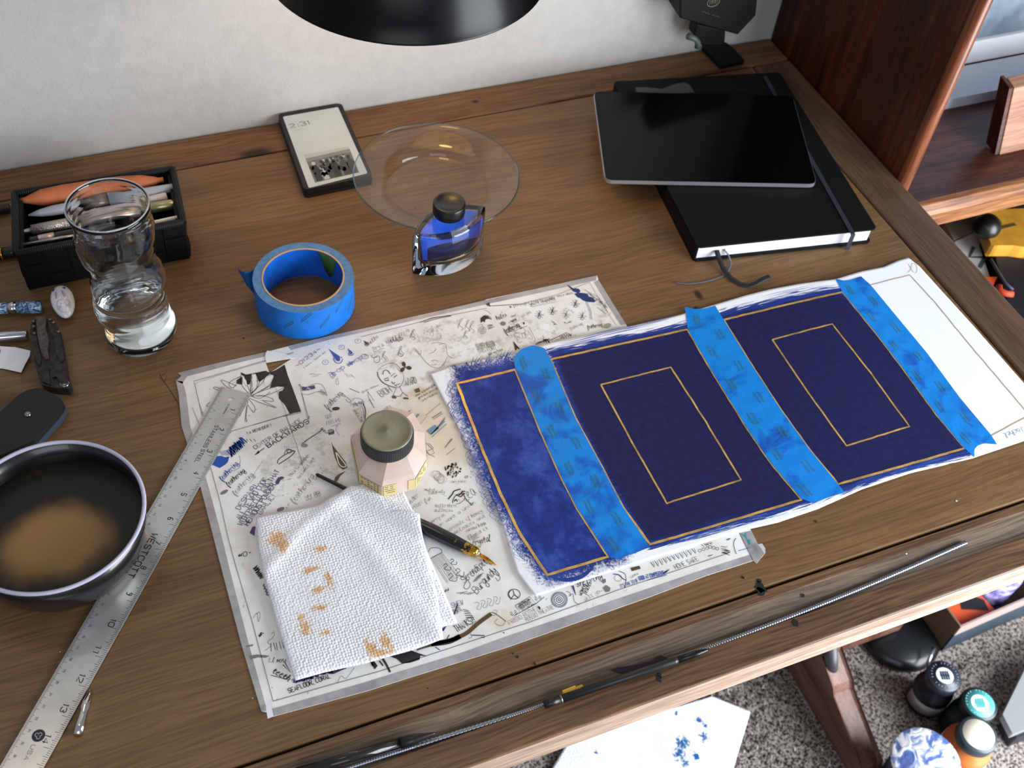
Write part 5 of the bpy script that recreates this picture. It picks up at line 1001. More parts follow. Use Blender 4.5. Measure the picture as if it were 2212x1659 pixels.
b.build('screen_photo', [plain('pic_mid', (104, 108, 108), .6), plain('pic_light', (176, 182, 182), .6), plain('pic_dark', (66, 70, 70), .6), plain('pic_deep', (46, 50, 50), .6), plain('pic_band', (128, 132, 132), .6)], ereader)

# ------------------------------------------------------------------ glass dish
gl = glass('clear_glass', (246, 250, 252), 0, 1.46)
dc = at(943, 379, .022); dish = thing('glass_dish', 'clear round glass dish with a wide rim behind the blue ink bottle', 'dish', (dc.x, dc.y, 0))
t_ = .0022; pr = [(0, .0006), (.052, .0006), (.0555, .0014), (.0575, .004), (.060, .009), (.068, .0135), (.086, .0200), (.0912, .0222), (.0918, .0234), (.0910, .0244), (.0895, .0242), (.083, .0215), (.067, .0158), (.0578, .0108), (.0550, .0052), (.0525, .0032), (0, .0030)]
b = MB(); b.lathe(pr, (dc.x, dc.y, 0), n=96); 
th = NT('thin_clear_glass'); tr_ = th.n('ShaderNodeBsdfTransparent'); tr_.inputs[0].default_value = (.972, .982, .986, 1); gs_ = th.n('ShaderNodeBsdfGlossy'); gs_.inputs['Roughness'].default_value = .02; fz = th.n('ShaderNodeLayerWeight'); fz.inputs[0].default_value = .5
mx = th.n('ShaderNodeMixShader'); th.l(th.math('ADD', th.math('MULTIPLY', th.math('POWER', fz.outputs['Facing'], 4.0), .45), .035), mx.inputs[0]); th.l(tr_.outputs[0], mx.inputs[1]); th.l(gs_.outputs[0], mx.inputs[2]); th.l(mx.outputs[0], th.t.nodes['Material Output'].inputs['Surface'])
b.build('bowl', th.mat, dish)
b = MB(); b.lathe([(.0916, .0224), (.0921, .0234), (.0914, .0243), (.0906, .0240), (.0910, .0230), (.0916, .0224)], (dc.x, dc.y, 0), n=96); b.build('rim', glass('rim_glass', (150, 196, 214), .02, 1.4), dish)
for (x, y) in ((884, 287), (897, 449), (864, 418), (856, 287)):
    pass

# ------------------------------------------------------------------ blue ink bottle
A_, B_ = Vector(W2((887, 590))), Vector(W2((1044, 545))); A_ = Vector((.2745, .7935)); B_ = Vector((.3605, .8135))
mid = (A_ + B_) / 2; ud = (B_ - A_).normalized(); vd = Vector((-ud.y, ud.x)); HL = (B_ - A_).length / 2
def lens(hl, hw, n=22, tip=.12):
    out = []
    for sgn in (1, -1):
        for k in range(n):
            t = -1 + 2 * k / (n - 1); t *= sgn; w_ = hw * (1 - abs(t) ** 2.1) + hw * .10 * math.sqrt(max(0, 1 - t * t)); out.append((t * hl, w_ * -sgn))
    return out
def lring(hl, hw, z): return [(mid.x + ud.x * a + vd.x * c_, mid.y + ud.y * a + vd.y * c_, z) for a, c_ in lens(hl, hw)]
def loft(b, secs, mi=0, caps=(True, True)):
    n = len(secs[0]); vs = [p for s_ in secs for p in s_]
    b.add(vs, [(k * n + i, k * n + (i + 1) % n, k * n + n + (i + 1) % n, k * n + n + i) for k in range(len(secs) - 1) for i in range(n)], mi, True)
    if caps[0]: b.add(secs[0], [tuple(range(n - 1, -1, -1))], mi)
    if caps[1]: b.add(secs[-1], [tuple(range(n))], mi)
ib = thing('ink_bottle', 'almond-shaped glass bottle of blue ink with black screw cap', 'ink bottle', (mid.x, mid.y, 0))
H_ = .056
b = MB(); loft(b, [lring(HL * .96, .0185, .0006), lring(HL, .0200, .003), lring(HL, .0200, H_ - .005), lring(HL * .985, .0192, H_ - .001), lring(HL * .93, .0165, H_)]); 
sec = [lring(HL * .80, .0120, H_ - .004), lring(HL * .86, .0150, H_ - .007), lring(HL * .84, .0145, .022), lring(HL * .74, .0125, .0150), lring(HL * .60, .0095, .0130)]
loft(b, sec); b.build('glass_body', glass('bottle_glass', (236, 243, 255), 0, 1.48), ib)
inkm = NT('blue_ink_liquid'); inkm.color((10, 14, 46)); inkm.set(rough=.08, spec=.6)
b = MB(); loft(b, [lring(HL * .59, .0090, .0133), lring(HL * .73, .0121, .0152), lring(HL * .80, .0134, .0195)]); b.build('ink', inkm.mat, ib)
film = NT('blue_ink_film'); film.color((28, 112, 240)); film.set(rough=.4, alpha=.88)
b = MB(); s_ = [lring(HL * .806, .0136, .0200), lring(HL * .836, .0143, .0242), lring(HL * .852, .0147, H_ - .0076)]; nn = len(s_[0]); vs = [p for q in s_ for p in q]
b.add(vs, [(r_ * nn + i, r_ * nn + (i + 1) % nn, r_ * nn + nn + (i + 1) % nn, r_ * nn + nn + i) for r_ in (0, 1) for i in list(range(nn // 2, nn - 1)) + [0, 1, 19, 20]], 0, True); b.build('ink_film', film.mat, ib)
cc = at(970.6, 437, .0735); b = MB(); b.lathe([(0, H_ + .0001), (.0100, H_ + .0001), (.0100, H_ + .003), (.0160, H_ + .0032), (.0166, H_ + .005), (.0166, .0725), (.0158, .0735), (.0135, .0737), (.0130, .0731), (0, .0731)], (cc.x, cc.y, 0), n=56); b.build('cap', plain('black_cap', (15, 15, 16), .32), ib)

# ------------------------------------------------------------------ notebook and tablet
ZN = .0225
nbk = thing('notebook', 'large black hardcover notebook with elastic band under the tablet', 'notebook', (.70, .86, 0))
nc = [at(*p, ZN) for p in [(1325, 176), (1684, 156), (1895, 494), (1507, 534)]]
cov = plain('black_cover', (9, 10, 11), .7, bump=.3, bscale=700, spec=.18)
b = MB(); b.prism(rr(nc, .006), ZN - .0022, ZN); b.build('front_cover', cov, nbk, bevel=.0008)
b = MB(); b.prism(rr(nc, .006), .0004, .0026); b.build('back_cover', cov, nbk, bevel=.0008)
cn = sum(nc, Vector()) / 4; ins = [nc[0] + (nc[1] - nc[0]) * .008 - (nc[0] - nc[3]) * .012, nc[1] - (nc[1] - nc[0]) * .02 - (nc[1] - nc[2]) * .012, nc[2] - (nc[2] - nc[3]) * .02 + (nc[1] - nc[2]) * .012, nc[3] + (nc[2] - nc[3]) * .008 + (nc[0] - nc[3]) * .012]
pgm = NT('page_block'); pgm.color(pgm.ramp(pgm.noise(pgm.mapv(pgm.obj(), (2, 2, 900)), 2, 3), [(.3, (202, 200, 206)), (.7, (228, 226, 230))])); pgm.set(rough=.8)
b = MB(); b.prism([(p.x, p.y) for p in ins], .0027, ZN - .0023); b.build('page_block', pgm.mat, nbk)
b = MB(); d = (nc[0] - nc[3]).normalized(); e = (nc[2] - nc[3]).normalized(); q = [nc[3], nc[0]]
b.prism([(nc[3] + d * .002)[:2], (nc[0] - d * .002)[:2], (nc[0] - d * .002 + e * .0035)[:2], (nc[3] + d * .002 + e * .0035)[:2]], .0005, ZN - .0003); b.build('spine', cov, nbk, bevel=.0015)
b = MB(); e0, e1 = at(1842, 505, ZN + .0006), at(1652, 165, ZN + .0006); el = (e1 - e0).normalized(); sd = Vector((el.y, -el.x, 0)).normalized() * .0026
e0 = e0 - el * .0; b.add([e0 - sd, e0 + sd, e1 + sd, e1 - sd], [(0, 1, 2, 3)]); f0 = e0 - Vector((0, 0, ZN)); 
fr = [e0 - sd - el * .0012, e0 + sd - el * .0012]; b.add([e0 - sd, e0 + sd, fr[1] - Vector((0, 0, .0006)), fr[0] - Vector((0, 0, .0006)), (fr[0].x, fr[0].y, .0006), (fr[1].x, fr[1].y, .0006)], [(1, 0, 3, 2), (2, 3, 4, 5)])
b.build('elastic_band', plain('elastic', (34, 38, 50), .7), nbk, solid=-.0005)
b = MB(); rp = [at(1548, 541, .012), at(1552, 556, .008), at(1562, 580, .0035), at(1578, 600, .0024), at(1598, 613, .002), at(1617, 618, .002), at(1634, 612, .0035), at(1648, 603, .005), at(1663, 597, .006)]
rp = [tuple(v) for v in rp]; rps = []
for i in range(len(rp) - 1):
    for k in range(4): t = k / 4; rps.append(Vector(rp[i]).lerp(Vector(rp[i + 1]), t))
rps.append(Vector(rp[-1]))
def band(b, pts, w_):
    vs = []
    for i, p in enumerate(pts):
        d_ = (pts[min(i + 1, len(pts) - 1)] - pts[max(i - 1, 0)]); n_ = Vector((-d_.y, d_.x, 0)).normalized() * w_ / 2; vs += [p + n_, p - n_]
    b.add(vs, [(2 * i, 2 * i + 1, 2 * i + 3, 2 * i + 2) for i in range(len(pts) - 1)], 0, True)
band(b, rps, .0058); b.build('ribbon_marker', plain('black_ribbon', (14, 15, 18), .6), nbk, solid=-.0004)
b = MB(); gpnt = [at(1564, 539, .012), at(1574, 552, .006), at(1579, 568, .0015), at(1574, 584, .0010), at(1562, 596, .0010), at(1540, 604, .0010), at(1515, 610, .0010), at(1485, 613, .0010), at(1458, 610, .0012)]
gs = []
for i in range(len(gpnt) - 1):
    for k in range(4): gs.append(gpnt[i].lerp(gpnt[i + 1], k / 4))
gs.append(gpnt[-1]); band(b, gs, .0022); b.build('ribbon_marker', plain('grey_ribbon', (84, 92, 104), .6), nbk, solid=-.0003)
b = MB(); sp_ = [W2(p, ZN) for p in [(1372, 189), (1398, 189), (1430, 192), (1460, 181), (1478, 178), (1490, 184), (1500, 200), (1440, 203), (1374, 199)]]; b.flat([sp_], ZN + .0002); b.build('grey_patch', plain('patch_grey', (58, 60, 58), .5), nbk)  # flat grey patch on the cover behind the tablet
ZT = ZN + .0070
tb_ = [at(*p, ZT) for p in [(1281.5, 197), (1713, 207), (1765.5, 397), (1307, 388)]]
tablet = thing('tablet', 'black tablet with silver rim lying crooked on the notebook', 'tablet', (.66, .88, ZN + .0007))
b = MB(); b.prism(rr(tb_, .010, 7), ZN + .0012, ZT - .0008); b.build('shell', plain('aluminium', (196, 196, 202), .3, .8), tablet, bevel=.0022, seg=3)
tcn = sum(tb_, Vector()) / 4
b = MB(); b.prism(rr([p + (tcn - p) * .006 for p in tb_], .009, 7), ZT - .0010, ZT); b.build('display', plain('black_display', (5, 5, 6), .12, spec=.16), tablet, bevel=.0003)

# ------------------------------------------------------------------ woven basket with pens
ZB = .053
bc = [at(*p, ZB) for p in [(30, 413), (372, 360), (395, 475), (33, 543)]]
bas = thing('woven_tray', 'black woven pen basket full of pens behind the water glass', 'basket', (-.012, .93, 0))
wv = plain('black_woven_plastic', (10, 11, 12), .6, spec=.25); wvr = NT('woven_rim'); 
wx = wvr.n('ShaderNodeTexWave'); wvr.l(wvr.obj(), wx.inputs[0]); wx.inputs['Scale'].default_value = 160; wvr.color((20, 20, 24)); wvr.set(rough=.55, spec=.3); wvr.bump(wx.outputs['Fac'], .8, .001)
def inset(P, d):
    c_ = sum(P, Vector()) / 4; return [p + (c_ - p).normalized() * d for p in P]
outer = bc; inner = inset(bc, .0075); b = MB()
for z0, z1 in ((.0005, ZB - .005),):
    for i in range(4):
        j = (i + 1) % 4; b.prism([outer[i][:2], outer[j][:2], inner[j][:2], inner[i][:2]], z0, z1)
b.prism([p[:2] for p in inner], .0005, .004); b.build('wall', wv, bas)
b = MB()
for i in range(4): b.tube([bc[i] + (bc[(i + 1) % 4] - bc[i]) * t - Vector((0, 0, .003)) + (sum(bc, Vector()) / 4 - bc[i]).normalized() * 0 for t in (0, .25, .5, .75, 1)], .0036, 10)
b.build('rim', wvr.mat, bas)
strm = NT('woven_strand'); sw = strm.n('ShaderNodeTexWave'); strm.l(strm.obj(), sw.inputs[0]); sw.inputs['Scale'].default_value = 240; sw.inputs['Distortion'].default_value = 1; strm.color((11, 12, 14)); strm.set(rough=.55, spec=.3); strm.bump(sw.outputs['Fac'], .9, .0012)
for i, cols in ((2, 7), (1, 4), (3, 4)):
    a, c_ = bc[i], bc[(i + 1) % 4]; dd = (c_ - a); nn = Vector((dd.y, -dd.x, 0)).normalized(); cen = sum(bc, Vector()) / 4
    if nn.dot(a - cen) < 0: nn = -nn
    for k in range(cols):
        for r_ in range(3):
            pr_ = .0028 if (k + r_) % 2 else .0008; t0, t1 = k / cols + .006, (k + 1) / cols - .006; z0 = .003 + r_ * .0152; z1 = z0 + .0142; o_ = nn * .0002; vs = []
            for z in (z0, (z0 + z1) / 2, z1):
                for t in (t0, (t0 + t1) / 2, t1):
                    p = a + dd * t; bul = pr_ * (1 if t == (t0 + t1) / 2 else .35) * (1 if z == (z0 + z1) / 2 else .8); q = p + nn * (.0003 + bul); vs.append((q.x, q.y, z))
            vs += [((a + dd * t + o_).x, (a + dd * t + o_).y, z) for z in (z0, z1) for t in (t0, t1)]
            b = MB(); b.add(vs, [(0, 1, 4, 3), (1, 2, 5, 4), (3, 4, 7, 6), (4, 5, 8, 7), (0, 9, 10, 2, 1), (6, 7, 8, 12, 11), (0, 3, 6, 11, 9), (2, 10, 12, 8, 5)], 0, False); b.build('woven_strand', strm.mat, bas)
def pen_thing(name, label, cat, a, c_, parts, group=None):
    """parts: (name, material, [(t, r)...])"""
    t = thing(name, label, cat, (a.x, a.y, min(a.z, c_.z)), group); d_ = c_ - a
    for nm, m, prf in parts:
        b = MB(); t0, t1 = prf[0][0], prf[-1][0]; b.rod(a + d_ * t0, a + d_ * t1, [((q - t0) / (t1 - t0), r) for q, r in prf], 28); b.build(nm, m, t)
    return t
om = plain('orange_leather', (172, 94, 52), .6, var=.08, vscale=50, bump=.3)
pen_thing('pen_sleeve', 'orange spindle-shaped sleeve along the back of the woven basket', 'pen case', at(44, 434, .046), at(353, 388, .046), [('sleeve', om, [(0, .0025), (.04, .0035), (.07, .0050), (.15, .0085), (.3, .0100), (.7, .0100), (.85, .0080), (.94, .0045), (.965, .0030), (1, .0028)]), ])
gm = plain('grey_plastic', (142, 146, 154), .4)
pen_thing('marker', 'grey-capped marker in the woven basket beside the orange sleeve', 'pen', at(61, 465, .044), at(381, 404, .046), [('nose', gm, [(0, .0008), (.08, .0038), (.16, .0052), (.33, .0054)]), ('barrel', plain('smoke_barrel', (78, 64, 56), .3), [(.331, .0048), (.535, .0050)]), ('cap', plain('light_grey_cap', (158, 162, 172), .35), [(.536, .0058), (.75, .0056), (.99, .0043), (1, .0030)])])
kn_ = NT('knurled_steel'); kw = kn_.n('ShaderNodeTexVoronoi'); kn_.l(kn_.obj(), kw.inputs['Vector']); kw.inputs['Scale'].default_value = 900; kn_.color((176, 166, 158)); kn_.set(rough=.3, metal=.85); kn_.bump(kw.outputs['Distance'], .8, .0005)
stl = plain('satin_steel', (184, 172, 166), .32, .85)
pen_thing('mechanical_pencil', 'knurled silver mechanical pencil across the middle of the woven basket', 'pencil', at(38, 502, .042), at(380, 440, .045), [('tip', stl, [(0, .0008), (.03, .0017), (.085, .0024)]), ('grip', kn_.mat, [(.086, .0052), (.34, .0054)]), ('barrel', stl, [(.341, .0050), (.80, .0050)]), ('cap', plain('brass_tinted_steel', (182, 176, 128), .3, .85), [(.801, .0056), (.97, .0054), (1, .0030)])])
pen_thing('white_pen', 'white pen behind the silver pencil in the woven basket', 'pen', at(170, 470, .038), at(361, 424, .044), [('barrel', plain('white_plastic_pen', (206, 194, 190), .35), [(0, .0030), (.02, .0046), (.97, .0046), (1, .0040)])])
pen_thing('paper_stick', 'thin white stick at the front edge of the woven basket', 'stick', at(230, 504, .044), at(383, 470, .047), [('stick', plain('white_stick', (218, 212, 206), .6), [(0, .0022), (1, .0022)])])
pen_thing('clip_pen', 'dark pen with silver clip at the front of the woven basket', 'pen', at(60, 522, .040), at(250, 486, .040), [('barrel', plain('dark_pen', (34, 34, 38), .3), [(0, .0024), (.04, .0042), (1, .0042)]), ('clip', stl, [(.12, .0046), (.13, .0047), (.30, .0047)])])
pen_thing('thin_rod', 'thin silver rod lying against the front rim of the woven basket', 'rod', at(44, 529, .047), at(165, 508, .047), [('shaft', stl, [(0, .0014), (.5, .0014), (.51, .0018), (1, .0014)])])

# ------------------------------------------------------------------ tumbler with water
tg = at(304, 722); tx, ty = tg.x, tg.y; HG = .163
tum = thing('water_glass', 'wavy clear tumbler half full of water in front of the woven basket', 'glass', (tx, ty, 0))
R_out = [(0, .0305), (.003, .0325), (.010, .0338), (.018, .0325), (.025, .0312), (.033, .0322), (.041, .0335), (.049, .0325), (.056, .0312), (.064, .0325), (.074, .0340), (.084, .0322), (.094, .0300), (.103, .0305), (.115, .0335), (.127, .0350), (.138, .0342), (.148, .0335), (.156, .0344), (HG, .0356)]
Rs = []
for i in range(len(R_out) - 1):
    for k in range(3): t = k / 3; tt = t * t * (3 - 2 * t); Rs.append((R_out[i][0] + (R_out[i + 1][0] - R_out[i][0]) * t, R_out[i][1] + (R_out[i + 1][1] - R_out[i][1]) * tt))
Rs.append(R_out[-1]); wt = .0017
inn = [(max(z, .009), r - wt) for z, r in Rs if z > .008][::-1]
b = MB(); n = 72
def lean(vs):   # the wavy wall swings a little from side to side
    return [(x + .0022 * math.sin(z * 95) * (1 if z < .14 else max(0, (HG - z) / .03)), y, z) for x, y, z in vs]
m0 = len(b.v); b.lathe([(0, .0008)] + [(r, z + .0008) for z, r in Rs] + [(Rs[-1][1] - wt * .5, HG + .0016)] + [(r, z + .0008) for z, r in inn] + [(inn[-1][1] * .8, .0085), (0, .0080)], (tx, ty, 0), n=n); b.v = lean(b.v); b.build('glass_wall', glass('tumbler_glass', (250, 252, 252), 0, 1.47), tum)
b = MB(); b.tube([(tx + Rs[-1][1] * math.cos(a) - wt * .5 * math.cos(a), ty + (Rs[-1][1] - wt * .5) * math.sin(a), HG + .0022) for a in [k * math.pi / 40 for k in range(81)]], .0007, 8); rg = NT('pale_rim_reflection'); rg.color((214, 220, 224)); rg.set(rough=.1, alpha=.3); b.build('rim', rg.mat, tum)  # pale ring over the lip, the rim's bright reflection put into its colour
ZWt = .066; wp = [(r - wt + .00012, z + .0008) for z, r in Rs if .009 < z < ZWt]
b = MB(); b.lathe([(0, .0082), (wp[0][0] * .8, .0087)] + wp + [(0, ZWt)], (tx, ty, 0), n=n); b.v = lean(b.v); b.build('water', glass('water', (250, 252, 250), 0, 1.33), tum)

# ------------------------------------------------------------------ rabbit rest, pens, multitool, puck, scrap
ra = at(130, 628, .008); rb_ = at(143, 678, .008); rc = (ra + rb_) / 2; rdir = (rb_ - ra).normalized(); rsd = Vector((-rdir.y, rdir.x, 0))
rab = thing('rabbit_pen_rest', 'small white ceramic rabbit with purple ears and blue flowers in front of the basket', 'figurine', (rc.x, rc.y, 0))
por = plain('white_porcelain', (232, 228, 232), .12, coat=.6); ear = plain('purple_glaze', (176, 142, 170), .2, coat=.5)
def blob(b, c_, ax_, rx, ry, rz, egg=0.0, mi=0, n=22):
    ax_ = ax_.normalized(); s_ = Vector((-ax_.y, ax_.x, 0)).normalized(); vs = []; 
    for j in range(n // 2 + 1):
        ph = math.pi * j / (n // 2)
        for i in range(n):
            th = 2 * math.pi * i / n; k = math.cos(ph); w_ = math.sin(ph) * (1 + egg * k); vs.append(c_ + ax_ * (rx * k) + s_ * (ry * w_ * math.cos(th)) + Vector((0, 0, rz * w_ * math.sin(th))))
    b.add(vs, [(j * n + i, j * n + (i + 1) % n, j * n + n + (i + 1) % n, j * n + n + i) for j in range(n // 2) for i in range(n)], mi, True)
b = MB(); blob(b, rc + Vector((0, 0, .0002)) - Vector((0, 0, 0)), rdir, .0222, .0110, .0080, -.12); body_ = b.build('body', por, rab)
hc = rc + rdir * .0095 + Vector((0, 0, .0038)); b = MB(); blob(b, hc, rdir, .0092, .0070, .0060, -.1); hd = b.build('head', por, rab)
for sg in (-1, 1):
    b = MB(); blob(b, rc - rdir * .0015 + rsd * (.0033 * sg - .001) + Vector((0, 0, .0086)), rdir + rsd * .12 * sg, .0068, .0021, .0016); e_ = b.build('ear', por, rab)
    b = MB(); blob(b, rc - rdir * .0012 + rsd * (.0033 * sg - .001) + Vector((0, 0, .0094)), rdir + rsd * .12 * sg, .0052, .0012, .0012); b.build('ear_glaze', ear, e_)
b = MB()
for sg in (-1, 1):
    for k in (-1, 0, 1):
        p = hc + rdir * (.0042 + .0012 * k) + rsd * .0022 * sg + Vector((0, 0, .0053 - abs(k) * .0002)); q = p + rsd * .0032 * sg + rdir * (.0007 * k) - Vector((0, 0, .0016)); b.tube([p, q], .00014, 4)
    p = hc + rdir * .0016 + rsd * .0018 * sg + Vector((0, 0, .0059)); b.lathe([(0, 0), (.00045, 0), (0, .0003)], p, n=8)
b.build('face_marks', plain('black_glaze', (30, 28, 40), .3), hd, kind='stuff')
for fx, fy in ((.0120, .0040), (.0130, -.0050)):
    b = MB(); c_ = rc - rdir * fx + rsd * fy; c_.z = 0; zt_ = .0080 * math.sqrt(max(.1, 1 - (fx / .0222) ** 2 - (fy / .0118) ** 2)) + .0086
    for k in range(5): a = k * 1.257; b.lathe([(0, 0), (.0009, 0), (.0007, .0003), (0, .0004)], c_ + Vector((.0011 * math.cos(a), .0011 * math.sin(a), zt_ - .0003)), n=8)
    b.build('flower', plain('cobalt_glaze', (30, 50, 130), .2), rab, kind='stuff')
mb = NT('marbled_resin'); mn = mb.noise(mb.mapv(mb.obj(), (1, 1, 1), rot=(.4, .2, .9)), 130, 3, .5, 2.5); mb.color(mb.ramp(mn, [(.38, (22, 46, 96)), (.5, (70, 116, 158)), (.56, (176, 206, 226)), (.62, (30, 70, 120))])); mb.set(rough=.15, coat=.5)
pen_thing('fountain_pen', 'blue marbled fountain pen entering from the left below the basket', 'pen', at(-150, 670, .0065), at(90, 663, .0065), [('barrel', mb.mat, [(0, .0030), (.03, .0055), (.70, .0058)]), ('ring', plain('pen_chrome', (200, 200, 205), .15, 1), [(.701, .0060), (.78, .0060)]), ('finial', mb.mat, [(.781, .0064), (.985, .0062), (1, .0052)])])
pen_thing('steel_pen', 'plain silver pen at the left edge beside the folding knife', 'pen', at(-170, 742, .005), at(60, 723, .005), [('barrel', plain('silver_pen', (186, 188, 194), .18, .9), [(0, .0035), (.02, .0048), (.985, .0048), (1, .0040)])])
pen_thing('black_pen', 'black pen with a thin gold band left of the woven basket', 'pen', at(-140, 575, .006), at(50, 540, .006), [('barrel', plain('gloss_black', (14, 14, 16), .2), [(0, .0040), (.02, .0060), (.735, .0062)]), ('band', plain('gold_band', (210, 160, 60), .25, 1), [(.736, .0064), (.765, .0064)]), ('cap', plain('gloss_black_cap', (14, 14, 16), .2), [(.766, .0062), (.98, .0060), (1, .0040)])])
pen_thing('black_pen', 'plain black pen behind the gold-banded one, left of the woven basket', 'pen', at(-120, 470, .006), at(22, 450, .006), [('barrel', plain('matte_black_pen', (18, 18, 20), .4), [(0, .0040), (.02, .0055), (.98, .0055), (1, .0040)])])
c2_ = crop(0, 600, 4.6075); ZK = .012
kn2 = thing('folding_knife', 'worn black folding multitool with steel bolts between the silver pen and the puck', 'multitool', (*at(105, 765)[:2], 0))
iron = plain('worn_black_steel', (50, 46, 43), .42, .6, var=.3, vscale=180, bump=.2, bscale=600); iron2 = plain('worn_grey_steel', (84, 76, 72), .45, .6, var=.25, vscale=200, bump=.2, bscale=700)
ko = [W2(p, ZK) for p in c2_([(305, 440), (345, 395), (450, 378), (545, 432), (600, 530), (622, 650), (650, 800), (668, 950), (700, 1040), (690, 1090), (600, 1085), (500, 1075), (415, 1050), (370, 950), (330, 800), (302, 650), (292, 520)])]
b = MB(); b.prism(ko, .0005, ZK - .002); b.build('frame', iron, kn2, bevel=.0015)
for pts in ([(385, 870), (340, 790), (305, 640), (300, 560), (360, 560), (380, 680), (410, 800), (395, 860)], [(470, 430), (540, 440), (590, 520), (615, 650), (640, 800), (600, 830), (560, 760), (530, 600), (490, 500)], [(520, 990), (560, 980), (600, 1050), (680, 1040), (665, 950), (640, 880), (560, 860), (520, 920)], [(400, 900), (480, 880), (500, 1060), (420, 1030)]):
    b = MB(); b.prism([W2(p, ZK) for p in c2_(pts)], ZK - .0019, ZK); b.build('side_plate', iron, kn2, bevel=.0008)
b = MB(); b.prism([W2(p, ZK + .002) for p in c2_([(358, 392), (458, 385), (452, 500), (482, 600), (470, 700), (480, 778), (432, 790), (402, 700), (375, 590), (366, 480)])], ZK - .0018, ZK + .0025); b.build('handle_plate', iron2, kn2, bevel=.0008)
for (x, y) in c2_([(335, 432), (335, 485), (345, 553), (495, 415), (580, 535), (530, 445)]):
    p = at(x, y, ZK); b = MB(); b.lathe([(0, 0), (.0019, 0), (.0017, .0010), (0, .0014)], p, n=14); b.build('bolt', plain('bolt_steel', (120, 108, 100), .3, .9), kn2)
ck = at(149, 836, .006); b = MB(); b.lathe([(0, 0), (.0042, 0), (.0048, .001), (.0048, .009), (.0040, .0105), (0, .0105)], (ck.x - .003, ck.y + .002, .0006), n=20); b.build('end_cap', plain('polished_steel', (130, 128, 128), .15, .9), kn2)
puck = thing('leather_coin_case', 'black leather case with steel snap between the multitool and the bowl', 'case', (*at(50, 905)[:2], 0))
pp = [W2(p, .014) for p in [(-70, 905), (0, 889), (37, 854), (59, 841), (85, 836), (117, 850), (137, 864), (140, 874), (128, 893), (75, 952), (0, 985), (-60, 985)]]
b = MB(); b.prism(rr([(x, y) for x, y in pp], .003, 3), .0005, .0085); b.build('base', plain('slate_rubber', (50, 62, 76), .5), puck, bevel=.002)
b = MB(); cpk = Vector((sum(p[0] for p in pp) / 12, sum(p[1] for p in pp) / 12)); b.prism(rr([tuple(Vector(p) + (cpk - Vector(p)) * .02) for p in pp], .003, 3), .0086, .014); b.build('top', plain('black_leather', (11, 12, 14), .6, var=.1, bump=.4, bscale=150), puck, bevel=.002, seg=3)
p = at(60, 895, .0141); b = MB(); b.lathe([(0, 0), (.0032, 0), (.0031, .0008), (.002, .0018), (0, .0022)], p, n=24); b.build('snap', plain('snap_steel', (150, 146, 156), .18, 1), puck)
scr_ = thing('paper_scrap', 'creased white paper scrap left of the multitool', 'paper', (*at(25, 775)[:2], 0)); b = MB()
q_ = {k: at(*v, z) for k, v, z in (('a', (-40, 745), .002), ('b', (25, 750), .003), ('c', (3, 796), .001), ('d', (-50, 800), .001), ('e', (32, 750), .0035), ('f', (66, 758), .006), ('g', (64, 770), .0055), ('h', (53, 790), .003), ('i', (46, 805), .0025), ('j', (9, 797), .0012))}
b.add([q_['a'], q_['b'], q_['c'], q_['d']], [(0, 3, 2, 1)]); b.add([q_['b'], q_['e'], q_['j'], q_['c']], [(0, 3, 2, 1)]); b.add([q_['e'], q_['f'], q_['g'], q_['h'], q_['i'], q_['j']], [(0, 5, 4, 3, 2, 1)]); b.build('paper', plain('scrap_white', (224, 222, 226), .8), scr_, solid=-.0003)
b = MB(); b.ribbon([at(*p_)[:2] for p_ in [(-6, 750), (0, 756), (2, 764), (-4, 770)]], .0012, .0022 + .0008); b.build('purple_mark', plain('purple_ink', (88, 60, 150), .6), scr_)

# ------------------------------------------------------------------ pan of water
bw = at(109, 1110, .055); bowl = thing('brush_bowl', 'black bowl of murky brown rinse water with a pale rim', 'bowl', (bw.x, bw.y, 0)); RB = .0728
b = MB(); b.lathe([(0, .0006), (.054, .0006), (.0590, .003), (.0650, .015), (.0702, .035), (RB - .001, .0535), (RB - .0022, .0535), (.0688, .035), (.0635, .015), (.0560, .0045), (0, .0035)], (bw.x, bw.y, 0), n=96); b.build('wall', plain('black_enamel', (17, 17, 19), .28, coat=.3), bowl)
b = MB(); b.lathe([(RB - .0024, .0534), (RB - .0001, .0532), (RB + .0006, .0545), (RB, .0558), (RB - .0016, .0563), (RB - .0028, .0552), (RB - .0024, .0534)], (bw.x, bw.y, 0), n=96); b.build('rim', plain('pale_rim', (178, 176, 196), .3), bowl)
mk_ = NT('sediment_and_wall_shade'); mo_ = mk_.obj(); sd_ = mk_.fade(mk_.math('ADD', mk_.spots(mo_, [(-.004, -.012, .058, .046)]), mk_.math('MULTIPLY', mk_.math('SUBTRACT', mk_.noise(mo_, 22, 4), .5), .5)), .05, .55); mk_.color(mk_.mix(sd_, (28, 26, 20), (150, 112, 66))); mk_.set(rough=.35, spec=.25)  # brown sediment; the dark edge paints the shaded inner walls into the water
b = MB(); b.lathe([(.0683, .0331), (0, .0331)], (bw.x, bw.y, 0), n=96); b.build('murky_water', mk_.mat, bowl)

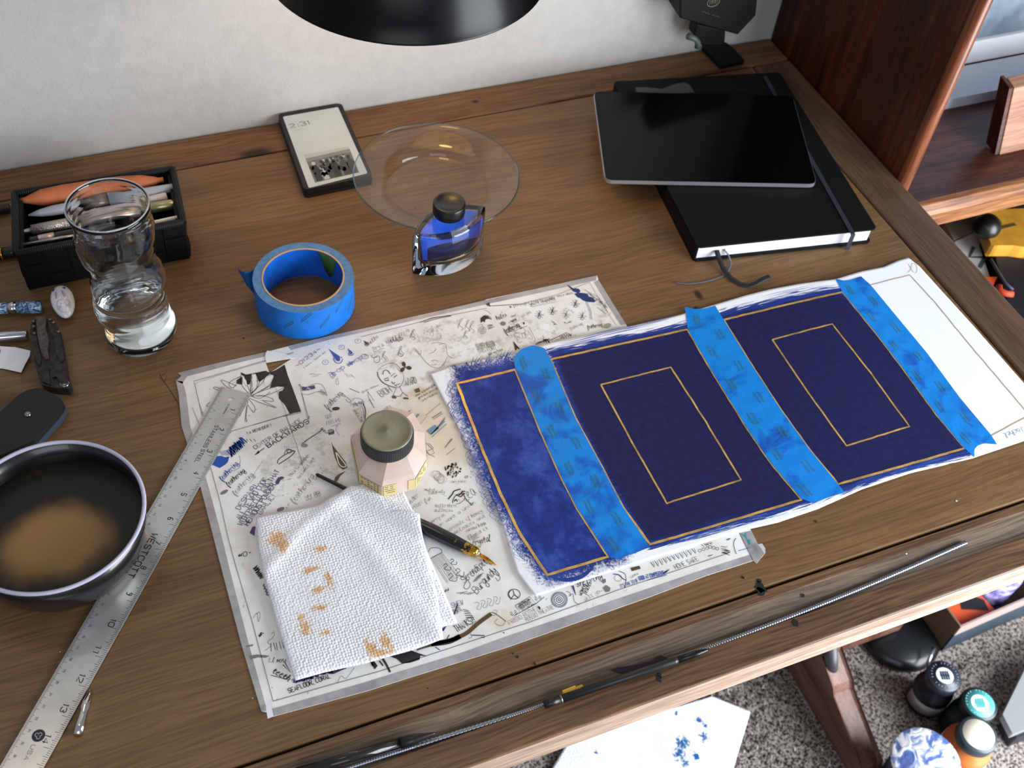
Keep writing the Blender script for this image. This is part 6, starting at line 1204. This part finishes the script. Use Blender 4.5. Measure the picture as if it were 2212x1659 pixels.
# ------------------------------------------------------------------ chrome nib at the lower left, rod, pens in the trough
na, nb2 = at(196, 1487, .0022), at(168, 1588, .0035); ns = thing('pen_nib', 'shiny chrome pointed pen nib beside the lower end of the ruler', 'nib', (na.x, na.y, 0))
b = MB(); b.rod(na, nb2, [(0, .0003), (.15, .0018), (.3, .0034), (.42, .0036), (.5, .0028), (.62, .0032), (.8, .0036), (1, .0033)], 28); b.build('shell', plain('mirror_chrome', (222, 216, 208), .08, 1), ns)
def troughz(y): return zt(0, y)
r0, r1 = at(2087, 1172), at(1529, 1400); r2 = at(1179, 1522); r3 = at(560, 1722)
rodt = thing('threaded_rod', 'long threaded steel rod lying in the pencil trough', 'rod', (.35, .312, -.004))
zr_ = .0004; A0, A1 = Vector((.638, .3215, zr_ + .0012)), Vector((-.06, .3165, zr_))
A1 = Vector((-.06, .3140, zr_)); path = [at(*p, z_) for p, z_ in (((2087, 1172), -.0005), ((1840, 1279), -.0015), ((1529, 1400), -.0022), ((1179, 1522), -.0024), ((900, 1611), -.0024), ((600, 1708), -.0024))]
sm_ = smooth(path, 90); b = MB(); tot = len(sm_); n = 8; rad = []
L0 = 0; 
pts = []; 
for i in range(tot - 1):
    seg = (sm_[i + 1] - sm_[i]).length; m_ = max(1, int(seg / .00060))
    for k in range(m_): pts.append(sm_[i].lerp(sm_[i + 1], k / m_))
b.tube(pts, [.0024 if (i // 1) % 3 else .0018 for i in range(len(pts))], n); b.build('thread', plain('zinc_thread', (150, 152, 160), .3, .9), rodt)
kz = .0062
pen_thing('ballpoint_pen', 'black pen lying on the threaded rod in the middle of the trough', 'pen', at(1176, 1522, .0036), at(1531, 1403, .0030), [('cap', plain('dull_black', (26, 26, 27), .4), [(0, .0030), (.09, .0032)]), ('ring', plain('dull_ring', (150, 140, 125), .3, .8), [(.091, .0034), (.10, .0034)]), ('barrel', plain('satin_black', (36, 35, 35), .35), [(.101, .0032), (.78, .0032), (.80, .0030)]), ('tip', plain('tip_black', (12, 12, 14), .3), [(.801, .0029), (.93, .0026), (.985, .0014), (1, .0008)])])
ca, cb_ = at(941, 1582, .0052), at(640, 1669, .0052)
ca.z = .0040; cb_.z = .0040
pen_thing('clear_pen', 'clear-barrelled pen with pointed black end at the bottom edge of the desk', 'pen', ca, cb_, [('tip', plain('black_tip_cone', (24, 24, 24), .35), [(0, .0005), (.02, .0012), (.14, .0036), (.26, .0044)]), ('barrel', glass('smoky_barrel', (170, 165, 160), .05, 1.45), [(.262, .0042), (1, .0042)]), ('refill', plain('refill_dark', (60, 56, 54), .5), [(.264, .0022), (.98, .0022)])])
yb_ = [W2(p, .003) for p in [(1214.5, 1491), (1243, 1480), (1245, 1491), (1218, 1501)]]; ybt = [W2(p, .003) for p in [(1243, 1482), (1257, 1476.5), (1261, 1480), (1246, 1490)]]
yc = thing('yellow_connector', 'small yellow plastic tip beside the black pen in the trough', 'plastic tip', (yb_[0][0], yb_[0][1], -.002)); ypm = plain('yellow_plastic_tip', (226, 176, 58), .4)
b = MB(); b.prism(yb_, -.0022, .0028); b.build('body', ypm, yc, bevel=.0006); b = MB(); b.prism(ybt, -.0018, .0016); b.build('nozzle', ypm, yc, bevel=.0004)

# ------------------------------------------------------------------ lamp shade over the back of the desk
LR = .131; lcx, lcy, lcz = .309, .923, .272
lamp = thing('desk_lamp', 'round black enamel lamp shade hanging over the back of the desk', 'lamp', (lcx, lcy, lcz))
b = MB(); b.lathe([(LR - .002, .0005), (LR, 0), (LR + .001, .001), (LR, .002), (LR - .004, .018), (LR - .013, .045), (LR - .030, .075), (.062, .098), (.034, .108), (.030, .112), (.030, .150), (0, .152)], (lcx, lcy, lcz), n=96)
lam = b.build('shade', plain('gloss_black_enamel', (5, 5, 6), .28, spec=.2), lamp); 
b = MB(); b.lathe([(.030, .106), (.060, .0965), (LR - .032, .0735), (LR - .015, .044), (LR - .006, .0175), (LR - .002, .0007)], (lcx, lcy, lcz), n=96); b.build('shade_lining', plain('white_enamel', (230, 226, 215), .4), lamp)
b = MB(); b.lathe([(0, .034), (.018, .040), (.029, .056), (.028, .070), (.016, .090), (.013, .104), (0, .105)], (lcx, lcy, lcz), n=32); bm = NT('lit_bulb'); bm.color((255, 240, 214)); bm.b.inputs['Emission Color'].default_value = lin((255, 206, 140)); bm.b.inputs['Emission Strength'].default_value = 16.0; b.build('bulb', bm.mat, lamp)
b = MB(); b.tube([(lcx, lcy, lcz + .15), (lcx - .02, lcy + .02, lcz + .24), (lcx - .1, 1.03, lcz + .55), (lcx - .1, 1.079, lcz + .6)], .006, 12); b.build('arm', plain('arm_black', (14, 14, 15), .4), lamp)

# ------------------------------------------------------------------ clip light in the corner
YK = 1.028; cl_ = thing('clip_light', 'black boxy lamp on a clip foot in the back corner of the desk', 'lamp', (.80, 1.05, 0)); kb = plain('matte_black_plastic', (8, 9, 9), .6, spec=.2)
fp = [at(x, y, YK, 1) for x, y in [(1469.6, -30), (1468.7, 40), (1530, 58), (1593.5, 76), (1633, 34), (1640, -30)]]; n = len(fp)
b = MB(); b.add([tuple(p) for p in fp] + [(p.x + .004, p.y + .040, p.z) for p in fp], [tuple(range(n)), tuple(range(2 * n - 1, n - 1, -1))] + [(i, n + i, n + (i + 1) % n, (i + 1) % n) for i in range(n)]); b.build('body', kb, cl_, bevel=.002)
b = MB(); np_ = [at(x, y, YK + .012, 1) for x, y in [(1506, 52), (1568, 66), (1566, 98), (1518, 100), (1500, 78)]]; n = len(np_); b.add([tuple(p) for p in np_] + [(p.x, p.y + .018, p.z) for p in np_], [tuple(range(n)), tuple(range(2 * n - 1, n - 1, -1))] + [(i, n + i, n + (i + 1) % n, (i + 1) % n) for i in range(n)]); b.build('neck', kb, cl_, bevel=.002)
b = MB(); b.prism([at(x, y, .006)[:2] for x, y in [(1516, 100), (1530, 92), (1568, 92), (1583, 103), (1609, 131), (1557, 142)]], .0006, .0062); b.build('foot', kb, cl_, bevel=.0015)
b = MB(); p0, p1, p2 = at(1487, 78, YK - .004, 1), at(1502, 84, YK - .004, 1), at(1507, 102, YK - .004, 1); b.tube([p0, p1, at(1508, 92, YK - .004, 1), p2], [.0045, .0034, .0036, .0042], 12); b.build('wing_nut', plain('grey_green_nut', (66, 78, 72), .5), cl_)
b = MB(); ce = at(1541, 4, YK - .0004, 1); ringp = [Vector((ce.x + .0085 * math.cos(a), YK - .0006, ce.z + .0062 * math.sin(a))) for a in [k * math.pi / 12 for k in range(25)]]
b.tube(ringp, .0004, 5)
for k in range(6): b.tube([Vector((ce.x - .005 + k * .002, YK - .0006, ce.z - .003)), Vector((ce.x - .005 + k * .002 + .0008 * (k % 2), YK - .0006, ce.z + .003))], .0003, 5)
for k in range(11):
    if k == 5: continue
    p = at(1517 + k * 3.6, 25 + k * 1.15, YK - .0005, 1); b.tube([p, p + Vector((.0008, 0, .0010 * (1 if k % 2 else -1)))], .0003, 5)
b.build('badge_print', plain('badge_olive', (134, 136, 100), .5), cl_, kind='stuff')

# ------------------------------------------------------------------ things on the carpet
def bottle(name, label, pxc, zt_, rc_, capc, ringc, bodyc, bodyr, ringr, extra=None):
    c_ = at(*pxc, zt_); t = thing(name, label, 'bottle', (c_.x, c_.y, FZ + .001)); z0 = FZ + .001
    b = MB(); b.lathe([(0, z0), (bodyr * .94, z0), (bodyr, z0 + .003), (bodyr, zt_ - .042), (bodyr * .93, zt_ - .034), (bodyr * .62, zt_ - .025), (bodyr * .60, zt_ - .018), (0, zt_ - .018)], (c_.x, c_.y, 0), n=48); bo = b.build('body', bodyc, t)
    b = MB(); b.lathe([(0, zt_ - .0178), (rc_, zt_ - .0178), (rc_ + .001, zt_ - .016), (rc_ + .0006, zt_ - .003), (rc_ - .001, zt_ - .0005), (0, zt_ - .0005)], (c_.x, c_.y, 0), n=56); cp_ = b.build('cap', capc, t)
    b = MB(); b.lathe([(rc_ * .84, zt_ - .0003), (rc_ * .84, zt_ + .0002), (0, zt_ + .0002)], (c_.x, c_.y, 0), n=40); d_ = b.build('cap_disc', ringc, cp_)
    return t, c_, bo, cp_
wdot = plain('white_print', (232, 238, 240), .5)
def capmark(c_, z, r, m1_, parent, ringm):
    b = MB(); b.flat([[(c_.x + r * .62 * math.cos(a), c_.y + r * .62 * math.sin(a)) for a in [k * math.pi / 14 for k in range(28)]]], z + .0004); b.build('white_dot', wdot, parent)
    b = MB(); s_ = r * .34; ang = -.35; u_, v_ = Vector((math.cos(ang), math.sin(ang))), Vector((-math.sin(ang), math.cos(ang)))
    for k in range(4): o_ = Vector((c_.x, c_.y)) + u_ * (k - 1.5) * s_ * .5; b.flat([[tuple(o_ + u_ * a * s_ * .19 + v_ * e_ * s_) for a, e_ in ((-1, -1), (1, -1), (1, 1), (-1, 1))]], z + .0008)
    b.flat([[tuple(Vector((c_.x, c_.y)) + u_ * a * s_ * 1.05 + v_ * e_ * s_ * .25) for a, e_ in ((-1, -1), (1, -1), (1, 1), (-1, 1))]], z + .0009); b.build('square_mark', m1_, parent, kind='stuff')
    b = MB()
    for k in range(26):
        if k % 7 == 6: continue
        a = k * .2417; p = Vector((math.cos(a), math.sin(a))); b.ribbon([tuple(Vector((c_.x, c_.y)) + p * r * .90), tuple(Vector((c_.x, c_.y)) + p * r * .99)], .0010, z + .0006)
    b.build('cap_lettering', ringm, parent, kind='stuff')
darkb = plain('navy_bottle', (20, 24, 34), .35); darkc = plain('slate_cap', (38, 44, 56), .35)
t, c_, bo, cp_ = bottle('paint_bottle', 'dark slate paint bottle with white square mark on its cap, nearest the desk', (2041, 1459.5), -.652, .0245, darkc, darkc, darkb, .0290, 0); capmark(c_, -.652, .0205, plain('mark_navy', (36, 44, 66), .5), cp_, plain('ring_print', (150, 160, 170), .6))
b = MB(); vs = []; 
for k in range(13):
    a = math.radians(150 + 130 * k / 12)
    for z in (FZ + .012, FZ + .036): vs.append((c_.x + .0293 * math.cos(a), c_.y + .0293 * math.sin(a), z))
b.add(vs, [(2 * k, 2 * k + 2, 2 * k + 3, 2 * k + 1) for k in range(12)], 0, True); b.build('label', plain('label_greige', (150, 146, 146), .6), t, solid=-.0003)
teal = plain('teal_disc', (84, 178, 176), .4); t, c_, bo, cp_ = bottle('paint_bottle', 'dark green paint bottle with teal cap disc, between the slate and orange bottles', (2116.8, 1519), -.652, .0255, plain('black_green_cap', (24, 40, 46), .35), teal, plain('green_bottle', (20, 48, 48), .35), .0290, 0); capmark(c_, -.652, .0208, plain('mark_teal', (70, 160, 160), .5), cp_, plain('ring_print2', (160, 210, 205), .6))
t, c_, bo, cp_ = bottle('paint_bottle', 'orange and white paint bottle with black-edged cream lid', (2114, 1586), -.640, .0268, plain('charcoal_cap', (52, 64, 70), .35), plain('cream_disc', (250, 244, 224), .4), plain('orange_paint_body', (206, 112, 52), .4), .0345, 0)
b = MB(); b.lathe([(.0347, FZ + .004), (.0352, FZ + .05), (.0347, FZ + .054)], (c_.x, c_.y, 0), n=40); b.build('wrap', plain('white_wrap', (235, 235, 240), .5), t)
hc_ = at(2002, 1643, -.62); hol = thing('foil_lid_tub', 'round tub with glittering silver-blue foil lid on the carpet', 'tub', (hc_.x, hc_.y, FZ + .001))
fo = NT('holographic_foil'); fv = fo.n('ShaderNodeTexNoise'); fo.l(fo.obj(), fv.inputs['Vector']); fv.inputs['Scale'].default_value = 45; fv.inputs['Distortion'].default_value = 1.6; fo.color(fo.ramp(fv.outputs['Fac'], [(.40, (96, 118, 182)), (.5, (168, 186, 226)), (.56, (250, 252, 255))])); fo.set(rough=.25, metal=.3); fo.bump(fv.outputs['Fac'], .6, .004)
b = MB(); b.lathe([(0, FZ + .001), (.034, FZ + .001), (.042, -.632), (0, -.632)], (hc_.x, hc_.y, 0), n=48); b.build('body', plain('navy_tub', (22, 26, 58), .4), hol)
b = MB(); b.lathe([(.0465, -.6315), (.0475, -.629), (.0475, -.621), (.046, -.6195), (0, -.6195)], (hc_.x, hc_.y, 0), n=64); b.build('lid', fo.mat, hol)
gb = [at(*p, FZ + .05) for p in [(2166, 1543), (2222, 1430), (2330, 1400), (2300, 1540), (2188, 1586)]]
gy = thing('grey_box', 'translucent grey plastic box at the right edge of the carpet', 'box', (gb[0].x, gb[0].y, FZ + .001)); b = MB(); b.prism([p[:2] for p in gb], FZ + .036, FZ + .05); b.build('lid', plain('frosted_grey', (134, 138, 140), .35), gy, bevel=.003); b = MB(); b.prism([(p.x + .012, p.y - .004) for p in gb], FZ + .001, FZ + .0355); b.build('base', plain('black_base', (28, 28, 34), .5), gy, bevel=.003)
# cardboard tray with things in it
ka, kb2, kc = at(2076, 1355, FZ + .09), at(2260, 1275, FZ + .09), at(2048, 1312, FZ + .09)
tray = thing('cardboard_tray', 'open cardboard tray with grey printed front behind the paint bottles', 'box', (ka.x, ka.y, FZ + .001))
kraft = plain('kraft_board', (104, 84, 66), .8, var=.06); ex_ = (kb2 - ka); ex_.z = 0; exn = ex_.normalized(); eyn = Vector((-exn.y, exn.x, 0)); LT, DT = .30, .16
def wallp(p, q, t_, z0, z1, nm, m): 
    d_ = (q - p).normalized(); nn = Vector((-d_.y, d_.x, 0)) * t_; b = MB(); b.prism([p[:2], q[:2], (q + nn)[:2], (p + nn)[:2]], z0, z1); return b.build(nm, m, tray)
c00, c10, c11, c01 = ka, ka + exn * LT, ka + exn * LT + eyn * DT, ka + eyn * DT
wallp(c00, c10, .003, FZ + .062, FZ + .09, 'front_panel', plain('greige_board', (150, 128, 122), .7)); wallp(c00 + Vector((0, 0, 0)), c10, .003, FZ + .010, FZ + .0618, 'printed_band', plain('slate_print_board', (40, 52, 64), .6))
wallp(c00 + eyn * .0035, c01, -.003, FZ + .002, FZ + .09, 'end_panel', kraft); wallp(c01, c11, -.003, FZ + .002, FZ + .09, 'back_panel', kraft)
b = MB(); b.prism([p[:2] for p in (c00 + eyn * .003, c10 + eyn * .003, c11, c01)], FZ + .002, FZ + .010); b.build('bottom', kraft, tray)
orp = thing('orange_packet', 'bright orange packet with black print in the cardboard tray', 'packet', (*(ka + exn * .03 + eyn * .05)[:2], FZ + .011)); b = MB(); P_ = [ka + exn * .012 + eyn * .008, ka + exn * .085 + eyn * .008, ka + exn * .075 + eyn * .10, ka + exn * .012 + eyn * .10]; b.prism([p[:2] for p in P_], FZ + .011, FZ + .070); b.build('packet', plain('orange_print', (232, 92, 48), .5), orp, bevel=.004); b = MB(); b.flat([[(ka + exn * s_ + eyn * t_)[:2] for s_, t_ in ((.035, .03), (.075, .012), (.08, .03), (.05, .06))]], FZ + .0706); b.build('black_print', plain('black_print_on_orange', (30, 26, 30), .6), orp)
rj = ka + exn * .118 + eyn * .055; rd_ = thing('purple_jar', 'round clear jar of purple glitter in the cardboard tray', 'jar', (rj.x, rj.y, FZ + .011)); gln = NT('purple_glitter'); gv_ = gln.n('ShaderNodeTexVoronoi'); gln.l(gln.obj(), gv_.inputs['Vector']); gv_.inputs['Scale'].default_value = 120; gln.color(gln.ramp(gln.noise(gln.obj(), 60, 4), [(.35, (60, 52, 120)), (.5, (140, 132, 196)), (.65, (210, 204, 236))])); gln.set(rough=.25)
b = MB(); b.lathe([(0, FZ + .011), (.034, FZ + .011), (.036, FZ + .015), (.036, FZ + .088), (0, FZ + .088)], (rj.x, rj.y, 0), n=40); b.build('body', gln.mat, rd_); b = MB(); b.lathe([(.0365, FZ + .088), (.037, FZ + .100), (.034, FZ + .103), (.026, FZ + .101), (0, FZ + .101)], (rj.x, rj.y, 0), n=40); b.build('lid', gln.mat, rd_)
bf = at(1980, 1375, FZ + .03); bin_ = thing('round_base', 'round black base standing on the carpet between the desk foot and the tray', 'base', (bf.x, bf.y, FZ + .001)); b = MB(); b.lathe([(0, FZ + .001), (.060, FZ + .001), (.064, FZ + .006), (.062, FZ + .016), (.05, FZ + .022), (.02, FZ + .026), (0, FZ + .026)], (bf.x - .010, bf.y + .020, 0), n=64); b.build('disc', plain('satin_black_base', (16, 18, 20), .3), bin_)
b = MB(); s0_, s1__ = at(2000, 1442, FZ + .03), at(2018, 1398, FZ + .045); b.tube([s0_, s1__], .0028, 8); tag(b.build('chrome_strip', plain('strip_chrome', (222, 228, 236), .2, 1), loc=s0_), 'short shiny chrome strip leaning beside the dark slate bottle', 'strip')
# towel on the carpet
ft = [at(*p, FZ + .012) for p in [(1155, 1720), (1235, 1590), (1538, 1504), (1622, 1536), (1560, 1740)]]
T2 = thing('paper_towel', 'white paper towel with blue ink spots lying on the carpet', 'paper towel', (ft[2].x, ft[2].y, FZ))
bl = [(at(x, y, FZ).x - ft[2].x, at(x, y, FZ).y - ft[2].y, r, r * 1.1) for x, y, r in [(1457, 1546, .006), (1505, 1563, .010), (1519, 1573, .006), (1516, 1598, .013), (1470, 1614, .020), (1463, 1636, .018), (1500, 1640, .010), (1478, 1655, .010), (1285, 1632, .006)]]
t2m = towel_mat('towel_paper_floor', (), bl); f_ = coons([ft[1][:2], ft[2][:2]], [ft[2][:2], ft[3][:2], ft[4][:2]], [ft[0][:2], ft[4][:2]], [ft[1][:2], ft[0][:2]])
b = MB(); b.grid(60, 60, lambda u, v: (lambda q: (q.x, q.y, FZ + .012 + .003 * noise.noise(Vector((q.x * 12, q.y * 12, 0)))))(f_(u, v))); b.build('sheet', t2m, T2, solid=.001)
